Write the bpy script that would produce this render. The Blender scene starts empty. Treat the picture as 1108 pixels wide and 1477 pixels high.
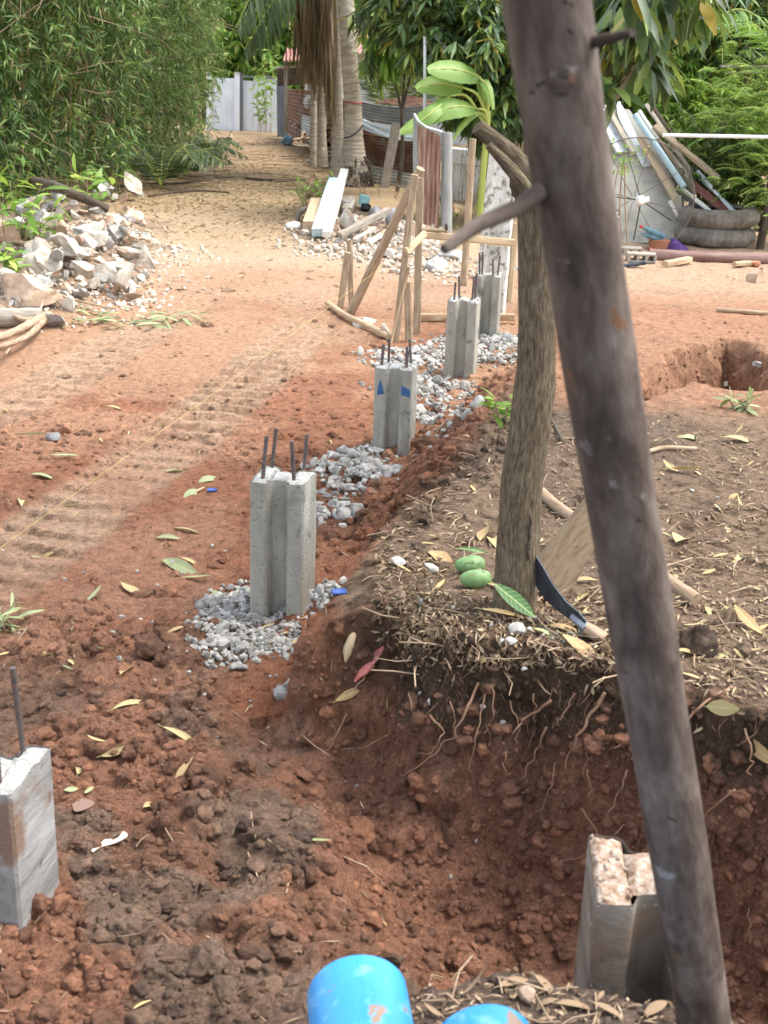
import bpy, math, random
import numpy as np
from math import radians as R
from mathutils import Vector
from mathutils.bvhtree import BVHTree

C = bpy.context.scene.collection
scn = bpy.context.scene
rng = np.random.default_rng(7)
random.seed(7)

# ------------------------------------------------------------ camera, sky, sun, exposure
FPX, TILT, ROLL, CAMZ = 1750.0, R(20.0), R(2.0), 1.6
_F = np.array([0, math.cos(TILT), -math.sin(TILT)])
_U0 = np.array([0, math.sin(TILT), math.cos(TILT)])
_R0 = np.array([1.0, 0, 0])
_R = math.cos(ROLL) * _R0 + math.sin(ROLL) * _U0
_U = math.cos(ROLL) * _U0 - math.sin(ROLL) * _R0
CAM = np.array([0, 0, CAMZ])
cd = bpy.data.cameras.new('camera')
cam = bpy.data.objects.new('camera', cd)
C.objects.link(cam)
from mathutils import Matrix
cam.matrix_world = Matrix(((_R[0], _U[0], -_F[0], 0), (_R[1], _U[1], -_F[1], 0), (_R[2], _U[2], -_F[2], CAMZ), (0, 0, 0, 1)))
cd.sensor_fit = 'VERTICAL'
cd.sensor_height = 36
cd.sensor_width = 27
cd.lens = FPX / 1477 * 36
cd.clip_start = 0.05
cd.clip_end = 500
cd.dof.use_dof = True
cd.dof.focus_distance = 4.6
cd.dof.aperture_fstop = cd.lens / 1000 / 0.0052
scn.camera = cam

SUN_EL, SUN_AZ = R(62), R(78)          # azimuth clockwise from +Y: the sun stands high to the right, veiled
world = bpy.data.worlds.new('World')
scn.world = world
world.use_nodes = True
nt = world.node_tree
bg = nt.nodes['Background']
sky = nt.nodes.new('ShaderNodeTexSky')
sky.sky_type = 'NISHITA'
sky.sun_disc = False
sky.sun_elevation = SUN_EL
sky.sun_rotation = SUN_AZ
sky.air_density = 1.0
sky.dust_density = 2.0
sky.ozone_density = 1.0
hz = nt.nodes.new('ShaderNodeHueSaturation')          # veiled, milky sky
hz.inputs['Saturation'].default_value = 0.45
nt.links.new(sky.outputs[0], hz.inputs['Color'])
nt.links.new(hz.outputs[0], bg.inputs[0])
bg.inputs[1].default_value = 0.15
sl = bpy.data.lights.new('sun', 'SUN')
sl.energy = 1.5
sl.angle = R(26)
sl.color = (1.0, 0.95, 0.87)
so = bpy.data.objects.new('sun', sl)
C.objects.link(so)
sd_ = Vector((math.sin(SUN_AZ) * math.cos(SUN_EL), math.cos(SUN_AZ) * math.cos(SUN_EL), math.sin(SUN_EL)))
so.rotation_euler = sd_.to_track_quat('Z', 'Y').to_euler()
so.location = (5, 5, 12)
scn.view_settings.view_transform = 'Standard'
scn.view_settings.look = 'None'
scn.view_settings.exposure = 1.75
scn.view_settings.gamma = 1
scn.cycles.max_bounces = 6
scn.cycles.diffuse_bounces = 3
scn.cycles.glossy_bounces = 2
scn.cycles.transmission_bounces = 3
scn.cycles.transparent_max_bounces = 8
scn.cycles.use_denoising = True

def ray(u, v):
    d = _F + (u - 554.0) / FPX * _R - (v - 738.5) / FPX * _U
    return d
def at_z(u, v, z):
    d = ray(u, v); return CAM + d * ((z - CAMZ) / d[2])
def at_d(u, v, Y):
    d = ray(u, v); return CAM + d * (Y / d[1])
def ppm(p):                           # photo pixels per metre at a point
    return FPX / float(np.dot(np.asarray(p) - CAM, _F))

# ------------------------------------------------------------ noise
def _h(ix, iy, iz, s):
    with np.errstate(over='ignore'):
        h = (ix.astype(np.int64) * 374761393 + iy.astype(np.int64) * 668265263 + iz.astype(np.int64) * 2147483647 + s * 974634777) & 0xffffffff
        h = ((h ^ (h >> 13)) * 1274126177) & 0xffffffff
        h = ((h ^ (h >> 16)) * 2246822519) & 0xffffffff
        h = h ^ (h >> 15)
    return (h & 0xffffff) / float(0x1000000)
def vnoise(x, y, z=None, s=0):
    x = np.asarray(x, float); y = np.asarray(y, float)
    z = np.zeros_like(x) if z is None else np.asarray(z, float)
    ix, iy, iz = np.floor(x), np.floor(y), np.floor(z)
    fx, fy, fz = x - ix, y - iy, z - iz
    fx = fx * fx * (3 - 2 * fx); fy = fy * fy * (3 - 2 * fy); fz = fz * fz * (3 - 2 * fz)
    o = 0
    flat = not np.any(fz)
    for dz in ((0,) if flat else (0, 1)):
        wz = 1 if flat else (fz if dz else 1 - fz)
        for dy in (0, 1):
            wy = fy if dy else 1 - fy
            for dx in (0, 1):
                wx = fx if dx else 1 - fx
                o = o + _h(ix + dx, iy + dy, iz + dz, s) * wx * wy * wz
    return o * 2 - 1
def fbm(x, y, z=None, o=4, s=0, g=0.5):
    a, t, n = 1.0, 0, 0
    for k in range(o):
        t = t + a * vnoise(np.asarray(x) * 2 ** k + 17.3 * k, np.asarray(y) * 2 ** k - 9.1 * k, None if z is None else np.asarray(z) * 2 ** k, s + k)
        n += a; a *= g
    return t / n
def lumps(x, y, z=None, s=0, rmin=0.25, rmax=0.62, dens=0.8):     # rounded clods: height field of random half balls
    x = np.asarray(x, float); y = np.asarray(y, float)
    zz = np.zeros_like(x) if z is None else np.asarray(z, float)
    ix, iy, iz = np.floor(x), np.floor(y), np.floor(zz)
    o = np.zeros_like(x)
    for dz in ((0,) if z is None else (-1, 0, 1)):
        for dy in (-1, 0, 1):
            for dx in (-1, 0, 1):
                cx, cy, cz = ix + dx, iy + dy, iz + dz
                px = cx + _h(cx, cy, cz, s); py = cy + _h(cx, cy, cz, s + 1)
                pz = cz + _h(cx, cy, cz, s + 2) if z is not None else 0
                r = rmin + (rmax - rmin) * _h(cx, cy, cz, s + 3) ** 2
                on = _h(cx, cy, cz, s + 4) < dens
                d2 = (x - px) ** 2 + (y - py) ** 2 + (zz - pz) ** 2
                hh = np.sqrt(np.maximum(0, r * r - d2)) * on
                o = np.maximum(o, hh)
    return o
def sst(a, b, x):
    t = np.clip((np.asarray(x, float) - a) / (b - a), 0, 1); return t * t * (3 - 2 * t)
def polysd(x, y, P):                  # signed distance to a polygon, positive inside
    P = np.asarray(P, float); n = len(P)
    d = np.full(np.shape(x), 1e9); ins = np.zeros(np.shape(x), bool)
    for i in range(n):
        a, b = P[i], P[(i + 1) % n]
        ex, ey = b - a
        wx, wy = x - a[0], y - a[1]
        t = np.clip((wx * ex + wy * ey) / (ex * ex + ey * ey + 1e-12), 0, 1)
        d = np.minimum(d, (wx - t * ex) ** 2 + (wy - t * ey) ** 2)
        c = ((a[1] <= y) & (b[1] > y)) | ((b[1] <= y) & (a[1] > y))
        with np.errstate(divide='ignore', invalid='ignore'):
            xi = a[0] + (y - a[1]) / (b[1] - a[1] + 1e-12) * ex
        ins ^= c & (x < xi)
    d = np.sqrt(d)
    return np.where(ins, d, -d)

# ------------------------------------------------------------ mesh helpers
def nrm(v):
    v = np.asarray(v, float); return v / (np.linalg.norm(v, axis=-1, keepdims=True) + 1e-12)
class Geo:
    def __init__(s):
        s.V, s.L, s.I, s.S, s.M, s.n = [], [], [], [], [], 0
    def add(s, V, F, L=None, mi=0):
        V = np.asarray(V, float).reshape(-1, 3)
        if isinstance(F, np.ndarray):
            I = F.ravel(); S = np.full(len(F), F.shape[1])
        else:
            I = np.array([i for f in F for i in f]); S = np.array([len(f) for f in F])
        s.V.append(V); s.L.append(V if L is None else np.asarray(L, float).reshape(-1, 3))
        s.I.append(I + s.n); s.S.append(S); s.M.append(np.full(len(S), mi)); s.n += len(V)
        return s
    def build(s, name, mats, parent=None, smooth=True, sharp=None):
        V = np.concatenate(s.V); L = np.concatenate(s.L); I = np.concatenate(s.I); S = np.concatenate(s.S); M = np.concatenate(s.M)
        if parent is not None:
            V = V - abs_loc(parent)
        me = bpy.data.meshes.new(name)
        me.vertices.add(len(V)); me.vertices.foreach_set('co', V.astype(np.float32).ravel())
        me.loops.add(len(I)); me.loops.foreach_set('vertex_index', I.astype(np.int32))
        me.polygons.add(len(S))
        st = np.concatenate([[0], np.cumsum(S)[:-1]])
        me.polygons.foreach_set('loop_start', st.astype(np.int32))
        me.polygons.foreach_set('material_index', M.astype(np.int32))
        me.polygons.foreach_set('use_smooth', np.full(len(S), bool(smooth)))
        a = me.attributes.new('lc', 'FLOAT_VECTOR', 'POINT')
        a.data.foreach_set('vector', L.astype(np.float32).ravel())
        for m in (mats if isinstance(mats, (list, tuple)) else [mats]):
            me.materials.append(m)
        me.update(calc_edges=True); me.validate()
        if smooth and sharp:
            me.set_sharp_from_angle(angle=R(sharp))
        o = bpy.data.objects.new(name, me); C.objects.link(o)
        if parent is not None:
            o.parent = parent
        return o
def abs_loc(o):
    t = np.zeros(3)
    while o is not None:
        t = t + np.array(o.location); o = o.parent
    return t
def tag(o, label, cat, group=None):
    o['label'] = label; o['category'] = cat
    if group: o['group'] = group
    return o
def thing(name, label, cat, loc, group=None):
    o = bpy.data.objects.new(name, None); C.objects.link(o)
    o.empty_display_size = 0.1
    o.location = [float(k) for k in loc]
    return tag(o, label, cat, group)
def solo(name, geo, mats, label, cat, group=None, **k):        # a thing that is one mesh: origin at its base
    V = np.concatenate(geo.V); b = np.array([(V[:, 0].min() + V[:, 0].max()) / 2, (V[:, 1].min() + V[:, 1].max()) / 2, V[:, 2].min()])
    for i in range(len(geo.V)): geo.V[i] = geo.V[i] - b
    o = geo.build(name, mats, **k); o.location = b
    return tag(o, label, cat, group)
def kind(o, k):
    o['kind'] = k; return o

def frames(P):
    P = np.asarray(P, float); n = len(P)
    T = np.zeros_like(P); T[1:-1] = P[2:] - P[:-2]; T[0] = P[1] - P[0]; T[-1] = P[-1] - P[-2]; T = nrm(T)
    a = np.array([0, 0, 1.0]) if abs(T[0][2]) < 0.9 else np.array([0, 1.0, 0])
    X = nrm(np.cross(a, T[0])); Xs = []
    for i in range(n):
        X = nrm(X - np.dot(X, T[i]) * T[i]); Xs.append(X)
    Xs = np.array(Xs); return T, Xs, np.cross(T, Xs)
def tube(g, P, r, n=8, caps=True, mi=0, seed=0.0, rough=0.0, squash=1.0):
    P = np.asarray(P, float); m = len(P); r = np.broadcast_to(np.asarray(r, float), (m,))
    T, X, Y = frames(P); th = np.linspace(0, 2 * math.pi, n, endpoint=False)
    cs, sn = np.cos(th), np.sin(th)
    L = np.concatenate([[0], np.cumsum(np.linalg.norm(np.diff(P, axis=0), axis=1))])
    rr = r[:, None] * np.ones((1, n))
    if rough:
        rr = rr * (1 + rough * vnoise(cs[None, :] * 1.3 + seed * 7, L[:, None] / (r.mean() * 3.0) + seed, sn[None, :] * 1.3 + 3.3, 5)
                   + 0.5 * rough * vnoise(cs[None, :] * 3.3 + seed * 3, L[:, None] / r.mean() + seed, sn[None, :] * 3.3, 9))
    V = P[:, None, :] + rr[..., None] * (cs[None, :, None] * X[:, None, :] + squash * sn[None, :, None] * Y[:, None, :])
    LC = np.stack([np.broadcast_to(th * r.mean(), (m, n)) + seed * 3.1, np.broadcast_to(L[:, None], (m, n)) + seed, np.full((m, n), seed)], -1)
    LC[..., 0] = cs[None, :] * r.mean() + seed * 3.1; LC[..., 2] = sn[None, :] * r.mean() + seed * 1.7
    i, j = np.meshgrid(np.arange(m - 1), np.arange(n), indexing='ij'); k = (j + 1) % n
    F = np.stack([i * n + j, i * n + k, (i + 1) * n + k, (i + 1) * n + j], -1).reshape(-1, 4)
    g.add(V.reshape(-1, 3), F, LC.reshape(-1, 3), mi)
    if caps:
        for e, rev in ((0, True), (m - 1, False)):
            ring = V[e]; c = P[e]; mid = c + (ring - c) * 0.55
            idx = [(a, (a + 1) % n) for a in range(n)]
            VV = np.concatenate([ring, mid, c[None]]); lcc = np.concatenate([LC[e]] * 2 + [LC[e].mean(0, keepdims=True)])
            FF = []
            for a, b in idx:
                q = (a, b, n + b, n + a); t3 = (n + a, n + b, 2 * n)
                FF.append(q[::-1] if rev else q); FF.append(t3[::-1] if rev else t3)
            g.add(VV, FF, lcc, mi)
    return g
def resample(P, step):
    P = np.asarray(P, float); d = np.concatenate([[0], np.cumsum(np.linalg.norm(np.diff(P, axis=0), axis=1))])
    n = max(2, int(d[-1] / step) + 1); t = np.linspace(0, d[-1], n)
    return np.stack([np.interp(t, d, P[:, k]) for k in range(3)], 1)
def spline(P, n):                      # Catmull-Rom
    P = np.asarray(P, float)
    Q = np.concatenate([[2 * P[0] - P[1]], P, [2 * P[-1] - P[-2]]])
    out = []
    t = np.linspace(0, len(P) - 1, n)
    for u in t:
        i = min(int(u), len(P) - 2); f = u - i
        a, b, c, d = Q[i:i + 4]
        out.append(0.5 * (2 * b + (c - a) * f + (2 * a - 5 * b + 4 * c - d) * f * f + (3 * b - a - 3 * c + d) * f ** 3))
    return np.array(out)
def beam(g, p0, p1, w, t, up=(0, 0, 1), bev=0.006, seg=None, jit=0.0, seed=0.0, mi=0, taper=1.0, bend=0.0):    # sawn timber with eased edges
    p0 = np.asarray(p0, float); p1 = np.asarray(p1, float); ax = p1 - p0; Ln = np.linalg.norm(ax); ax = ax / Ln
    up = np.asarray(up, float); X = np.cross(ax, up)
    if np.linalg.norm(X) < 1e-3: X = np.cross(ax, [1.0, 0, 0])
    X = nrm(X); Y = np.cross(X, ax)
    bev = min(bev, w * 0.3, t * 0.3)
    a, b = w / 2, t / 2
    pr = np.array([(-a + bev, -b), (a - bev, -b), (a, -b + bev), (a, b - bev), (a - bev, b), (-a + bev, b), (-a, b - bev), (-a, -b + bev)])
    seg = seg or max(2, int(Ln / 0.12)); n = 8
    V, LC = [], []
    for i in range(seg + 1):
        f = i / seg; c = p0 + ax * Ln * f + Y * bend * math.sin(math.pi * f)
        s = 1 + (taper - 1) * f
        q = pr * s
        if jit: q = q + (rng.random((n, 2)) - 0.5) * 2 * jit
        e = (rng.random(n) - 0.5) * (jit * 2.5 if i in (0, seg) else 0)
        V.append(c + q[:, :1] * X + q[:, 1:] * Y + e[:, None] * ax)
        LC.append(np.stack([q[:, 0] + seed * 3.1, np.full(n, f * Ln + seed), q[:, 1] + seed * 1.7], 1))
    F = [(i * n + j, i * n + (j + 1) % n, (i + 1) * n + (j + 1) % n, (i + 1) * n + j) for i in range(seg) for j in range(n)]
    F = [f[::-1] for f in F] if np.dot(np.cross(X, Y), ax) < 0 else F
    F += [tuple(range(n))[::-1], tuple(seg * n + k for k in range(n))]
    g.add(np.concatenate(V), F, np.concatenate(LC), mi)
    return g
def _ico(sub):
    import bmesh
    bm = bmesh.new(); bmesh.ops.create_icosphere(bm, subdivisions=sub, radius=1)
    V = np.array([v.co[:] for v in bm.verts]); F = np.array([[v.index for v in f.verts] for f in bm.faces]); bm.free(); return V, F
ICO = {k: _ico(k) for k in (1, 2, 3, 4)}
def rotm(ax, ang):
    ax = nrm(ax); K = np.array([[0, -ax[2], ax[1]], [ax[2], 0, -ax[0]], [-ax[1], ax[0], 0]])
    return np.eye(3) + math.sin(ang) * K + (1 - math.cos(ang)) * K @ K
def rrot(amount=math.pi):
    return rotm(rng.normal(size=3), rng.uniform(-amount, amount))
def rock_shape(sub=2, cuts=7, rough=0.12, seed=0, depth=(0.45, 0.8)):          # broken lump: ball cut by planes and roughened
    V, F = ICO[sub]; V = V.copy(); r = np.random.default_rng(seed)
    for _ in range(cuts):
        n = nrm(r.normal(size=3)); d = r.uniform(*depth)
        k = V @ n; V = V - np.maximum(0, k - d)[:, None] * n
    V = V * (1 + rough * fbm(V[:, 0] * 2.1 + seed, V[:, 1] * 2.1, V[:, 2] * 2.1, 3, seed)[:, None])
    return V, F
def rock(g, c, size, seed=0, sub=2, cuts=7, rough=0.1, rot=None, mi=0, depth=(0.45, 0.8)):
    V, F = rock_shape(sub, cuts, rough, seed, depth)
    M = rot if rot is not None else rotm(np.array([0, 0, 1.0]), rng.uniform(0, 6.28)) @ rrot(0.3)
    P = (V * np.asarray(size) / 2) @ M.T + np.asarray(c)
    g.add(P, F, V * np.asarray(size) / 2 + seed * 0.37, mi); return g
def scatter_shapes(shapes, P, S, Rz=None, squash=None):       # many lumps into one mesh, numpy only
    g = Geo()
    n = len(P); which = rng.integers(0, len(shapes), n)
    ang = rng.uniform(0, 2 * math.pi, n); tl = rng.normal(0, 0.35, (n, 2))
    for k, (V, F) in enumerate(shapes):
        ids = np.nonzero(which == k)[0]
        if not len(ids): continue
        c, s = np.cos(ang[ids]), np.sin(ang[ids])
        W = V[None] * S[ids][:, None, :] if S.ndim == 2 else V[None] * S[ids][:, None, None]
        x, y, z = W[..., 0], W[..., 1], W[..., 2]
        y, z = y * np.cos(tl[ids, :1]) - z * np.sin(tl[ids, :1]), y * np.sin(tl[ids, :1]) + z * np.cos(tl[ids, :1])
        x, z = x * np.cos(tl[ids, 1:]) - z * np.sin(tl[ids, 1:]), x * np.sin(tl[ids, 1:]) + z * np.cos(tl[ids, 1:])
        X = x * c[:, None] - y * s[:, None]; Y = x * s[:, None] + y * c[:, None]
        Q = np.stack([X, Y, z], -1) + P[ids][:, None, :]
        FF = (F[None] + (np.arange(len(ids)) * len(V))[:, None, None]).reshape(-1, F.shape[1])
        g.add(Q.reshape(-1, 3), FF)
    return g
def leafset(g, P, D, N, L, W, rows=1, fold=0.25, droop=0.0, mi=0, prof=None, twist=0.0):
    """many leaves: P base, D axis, N face normal; rows=1 is a folded lozenge, more rows a curved blade"""
    P = np.asarray(P, float); n = len(P); D = nrm(D); S = nrm(np.cross(D, N)); N = np.cross(S, D)
    L = np.broadcast_to(np.asarray(L, float), (n,)); W = np.broadcast_to(np.asarray(W, float), (n,))
    if rows == 1:
        m = P + D * (L * 0.42)[:, None] - N * (L * droop * 0.2)[:, None]
        a = m + S * (W / 2)[:, None] + N * (W * fold)[:, None]; b = m - S * (W / 2)[:, None] + N * (W * fold)[:, None]
        tip = P + D * L[:, None] - N * (L * droop)[:, None]
        V = np.stack([P, a, tip, b], 1).reshape(-1, 3)
        k = np.arange(n)[:, None] * 4
        F = np.concatenate([k + np.array([[0, 1, 2]]), k + np.array([[0, 2, 3]])])
        LC = np.stack([np.zeros((n, 3)), np.stack([W / 2, L * .4, 0 * L], 1), np.stack([0 * L, L, 0 * L], 1), np.stack([-W / 2, L * .4, 0 * L], 1)], 1)
        g.add(V, F, LC.reshape(-1, 3), mi)
    else:
        t = np.linspace(0, 1, rows + 1)
        pw = prof(t) if prof is not None else np.sin(np.pi * np.clip(t * 0.94 + 0.03, 0, 1)) ** 0.8
        V = np.zeros((n, rows + 1, 3, 3)); LC = np.zeros_like(V)
        for i, f in enumerate(t):
            c = P + D * (L * (f - 0.12 * droop * f * f))[:, None] - N * (L * droop * f * f)[:, None]
            w = (W / 2 * pw[i])[:, None]
            Si, Ni = S, N
            if twist:
                q = twist * f; Si = S * math.cos(q) + N * math.sin(q); Ni = N * math.cos(q) - S * math.sin(q)
            V[:, i, 0] = c + Si * w + Ni * (w * fold); V[:, i, 1] = c; V[:, i, 2] = c - Si * w + Ni * (w * fold)
            LC[:, i, 0] = np.stack([W / 2 * pw[i], L * f, 0 * L], 1); LC[:, i, 1] = np.stack([0 * L, L * f, 0 * L], 1); LC[:, i, 2] = np.stack([-W / 2 * pw[i], L * f, 0 * L], 1)
        F1 = []
        for i in range(rows):
            for j in range(2):
                F1.append((i * 3 + j, i * 3 + j + 1, i * 3 + j + 4, i * 3 + j + 3))
        F = (np.arange(n)[:, None, None] * ((rows + 1) * 3) + np.array(F1)[None]).reshape(-1, 4)
        g.add(V.reshape(-1, 3), F, LC.reshape(-1, 3), mi)
    return g
def unit(n):
    return nrm(rng.normal(size=(n, 3)))

# ------------------------------------------------------------ materials
class NB:                              # small node builder
    def __init__(s, name):
        s.m = bpy.data.materials.new(name); s.m.use_nodes = True; s.t = s.m.node_tree; s.b = s.t.nodes['Principled BSDF']; s.out = s.t.nodes['Material Output']
    def n(s, typ, **k):
        x = s.t.nodes.new('ShaderNode' + typ)
        for a, v in k.items():
            if a.startswith('i_'):
                key = a[2:]
                x.inputs[int(key) if key.isdigit() else key].default_value = v
            else: setattr(x, a, v)
        return x
    def l(s, a, b): s.t.links.new(a, b); return b
    def coord(s, scale=(1, 1, 1), src='lc'):
        if src == 'pos': o = s.n('NewGeometry').outputs['Position']
        elif src == 'obj': o = s.n('TexCoord').outputs['Object']
        else: o = s.n('Attribute', attribute_name='lc').outputs['Vector']
        mp = s.n('Mapping'); mp.inputs['Scale'].default_value = scale; s.l(o, mp.inputs['Vector']); return mp.outputs[0]
    def noise(s, vec, scale, detail=5, rough=0.6, dist=0.0, out=0):
        x = s.n('TexNoise'); x.inputs['Scale'].default_value = scale; x.inputs['Detail'].default_value = detail; x.inputs['Roughness'].default_value = rough; x.inputs['Distortion'].default_value = dist
        s.l(vec, x.inputs['Vector']); return x.outputs[out]
    def ramp(s, fac, stops, interp='LINEAR'):
        x = s.n('ValToRGB'); cr = x.color_ramp; cr.interpolation = interp
        while len(cr.elements) < len(stops): cr.elements.new(0.5)
        for e, (p, c) in zip(cr.elements, stops):
            e.position = p; e.color = (*c, 1) if len(c) == 3 else c
        s.l(fac, x.inputs[0]); return x.outputs[0]
    def mix(s, fac, a, b, mode='MIX'):
        x = s.n('Mix', data_type='RGBA', blend_type=mode)
        for v, k in ((fac, 0), (a, 6), (b, 7)):
            if hasattr(v, 'links'): s.l(v, x.inputs[k])
            else: x.inputs[k].default_value = v if not isinstance(v, tuple) else (*v, 1)[:4]
        return x.outputs[2]
    def math(s, op, a, b=None):
        x = s.n('Math', operation=op)
        for v, k in ((a, 0), (b, 1)):
            if v is None: continue
            if hasattr(v, 'links'): s.l(v, x.inputs[k])
            else: x.inputs[k].default_value = v
        return x.outputs[0]
    def bump(s, h, dist=0.01, strength=1.0, prev=None):
        x = s.n('Bump'); x.inputs['Distance'].default_value = dist; x.inputs['Strength'].default_value = strength
        s.l(h, x.inputs['Height'])
        if prev is not None: s.l(prev, x.inputs['Normal'])
        s.l(x.outputs[0], s.b.inputs['Normal']); return x.outputs[0]
    def fin(s, col=None, rough=0.85, metal=0.0, spec=0.3):
        if col is not None:
            if hasattr(col, 'links'): s.l(col, s.b.inputs['Base Color'])
            else: s.b.inputs['Base Color'].default_value = (*col, 1)
        if hasattr(rough, 'links'): s.l(rough, s.b.inputs['Roughness'])
        else: s.b.inputs['Roughness'].default_value = rough
        s.b.inputs['Metallic'].default_value = metal; s.b.inputs['Specular IOR Level'].default_value = spec
        return s.m
def g3(*c):                            # sRGB 0-255 -> linear
    return tuple(((v / 255) / 12.92 if v / 255 <= 0.04045 else ((v / 255 + 0.055) / 1.055) ** 2.4) for v in c)

def m_rough(name, stops, scale=6, stretch=(1, 1, 1), detail=6, rough=0.85, bump=0.01, bscale=None, stain=None, spec=0.25, src='lc', metal=0.0, island=0.0, pits=0.0):
    b = NB(name); v = b.coord(stretch, src)
    f = b.noise(v, scale, detail, 0.65, 0.3)
    col = b.ramp(f, stops)
    if stain:                          # (colour, scale, threshold low, high)
        for (sc_, ss, lo, hi) in stain:
            q = b.noise(b.coord((1, 1, 1), src), ss, 5, 0.6, 0.4)
            col = b.mix(b.ramp(q, [(lo, (0, 0, 0)), (hi, (1, 1, 1))]), col, sc_)
    if island:
        geo = b.n('NewGeometry')
        h = b.n('HueSaturation'); b.l(b.math('MULTIPLY_ADD', geo.outputs['Random Per Island'], island), h.inputs['Value'])
        h.inputs['Value'].links[0].from_node.inputs[2].default_value = 1 - island / 2
        b.l(col, h.inputs['Color']); col = h.outputs[0]
    if bump:
        nb = b.bump(b.noise(v, bscale or scale * 4, 6, 0.7), bump, 1.0)
        if pits:
            vo = b.n('TexVoronoi'); vo.inputs['Scale'].default_value = pits; b.l(b.coord((1, 1, 1), src), vo.inputs['Vector'])
            b.bump(b.ramp(vo.outputs['Distance'], [(0.06, (0, 0, 0)), (0.28, (1, 1, 1))]), 0.004, 0.7, nb)
    return b.fin(col, rough, metal, spec)
def m_leaf(name, stops, rough=0.5, trans=0.35, spec=0.4, veins=False):     # each leaf island takes its own colour from the ramp
    b = NB(name); geo = b.n('NewGeometry')
    col = b.ramp(geo.outputs['Random Per Island'], stops)
    v = b.coord((1, 1, 1))
    col = b.mix(b.math('MULTIPLY', b.noise(b.coord((1, 1, 1), 'pos'), 9, 3), 0.5), col, b.mix(0.5, col, (0.02, 0.03, 0.01)))
    if veins:
        sx = b.n('SeparateXYZ'); b.l(v, sx.inputs[0])
        ab = b.math('ABSOLUTE', sx.outputs[0])
        mid = b.math('LESS_THAN', ab, 0.0016)
        wv = b.math('SINE', b.math('MULTIPLY', b.math('SUBTRACT', sx.outputs[1], ab), 420))
        col = b.mix(b.math('MULTIPLY', b.math('GREATER_THAN', wv, 0.8), 0.22), col, g3(190, 200, 120))
        col = b.mix(b.math('MULTIPLY', mid, 0.5), col, g3(200, 205, 140))
    b.fin(col, rough, 0, spec)
    tr = b.n('BsdfTranslucent'); b.l(b.mix(0.35, col, (0.35, 0.45, 0.05)), tr.inputs[0])
    ms = b.n('MixShader'); ms.inputs[0].default_value = trans
    b.l(b.b.outputs[0], ms.inputs[1]); b.l(tr.outputs[0], ms.inputs[2]); b.l(ms.outputs[0], b.out.inputs[0])
    return b.m

def m_soil():
    b = NB('soil')
    a = b.n('Attribute', attribute_name='soil').outputs['Color']
    ps = b.coord((1, 1, 1), 'pos')
    n1 = b.noise(ps, 28, 6, 0.72, 0.2); n2 = b.noise(ps, 130, 4, 0.7); n3 = b.noise(ps, 7, 4, 0.6)
    col = b.mix(1.0, a, b.ramp(n1, [(0.28, (0.5, 0.48, 0.46)), (0.5, (0.97, 0.97, 0.97)), (0.72, (1.42, 1.4, 1.38))]), 'MULTIPLY')
    col = b.mix(1.0, col, b.ramp(n2, [(0.3, (0.62, 0.6, 0.6)), (0.7, (1.3, 1.28, 1.26))]), 'MULTIPLY')
    col = b.mix(b.ramp(n3, [(0.5, (0, 0, 0)), (0.75, (0.45,) * 3)]), col, b.mix(1.0, col, (0.75, 0.8, 0.85), 'MULTIPLY'))
    vo = b.n('TexVoronoi'); vo.inputs['Scale'].default_value = 75; b.l(ps, vo.inputs['Vector'])
    grit = b.ramp(vo.outputs['Distance'], [(0.06, (1,) * 3), (0.15, (0,) * 3)])
    sel = b.ramp(b.n('SeparateColor').outputs[0], [(0, (0,) * 3), (1, (1,) * 3)])
    sc = sel.node.inputs[0].links[0].from_node; b.l(vo.outputs['Color'], sc.inputs[0]); sel.node.color_ramp.elements[0].position = 0.8; sel.node.color_ramp.elements[1].position = 0.82
    col = b.mix(b.math('MULTIPLY', grit, b.math('MULTIPLY', sel, 0.6)), col, g3(205, 185, 165))
    bp = b.bump(n1, 0.030, 1.0)
    bp = b.bump(b.noise(ps, 75, 6, 0.8, 0.6), 0.018, 1.0, bp)
    b.bump(b.noise(ps, 260, 4, 0.75), 0.006, 1.0, bp)
    return b.fin(col, 0.92, 0, 0.15)
def m_clod():
    b = NB('soil_clod'); geo = b.n('NewGeometry'); ps = b.coord((1, 1, 1), 'pos')
    a = b.n('Attribute', attribute_name='soil').outputs['Color']
    n1 = b.noise(ps, 45, 6, 0.72)
    col = b.mix(1.0, a, b.ramp(n1, [(0.25, (0.5,) * 3), (0.75, (1.35,) * 3)]), 'MULTIPLY')
    col = b.mix(1.0, col, b.ramp(geo.outputs['Random Per Island'], [(0, (0.6, 0.62, 0.65)), (0.6, (1, 1, 1)), (1, (1.3, 1.22, 1.15))]), 'MULTIPLY')
    bp = b.bump(b.noise(ps, 60, 6, 0.8, 0.6), 0.022, 1.0)
    b.bump(b.noise(ps, 220, 5, 0.8), 0.007, 1.0, bp)
    return b.fin(col, 0.92, 0, 0.15)

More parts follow.
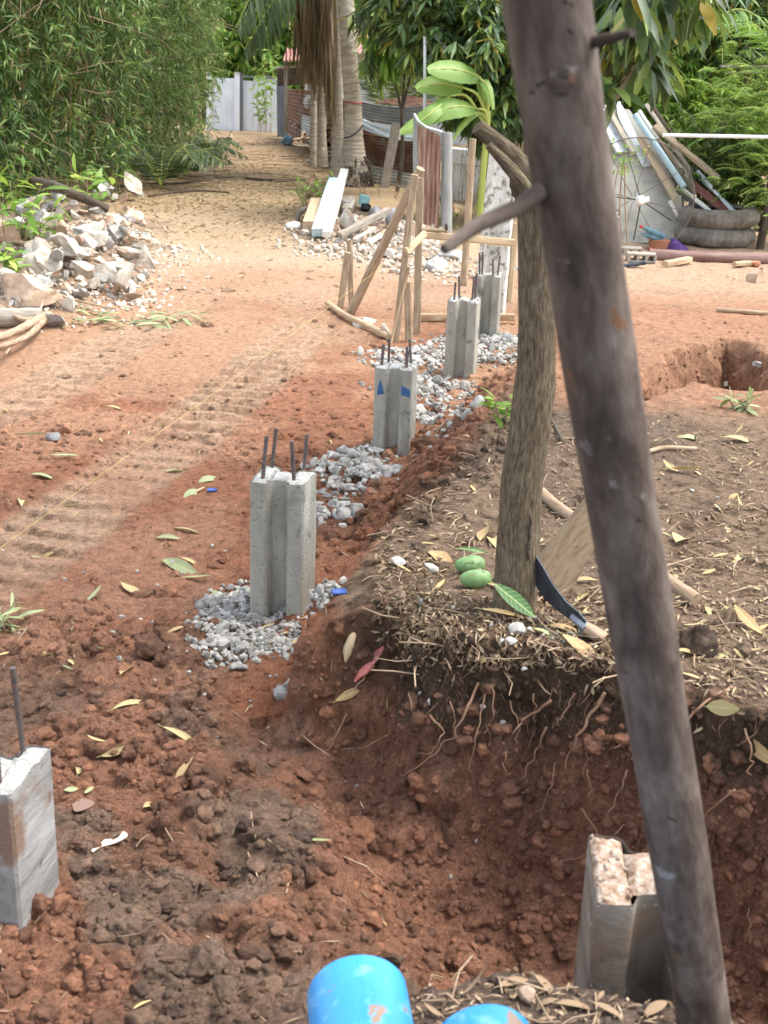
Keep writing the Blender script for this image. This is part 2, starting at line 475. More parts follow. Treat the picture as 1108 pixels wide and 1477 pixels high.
M = {}
M['soil'] = m_soil(); M['clod'] = m_clod()
M['concrete'] = m_rough('pile_concrete', [(0.3, g3(130, 128, 116)), (0.5, g3(156, 153, 141)), (0.72, g3(178, 175, 163))], 7, (1, 0.45, 1), 7, 0.8, 0.0035, 60,
                        [(g3(112, 96, 80), 3.2, 0.64, 0.72), (g3(104, 108, 104), 11, 0.58, 0.7)], pits=55)
M['concrete_top'] = m_rough('fresh_broken_concrete', [(0.3, g3(132, 130, 124)), (0.5, g3(176, 174, 168)), (0.7, g3(206, 204, 198))], 40, detail=8, bump=0.008, bscale=70)
M['mud_top'] = m_rough('muddy_broken_top', [(0.32, g3(116, 86, 68)), (0.46, g3(158, 134, 114)), (0.56, g3(176, 160, 144)), (0.68, g3(206, 200, 192))], 60, detail=8, bump=0.01, bscale=60)
M['concrete_streak'] = m_rough('streaked_grey_concrete', [(0.3, g3(104, 102, 98)), (0.5, g3(140, 138, 134)), (0.7, g3(172, 170, 166))], 14, (1, 0.12, 1), 8, 0.85, 0.004, 90, [(g3(128, 106, 90), 5.0, 0.56, 0.66), (g3(80, 66, 58), 11.0, 0.64, 0.70)], src='pos')
M['concrete_mud'] = m_rough('mud_smeared_concrete', [(0.3, g3(84, 77, 68)), (0.5, g3(118, 109, 98)), (0.7, g3(150, 142, 131))], 9, (1, 0.12, 1), 8, 0.85, 0.004, 90,
                            [(g3(122, 104, 88), 5.0, 0.44, 0.62), (g3(90, 78, 68), 11.0, 0.58, 0.70), (g3(196, 192, 186), 14.0, 0.66, 0.72)], src='pos', pits=0)
M['concrete_old'] = m_rough('weathered_white_concrete', [(0.28, g3(178, 178, 168)), (0.5, g3(216, 216, 206)), (0.7, g3(236, 236, 230))], 6, (1, 0.6, 1), 8, 0.9, 0.006, 30,
                            [(g3(126, 124, 112), 16, 0.52, 0.62), (g3(236, 234, 226), 9, 0.6, 0.7)], pits=30)
M['chunk_grey'] = m_rough('grey_chunk', [(0.28, g3(126, 120, 112)), (0.5, g3(166, 160, 150)), (0.72, g3(196, 190, 180))], 12, detail=8, bump=0.02, bscale=30)
M['rubble'] = m_rough('rubble_concrete', [(0.28, g3(150, 138, 122)), (0.5, g3(200, 190, 174)), (0.72, g3(226, 218, 206))], 9, detail=8, bump=0.02, bscale=24,
                      stain=[(g3(176, 130, 98), 5, 0.55, 0.7)], island=0.3)
M['rubble_brown'] = m_rough('earthy_rubble', [(0.28, g3(136, 112, 92)), (0.5, g3(182, 156, 132)), (0.72, g3(208, 190, 170))], 9, detail=8, bump=0.012, bscale=22, island=0.3)
M['gravel'] = m_rough('crushed_gravel', [(0.3, g3(116, 113, 106)), (0.5, g3(156, 153, 146)), (0.7, g3(190, 187, 180))], 30, bump=0.004, bscale=90, island=0.7, src='pos')
M['stone_grey'] = m_rough('grey_stone', [(0.3, g3(112, 112, 116)), (0.7, g3(150, 150, 152))], 20, bump=0.004)
M['steel'] = m_rough('rebar_steel', [(0.35, g3(70, 66, 66)), (0.5, g3(104, 98, 96)), (0.7, g3(124, 92, 76))], 50, rough=0.55, metal=0.4, bump=0.001, bscale=200)
M['pole_wood'] = m_rough('weathered_pole_wood', [(0.28, g3(54, 44, 38)), (0.46, g3(84, 71, 62)), (0.6, g3(108, 95, 85)), (0.8, g3(136, 125, 115))], 8, (4, 1.3, 4), 9, 0.75, 0.003, 30,
                         [(g3(112, 80, 56), 17, 0.66, 0.71), (g3(46, 33, 28), 5, 0.56, 0.70), (g3(134, 126, 120), 19, 0.64, 0.70), (g3(44, 32, 28), 32, 0.68, 0.71)], spec=0.3)
M['stake_wood'] = m_rough('rough_stake_wood', [(0.28, g3(118, 100, 80)), (0.5, g3(164, 145, 120)), (0.75, g3(196, 178, 152))], 12, (9, 0.8, 9), 8, 0.85, 0.003, 40, [(g3(88, 70, 56), 8, 0.62, 0.72)])
M['wood_pale'] = m_rough('pale_new_timber', [(0.28, g3(158, 134, 104)), (0.5, g3(186, 162, 130)), (0.75, g3(206, 186, 156))], 12, (9, 0.8, 9), 7, 0.8, 0.002, 40)
M['wood_grey'] = m_rough('grey_old_timber', [(0.28, g3(118, 108, 96)), (0.5, g3(156, 146, 132)), (0.75, g3(190, 182, 170))], 12, (9, 0.8, 9), 7, 0.85, 0.003, 40, island=0.2)
M['wood_brown'] = m_rough('brown_board', [(0.28, g3(84, 70, 54)), (0.5, g3(112, 96, 76)), (0.75, g3(134, 118, 96))], 14, (5, 0.8, 5), 8, 0.85, 0.003, 60)
M['wood_red'] = m_rough('reddish_board', [(0.3, g3(96, 58, 50)), (0.7, g3(140, 96, 84))], 10, (8, 0.8, 8), 6, 0.8, 0.003)
M['bark_mango'] = m_rough('mango_bark', [(0.3, g3(66, 55, 42)), (0.48, g3(114, 99, 78)), (0.7, g3(158, 144, 118))], 105, (2.0, 0.30, 2.0), 9, 0.9, 0.014, 120, [(g3(150, 142, 122), 12, 0.62, 0.72), (g3(60, 50, 42), 5, 0.62, 0.74)])
M['bark_palm'] = m_rough('palm_bark', [(0.28, g3(136, 124, 108)), (0.5, g3(180, 168, 150)), (0.75, g3(206, 196, 180))], 7, (0.6, 3.6, 0.6), 7, 0.9, 0.02, 9, [(g3(120, 110, 96), 2.5, 0.62, 0.78)])
M['bark_dark'] = m_rough('dark_bark', [(0.3, g3(60, 52, 44)), (0.7, g3(108, 96, 82))], 10, (3, 0.6, 3), 6, 0.9, 0.01, 20)
M['stick'] = m_rough('dry_stick', [(0.3, g3(128, 104, 82)), (0.7, g3(186, 164, 138))], 20, (4, 0.6, 4), 5, 0.85, 0.002, 50, island=0.3)
M['root'] = m_rough('pale_root', [(0.3, g3(112, 82, 64)), (0.7, g3(164, 132, 106))], 30, (4, 0.6, 4), 4, 0.85, 0.001, 90, island=0.5)
M['pvc_blue'] = m_rough('blue_pvc', [(0.3, g3(40, 136, 200)), (0.7, g3(64, 156, 216))], 5, (3, 0.5, 3), 5, 0.38, 0.0006, 60, [(g3(120, 180, 220), 22, 0.56, 0.70), (g3(36, 110, 170), 34, 0.66, 0.72), (g3(150, 172, 186), 40, 0.66, 0.74), (g3(142, 120, 100), 15, 0.60, 0.62)], spec=0.5)
M['white_paint'] = m_rough('white_sheet_metal', [(0.3, g3(208, 216, 222)), (0.7, g3(232, 236, 240))], 2, rough=0.5, bump=0)
M['grey_wall'] = m_rough('grey_rendered_wall', [(0.3, g3(182, 184, 182)), (0.7, g3(208, 210, 208))], 3, bump=0.003, stain=[(g3(150, 146, 138), 2, 0.6, 0.8)])
M['post_grey'] = m_rough('grey_fence_post', [(0.3, g3(140, 142, 138)), (0.7, g3(172, 174, 170))], 5, (1, .4, 1), bump=0.003)
M['post_dark'] = m_rough('dark_steel_post', [(0.3, g3(84, 88, 94)), (0.7, g3(112, 116, 120))], 5, (1, .4, 1), rough=0.6, bump=0.001)
M['zinc'] = m_rough('galvanised_sheet', [(0.3, g3(142, 144, 146)), (0.5, g3(172, 174, 176)), (0.7, g3(196, 198, 200))], 3, rough=0.5, metal=0.25, bump=0.002, stain=[(g3(136, 92, 66), 2.2, 0.64, 0.72)], spec=0.4)
M['zinc_white'] = m_rough('whitish_sheet', [(0.3, g3(196, 204, 208)), (0.7, g3(224, 230, 234))], 4, rough=0.5, bump=0.002, stain=[(g3(150, 146, 140), 3, 0.62, 0.74)])
M['rust_sheet'] = m_rough('rusty_sheet', [(0.28, g3(82, 58, 46)), (0.5, g3(118, 86, 68)), (0.72, g3(148, 126, 108))], 3.5, (1, 1, 1), 7, 0.8, 0.003, 20, [(g3(148, 146, 140), 1.6, 0.62, 0.72)])
M['rust_door'] = m_rough('rusty_streaked_sheet', [(0.28, g3(82, 56, 44)), (0.5, g3(120, 92, 78)), (0.7, g3(150, 138, 128))], 7, (4, 4, 0.35), 7, 0.75, 0.003, 20, src='pos')
M['grey_sheet'] = m_rough('weathered_light_sheet', [(0.28, g3(128, 126, 116)), (0.5, g3(166, 164, 152)), (0.72, g3(192, 190, 180))], 3, bump=0.003)
M['rust_pipe'] = m_rough('rusty_pipe', [(0.28, g3(100, 76, 68)), (0.5, g3(136, 108, 98)), (0.75, g3(158, 138, 128))], 8, (2, 0.4, 2), 6, 0.75, 0.002)
M['tyre'] = m_rough('dusty_tyre_rubber', [(0.28, g3(84, 79, 70)), (0.5, g3(118, 111, 101)), (0.75, g3(148, 141, 130))], 6, rough=0.9, bump=0.004, bscale=30, src='pos')
M['tyre_dark'] = m_rough('black_tyre_rubber', [(0.3, g3(38, 38, 38)), (0.7, g3(70, 68, 66))], 6, rough=0.85, bump=0.004)
M['blue_gutter'] = m_rough('pale_blue_pipe', [(0.3, g3(150, 182, 192)), (0.7, g3(184, 208, 214))], 5, (2, .4, 2), rough=0.5, bump=0.001)
M['dish_mesh'] = None
M['black'] = m_rough('black_plastic', [(0.3, g3(30, 30, 32)), (0.7, g3(52, 52, 54))], 10, rough=0.6, bump=0)
M['white'] = m_rough('white_plastic', [(0.3, g3(222, 222, 220)), (0.7, g3(240, 240, 238))], 10, rough=0.5, bump=0)
M['purple'] = m_rough('purple_cloth', [(0.3, g3(66, 44, 92)), (0.7, g3(102, 76, 128))], 20, rough=0.9, bump=0.004, bscale=60)
M['teal'] = m_rough('teal_plastic', [(0.3, g3(70, 104, 116)), (0.7, g3(116, 148, 156))], 12, rough=0.6, bump=0.002)
M['red'] = m_rough('faded_red_plastic', [(0.3, g3(170, 52, 56)), (0.7, g3(206, 92, 92))], 14, rough=0.6, bump=0.002)
M['terracotta'] = m_rough('terracotta', [(0.3, g3(140, 92, 70)), (0.7, g3(172, 122, 96))], 10, bump=0.002)
M['roof_red'] = m_rough('faded_red_roof', [(0.3, g3(140, 92, 84)), (0.7, g3(182, 138, 128))], 4, bump=0.004)
M['blue_paint'] = m_rough('blue_paint', [(0.35, g3(44, 74, 120)), (0.7, g3(92, 124, 160))], 30, (1, .3, 1), bump=0.001)
M['blue_bit'] = m_rough('blue_tile', [(0.3, g3(50, 72, 140)), (0.7, g3(78, 104, 170))], 30, rough=0.4, bump=0)
M['blade'] = m_rough('dark_forged_steel', [(0.3, g3(44, 46, 50)), (0.6, g3(70, 74, 80)), (0.8, g3(110, 112, 116))], 30, (1, .5, 1), rough=0.5, metal=0.5, bump=0.001)
M['ferrule'] = m_rough('grey_ferrule', [(0.3, g3(110, 114, 122)), (0.7, g3(150, 154, 160))], 20, rough=0.4, metal=0.6, bump=0.001)
M['mango'] = m_rough('green_mango_skin', [(0.3, g3(92, 128, 74)), (0.55, g3(120, 152, 98)), (0.8, g3(150, 170, 130))], 40, rough=0.5, bump=0.0006, bscale=200, spec=0.4, stain=[(g3(84, 104, 62), 60, 0.58, 0.66), (g3(130, 110, 80), 34, 0.66, 0.70)])
M['cloth_red'] = m_rough('red_rag', [(0.3, g3(170, 78, 78)), (0.7, g3(204, 140, 130))], 22, rough=0.9, bump=0.004, stain=[(g3(150, 120, 100), 14, 0.52, 0.62)])
M['string'] = m_rough('yellow_string', [(0.3, g3(196, 168, 96)), (0.7, g3(210, 186, 120))], 30, rough=0.8, bump=0)
M['red_string'] = m_rough('red_string', [(0.3, g3(170, 50, 60)), (0.7, g3(190, 80, 84))], 30, rough=0.8, bump=0)
M['paper'] = m_rough('crumpled_paper', [(0.3, g3(196, 184, 170)), (0.7, g3(226, 218, 208))], 10, rough=0.9, bump=0.004)
M['blockwork'] = m_rough('hollow_block', [(0.3, g3(140, 130, 118)), (0.7, g3(178, 170, 156))], 20, bump=0.004)
M['blue_tarp'] = m_rough('blue_tarp', [(0.3, g3(84, 116, 132)), (0.7, g3(128, 160, 174))], 10, rough=0.7, bump=0.006)
M['rag_dark'] = m_rough('dark_rag', [(0.3, g3(44, 46, 56)), (0.7, g3(84, 88, 100))], 10, rough=0.9, bump=0.006)
M['turquoise'] = m_rough('turquoise_drum', [(0.3, g3(140, 196, 196)), (0.7, g3(176, 218, 216))], 10, rough=0.6, bump=0.001)
M['timber_white'] = m_rough('white_painted_timber', [(0.28, g3(190, 184, 168)), (0.5, g3(220, 216, 204)), (0.75, g3(236, 234, 226))], 10, (6, .8, 6), bump=0.003, stain=[(g3(164, 140, 110), 6, 0.62, 0.7)])
M['timber_blue'] = m_rough('pale_blue_painted_timber', [(0.28, g3(158, 190, 196)), (0.5, g3(186, 212, 216)), (0.75, g3(210, 226, 226))], 10, (6, .8, 6), bump=0.003, stain=[(g3(150, 130, 110), 6, 0.6, 0.68)])
G = g3
M['leaf_bamboo'] = m_leaf('bamboo_leaf', [(0.0, G(44, 66, 38)), (0.3, G(74, 106, 58)), (0.6, G(112, 146, 82)), (0.8, G(150, 180, 106)), (0.9, G(188, 206, 134)), (0.95, G(176, 158, 116)), (1.0, G(146, 118, 88))], 0.6, 0.3)
M['leaf_bamboo_pale'] = m_leaf('pale_bamboo_leaf', [(0.0, G(92, 124, 62)), (0.4, G(132, 166, 86)), (0.8, G(172, 200, 112)), (1.0, G(196, 190, 132))], 0.6, 0.35)
M['leaf_mango'] = m_leaf('mango_leaf', [(0.0, G(42, 64, 38)), (0.35, G(66, 94, 56)), (0.7, G(100, 130, 76)), (0.92, G(160, 182, 92)), (1.0, G(196, 160, 70))], 0.42, 0.28, 0.5)
M['leaf_light'] = m_leaf('light_green_leaf', [(0.0, G(84, 124, 48)), (0.5, G(124, 166, 66)), (0.85, G(164, 196, 90)), (1.0, G(196, 206, 110))], 0.5, 0.42)
M['leaf_feather'] = m_leaf('feathery_leaflet', [(0.0, G(70, 110, 48)), (0.5, G(110, 154, 68)), (0.85, G(150, 188, 92)), (1.0, G(178, 204, 112))], 0.55, 0.42)
M['leaf_dark'] = m_leaf('dark_far_leaf', [(0.0, G(36, 54, 30)), (0.5, G(66, 92, 46)), (0.85, G(104, 132, 62)), (1.0, G(160, 176, 90))], 0.6, 0.3)
M['leaf_palm'] = m_leaf('palm_leaflet', [(0.0, G(50, 70, 44)), (0.6, G(82, 104, 66)), (1.0, G(124, 140, 92))], 0.5, 0.25)
M['leaf_dry'] = m_leaf('dry_frond', [(0.0, G(92, 76, 60)), (0.5, G(136, 112, 90)), (1.0, G(176, 152, 124))], 0.85, 0.15, 0.2)
M['leaf_banana'] = m_leaf('banana_leaf', [(0.0, G(116, 156, 74)), (1.0, G(150, 186, 98))], 0.45, 0.4, 0.4, True)
M['leaf_fallen'] = m_leaf('fallen_dry_leaf', [(0.0, G(132, 98, 70)), (0.3, G(170, 132, 96)), (0.6, G(194, 160, 118)), (0.85, G(164, 144, 104)), (1.0, G(120, 88, 64))], 0.7, 0.12, 0.3, True)
M['leaf_fallen_pale'] = m_leaf('pale_fallen_leaf', [(0.0, G(170, 150, 108)), (0.5, G(194, 174, 130)), (1.0, G(156, 140, 100))], 0.65, 0.12, 0.3, True)
M['leaf_fallen_green'] = m_leaf('green_fallen_leaf', [(0.0, G(128, 142, 102)), (0.6, G(160, 168, 126)), (1.0, G(116, 138, 82))], 0.55, 0.15, 0.4, True)
M['leaf_fresh'] = m_leaf('fresh_mango_leaf', [(0.0, G(52, 98, 44)), (1.0, G(66, 112, 52))], 0.4, 0.15, 0.5, True)
M['litter'] = m_leaf('litter_bits', [(0.0, G(86, 68, 54)), (0.35, G(128, 104, 82)), (0.65, G(158, 134, 108)), (0.88, G(192, 172, 142)), (1.0, G(108, 82, 64))], 0.8, 0.05, 0.2)
M['straw'] = m_leaf('path_straw', [(0.0, G(140, 114, 86)), (0.4, G(182, 156, 120)), (0.7, G(206, 184, 148)), (0.93, G(160, 132, 102)), (1.0, G(150, 152, 100))], 0.85, 0.05, 0.2)
M['weed_pink'] = m_leaf('dry_pink_weed', [(0.0, G(150, 112, 96)), (0.5, G(186, 152, 128)), (0.8, G(150, 160, 100)), (1.0, G(204, 178, 150))], 0.8, 0.25, 0.2)
M['petiole'] = m_rough('yellow_green_stem', [(0.3, G(146, 158, 76)), (0.7, G(180, 188, 104))], 10, (3, .5, 3), rough=0.6, bump=0.001)
M['feather_dark'] = m_rough('dark_feathers', [(0.3, G(40, 40, 38)), (0.55, G(70, 70, 64)), (0.62, G(170, 164, 140)), (0.8, G(70, 66, 58))], 18, rough=0.7, bump=0.004, src='lc')
M['feather_pale'] = m_rough('pale_neck_feathers', [(0.3, G(196, 176, 130)), (0.7, G(226, 212, 176))], 20, rough=0.7, bump=0.003)
M['comb'] = m_rough('rooster_comb', [(0.3, G(176, 80, 66)), (0.7, G(196, 104, 86))], 20, rough=0.6, bump=0)
def m_water(name, c, rough=0.06):
    b = NB(name); b.bump(b.noise(b.coord((1, 1, 1), 'pos'), 14, 2), 0.002, 0.4); return b.fin(c, rough, 0, 0.9)
M['puddle_milk'] = m_water('milky_puddle', G(206, 180, 168), 0.12); M['puddle_brown'] = m_water('muddy_puddle', G(128, 96, 74), 0.05)
def m_dish():
    b = NB('dish_wire_mesh')
    w = b.n('TexChecker'); w.inputs['Scale'].default_value = 1.0
    v = b.coord((160, 160, 160)); sx = b.n('SeparateXYZ'); b.l(v, sx.inputs[0])
    fa = b.math('LESS_THAN', b.math('FRACT', sx.outputs[0]), 0.12); fb = b.math('LESS_THAN', b.math('FRACT', sx.outputs[1]), 0.12)
    solid = b.math('MAXIMUM', fa, fb)
    b.fin(G(120, 118, 110), 0.6, 0.3, 0.4)
    tr = b.n('BsdfTransparent'); ms = b.n('MixShader'); b.l(solid, ms.inputs[0]); b.l(tr.outputs[0], ms.inputs[1]); b.l(b.b.outputs[0], ms.inputs[2]); b.l(ms.outputs[0], b.out.inputs[0])
    return b.m
M['dish_mesh'] = m_dish()

# ------------------------------------------------------------ ground
def W2(pts): return np.array([at_z(u, v, z)[:2] for (u, v, z) in pts])
TERR = np.concatenate([W2([(1500, 1120, .33), (1108, 1045, .33), (1000, 1005, .33), (865, 982, .33), (767, 960, .33), (702, 950, .33), (650, 944, .33), (604, 930, .33),
                           (566, 905, .31), (530, 915, .26), (468, 962, .18), (446, 950, .2), (452, 896, .24), (482, 856, .27), (530, 806, .29), (576, 758, .3), (628, 698, .3), (676, 640, .27), (722, 588, .22)]),
                       np.array([(0.95, 6.4), (1.3, 8.5), (1.7, 11.5), (3, 14), (40, 14), (40, 1.5)])])
BANK = np.concatenate([W2([(395, 1520, .2), (470, 1460, .26), (560, 1432, .3), (610, 1402, .3), (700, 1396, .3), (800, 1402, .3), (880, 1432, .3), (965, 1448, .3), (1050, 1468, .3), (1150, 1500, .3), (1500, 1560, .3)]),
                       np.array([(4, 0.0), (-0.6, 0.0)])])
HOLE = W2([(905, 590, .26), (985, 552, .26), (1050, 560, .26), (1120, 552, .26), (1122, 520, .26), (1096, 492, .26), (1052, 479, .26), (1000, 490, .26), (925, 540, .26)])
TR_A = [at_z(u, v, 0)[:2] for (u, v) in ((-60, 860), (165, 700), (330, 575), (440, 470), (455, 420))]
TR_B = [at_z(u, v, 0)[:2] for (u, v) in ((-120, 640), (60, 560), (240, 455), (370, 370), (400, 320))]
def band(x, y, P, w):                  # along, across coordinates of a polyline band
    best = np.full(np.shape(x), 1e9); al = np.zeros(np.shape(x)); ac = 0.0; sgn = np.zeros(np.shape(x))
    for a, b in zip(P[:-1], P[1:]):
        e = np.array(b) - a; Ln = np.hypot(*e); t = ((x - a[0]) * e[0] + (y - a[1]) * e[1]) / (Ln * Ln); tc = np.clip(t, 0, 1)
        d = np.hypot(x - a[0] - tc * e[0], y - a[1] - tc * e[1])
        k = d < best
        best = np.where(k, d, best); al = np.where(k, ac + tc * Ln, al); sgn = np.where(k, np.sign(e[0] * (y - a[1]) - e[1] * (x - a[0])), sgn); ac += Ln
    return al, best * sgn, 1 - sst(w * 0.75, w * 1.1, best)
PILE_AT = {}
def gridline(lo, hi, step, far, gr):
    c = list(np.arange(lo, hi, step)); s = step
    while c[-1] < far: s *= 1 + gr; c.append(c[-1] + s)
    return np.array(c)
xp = gridline(0, 1.95, 0.0108, 70, 0.027); xs = np.concatenate([-xp[1:][::-1], xp])
y1 = np.arange(0.3, 2.0, 0.0095); y2 = np.arange(2.0, 2.8, 0.0062); y3 = gridline(2.8, 4.6, 0.0100, 95, 0.0068)
ys = np.concatenate([y1, y2, y3])
GX, GY = np.meshgrid(xs, ys); NXg, NYg = len(xs), len(ys)
x, y = GX.ravel(), GY.ravel()
wx = x + 0.06 * fbm(x * 2.2, y * 2.2, None, 3, 11) + 0.02 * fbm(x * 11, y * 11, None, 2, 12)
wy = y + 0.06 * fbm(x * 2.2, y * 2.2, None, 3, 13) + 0.02 * fbm(x * 11, y * 11, None, 2, 14)
sdT = polysd(wx, wy, TERR); sdB = polysd(wx, wy, BANK); sdH = polysd(wx, wy, HOLE)
trench = sst(-0.28, 0.42, x) * sst(3.0, 2.55, y)
HEAP = [(hx, hy, r_, hh_) for (hx, hy, r_, hh_) in [(*at_z(u_, v_, 0)[:2], r_, hh_) for (u_, v_, r_, hh_) in ((60, 400, .75, .26), (0, 380, .9, .3), (140, 365, .6, .22), (80, 345, .9, .28), (170, 340, .6, .16), (20, 450, .5, .2), (545, 345, .7, .16), (500, 325, .6, .2), (600, 365, .5, .08))]]
heap = np.zeros_like(x)
for (hx, hy, r_, hh_) in HEAP: heap = np.maximum(heap, hh_ * np.exp(-(((x - hx) ** 2 + (y - hy) ** 2) / (r_ * r_)) ** 1.5))
z0 = heap * (1 + .5 * fbm(x * 3, y * 3, None, 3, 22)) - 0.34 * trench - 0.05 * sst(3.4, 2.4, y) + 0.012 * fbm(x * .8, y * .8, None, 3, 21) * sst(30, 8, y)
zt = 0.33 - 0.10 * sst(4, 6.5, y) - 0.21 * sst(6.5, 11, y) - 0.07 * sst(-0.02, -0.24, x) * sst(3.3, 3.0, y)
zt = zt + 0.035 * np.exp(-((x - .32) ** 2 + (y - 2.72) ** 2) / .12) + 0.03 * fbm(x * 1.6, y * 1.6, None, 3, 23)
wd = 0.08 + 0.32 * sst(3.3, 4.3, y) + 0.6 * sst(7, 11, y)
S = sst(-1, 0.12, sdT / wd)
# below the dark lip the cut face runs down more gently
z = z0 + (zt - z0) * (0.30 * sst(-2.6, -0.5, sdT / wd) * sst(3.4, 2.9, y) * sst(-.45, .1, x) * (1 - S) + S)
Bk = sst(-0.16, 0.03, sdB); z = z + (0.30 - z) * Bk
Hk = sst(-0.06, 0.15, sdH); z = z - 0.55 * Hk
terr = sst(-0.02, 0.06, sdT) * (1 - Hk)
rough = np.clip(sst(5.2, 3.6, y) + 0.25 * sst(11, 6, y), 0, 1)
aA, cA, mA = band(x, y, TR_A, 0.22); aB, cB, mB = band(x, y, TR_B, 0.23)
trk = .62 + .38 * sst(-.28, .12, fbm(x * 1.7, y * 1.7, None, 4, 95)); mA = mA * trk; mB = mB * trk
mA = mA * sst(3.0, 3.7, y) * sst(9.5, 7.5, y) * (1 - terr); mB = mB * sst(9.5, 7.5, y) * (1 - terr)
smooth_ = np.clip(np.maximum(mA, mB) + 0.4 * sst(-.9, -1.25, x) * sst(4.2, 3.2, y) * sst(2.5, 3.0, y), 0, 1)
cl = (0.35 + 0.65 * sst(-.35, .35, fbm(x * 1.3, y * 1.3, None, 3, 31))) * (1 - 0.85 * smooth_)
row = np.exp(-((x - (-.34 + .26 * (y - 3.4)) - .18) / .45) ** 2) * sst(8.5, 6.5, y) * sst(2.9, 3.6, y)
cl = np.clip(cl * (sst(7.5, 3.0, y) * .8 + 0.16 * sst(16, 8, y)) + 0.5 * row, 0, 1.1) * (1 - 0.8 * terr * sst(0.05, 0.2, sdT)) * (1 - .7 * Bk)
cl = np.maximum(cl, 0.9 * sst(2.9, 2.5, y) * (1 - terr) * (1 - Bk))
h = np.zeros_like(z)
steep0 = sst(-.5, -.1, sdT) * .7
nearm = y < 9
def onsub(fn, m):
    o = np.zeros_like(z); o[m] = fn(x[m], y[m]); return o
def wl(a, b, s, sd_):                  # irregular clods: warped cells
    A = a / s + .42 * fbm(a / s * 1.7, b / s * 1.7, None, 3, sd_ + 6); Bq = b / s + .42 * fbm(a / s * 1.7 + 9, b / s * 1.7, None, 3, sd_ + 7)
    return lumps(A, Bq, None, sd_) * s
l1 = onsub(lambda a, b: wl(a, b, .16, 41), nearm)
l2 = onsub(lambda a, b: wl(a, b, .075, 51), nearm)
l3 = onsub(lambda a, b: wl(a, b, .036, 61), y < 6)
l0 = onsub(lambda a, b: wl(a, b, .34, 45), y < 3.6)
h += cl * sst(3.4, 2.5, y) * (1 - steep0) * .30 * l0
h += cl * (0.42 * l1 + 0.5 * l2 + 0.5 * l3)
h += cl * 0.034 * fbm(x * 4, y * 4, None, 4, 71) + cl * .022 * (np.abs(fbm(x * 9, y * 9, None, 4, 72, .6)) - .2) + cl * .010 * fbm(x * 38, y * 38, None, 3, 74, .7)
h += (0.006 + 0.006 * terr) * fbm(x * 14, y * 14, None, 3, 73) * sst(20, 5, y)
h += 0.018 * terr * fbm(x * 5, y * 5, None, 3, 75)
h += 0.05 * sst(9, 12, y) * fbm(x * .9, y * .9, None, 3, 77) * sst(-6, -2, x) * 0.5
# cleat marks of a tracked machine across both wheel bands
for (al, m, sd_) in ((aA, mA, 1), (aB, mB, 2)):
    ph = al / 0.155 + 0.25 * fbm(x * 2.5, y * 2.5, None, 2, 80 + sd_)
    f = ph - np.floor(ph)
    rid = sst(0, .16, f) * sst(.52, .34, f)
    h += m * (0.040 * rid * (.55 + .45 * sst(-.3, .3, fbm(x * 1.1, y * 1.1, None, 2, 90))) - 0.022)
# two pits and a few dark holes between the clods
for (u, v, r, dp) in ((325, 1245, .045, .05), (235, 1060, .04, .04), (160, 1212, .09, .02), (120, 1163, .04, .022), (290, 1290, .05, .05), (600, 1310, .05, .04), (205, 860, .05, .03)):
    p = at_z(u, v, -0.03); h -= dp * np.exp(-((x - p[0]) ** 2 + ((y - p[1]) * .8) ** 2) / (r * r))
z = z + h
V = np.stack([x, y, z], 1)
# push the cut faces along their normals so that they crumble too
Zg = z.reshape(NYg, NXg)
gy, gx = np.gradient(Zg, ys, xs)
slope = np.hypot(gx, gy).ravel(); nv = nrm(np.stack([-gx.ravel(), -gy.ravel(), np.ones_like(x)], 1))
steep = sst(0.55, 1.3, slope) * (y < 9)
k = np.nonzero(steep > 0.02)[0]
a, b, c = V[k].T
dsp = 0.45 * .11 * lumps(a / .11, b / .11, c / .11, 101) + 0.5 * .045 * lumps(a / .045, b / .045, c / .045, 111) + 0.016 * fbm(a * 9, b * 9, c * 9, 4, 121) + .012 * fbm(a * 30, b * 30, c * 30, 3, 122)
V[k] += nv[k] * (dsp * steep[k])[:, None]
# soil colours: what the earth is made of, from plan position and depth below the turf
n1 = fbm(x * .9, y * .9, None, 4, 131); n2 = fbm(x * 3.1, y * 3.1, None, 4, 133); n3 = fbm(x * 8, y * 8, None, 3, 135)
def cmix(c, k, t): return c + (np.array(k) - c) * np.clip(t, 0, 1)[:, None]
RED, RED2, ORG, TAN, STRAW = np.array(g3(184, 138, 110)), np.array(g3(160, 116, 93)), np.array(g3(200, 161, 130)), np.array(g3(214, 190, 162)), np.array(g3(186, 162, 128))
DARK, GREYB, LIT = np.array(g3(112, 92, 76)), np.array(g3(140, 122, 106)), np.array(g3(154, 132, 110))
col = np.repeat(RED[None], len(x), 0)
col = cmix(col, RED2, sst(3.4, 2.3, y) * .85 + .25 * n2)
col = cmix(col, ORG, sst(4.2, 7.5, y + n1 * .8) * .9)
col = cmix(col, ORG, .55 * np.maximum(mA, mB) * sst(3.2, 4.2, y))
col = cmix(col, np.array(g3(164, 108, 80)), .65 * sst(-.08, .32, n1 + .55 * n2) * sst(10.5, 7.5, y) * sst(2.6, 3.4, y) * (1 - np.maximum(mA, mB)))
col = cmix(col, TAN, .45 * np.maximum(mA, mB) * (.6 + .4 * sst(-.3, .3, n3)) * sst(3.0, 4.0, y))
col = cmix(col, TAN, sst(8, 12, y + 2 * n1) * .85)
col = cmix(col, STRAW, sst(11, 14.5, y + 2.2 * n1))
col = cmix(col, g3(150, 128, 102), sst(19, 24, y + 3 * n1) * .8)
col = cmix(col, GREYB, sst(.04, .30, n2 + .35 * n3) * sst(3.6, 2.4, y) * (1 - terr) * .8)
col = cmix(col, DARK, sst(.1, .4, n2 - .5 * n3) * cl * .45)
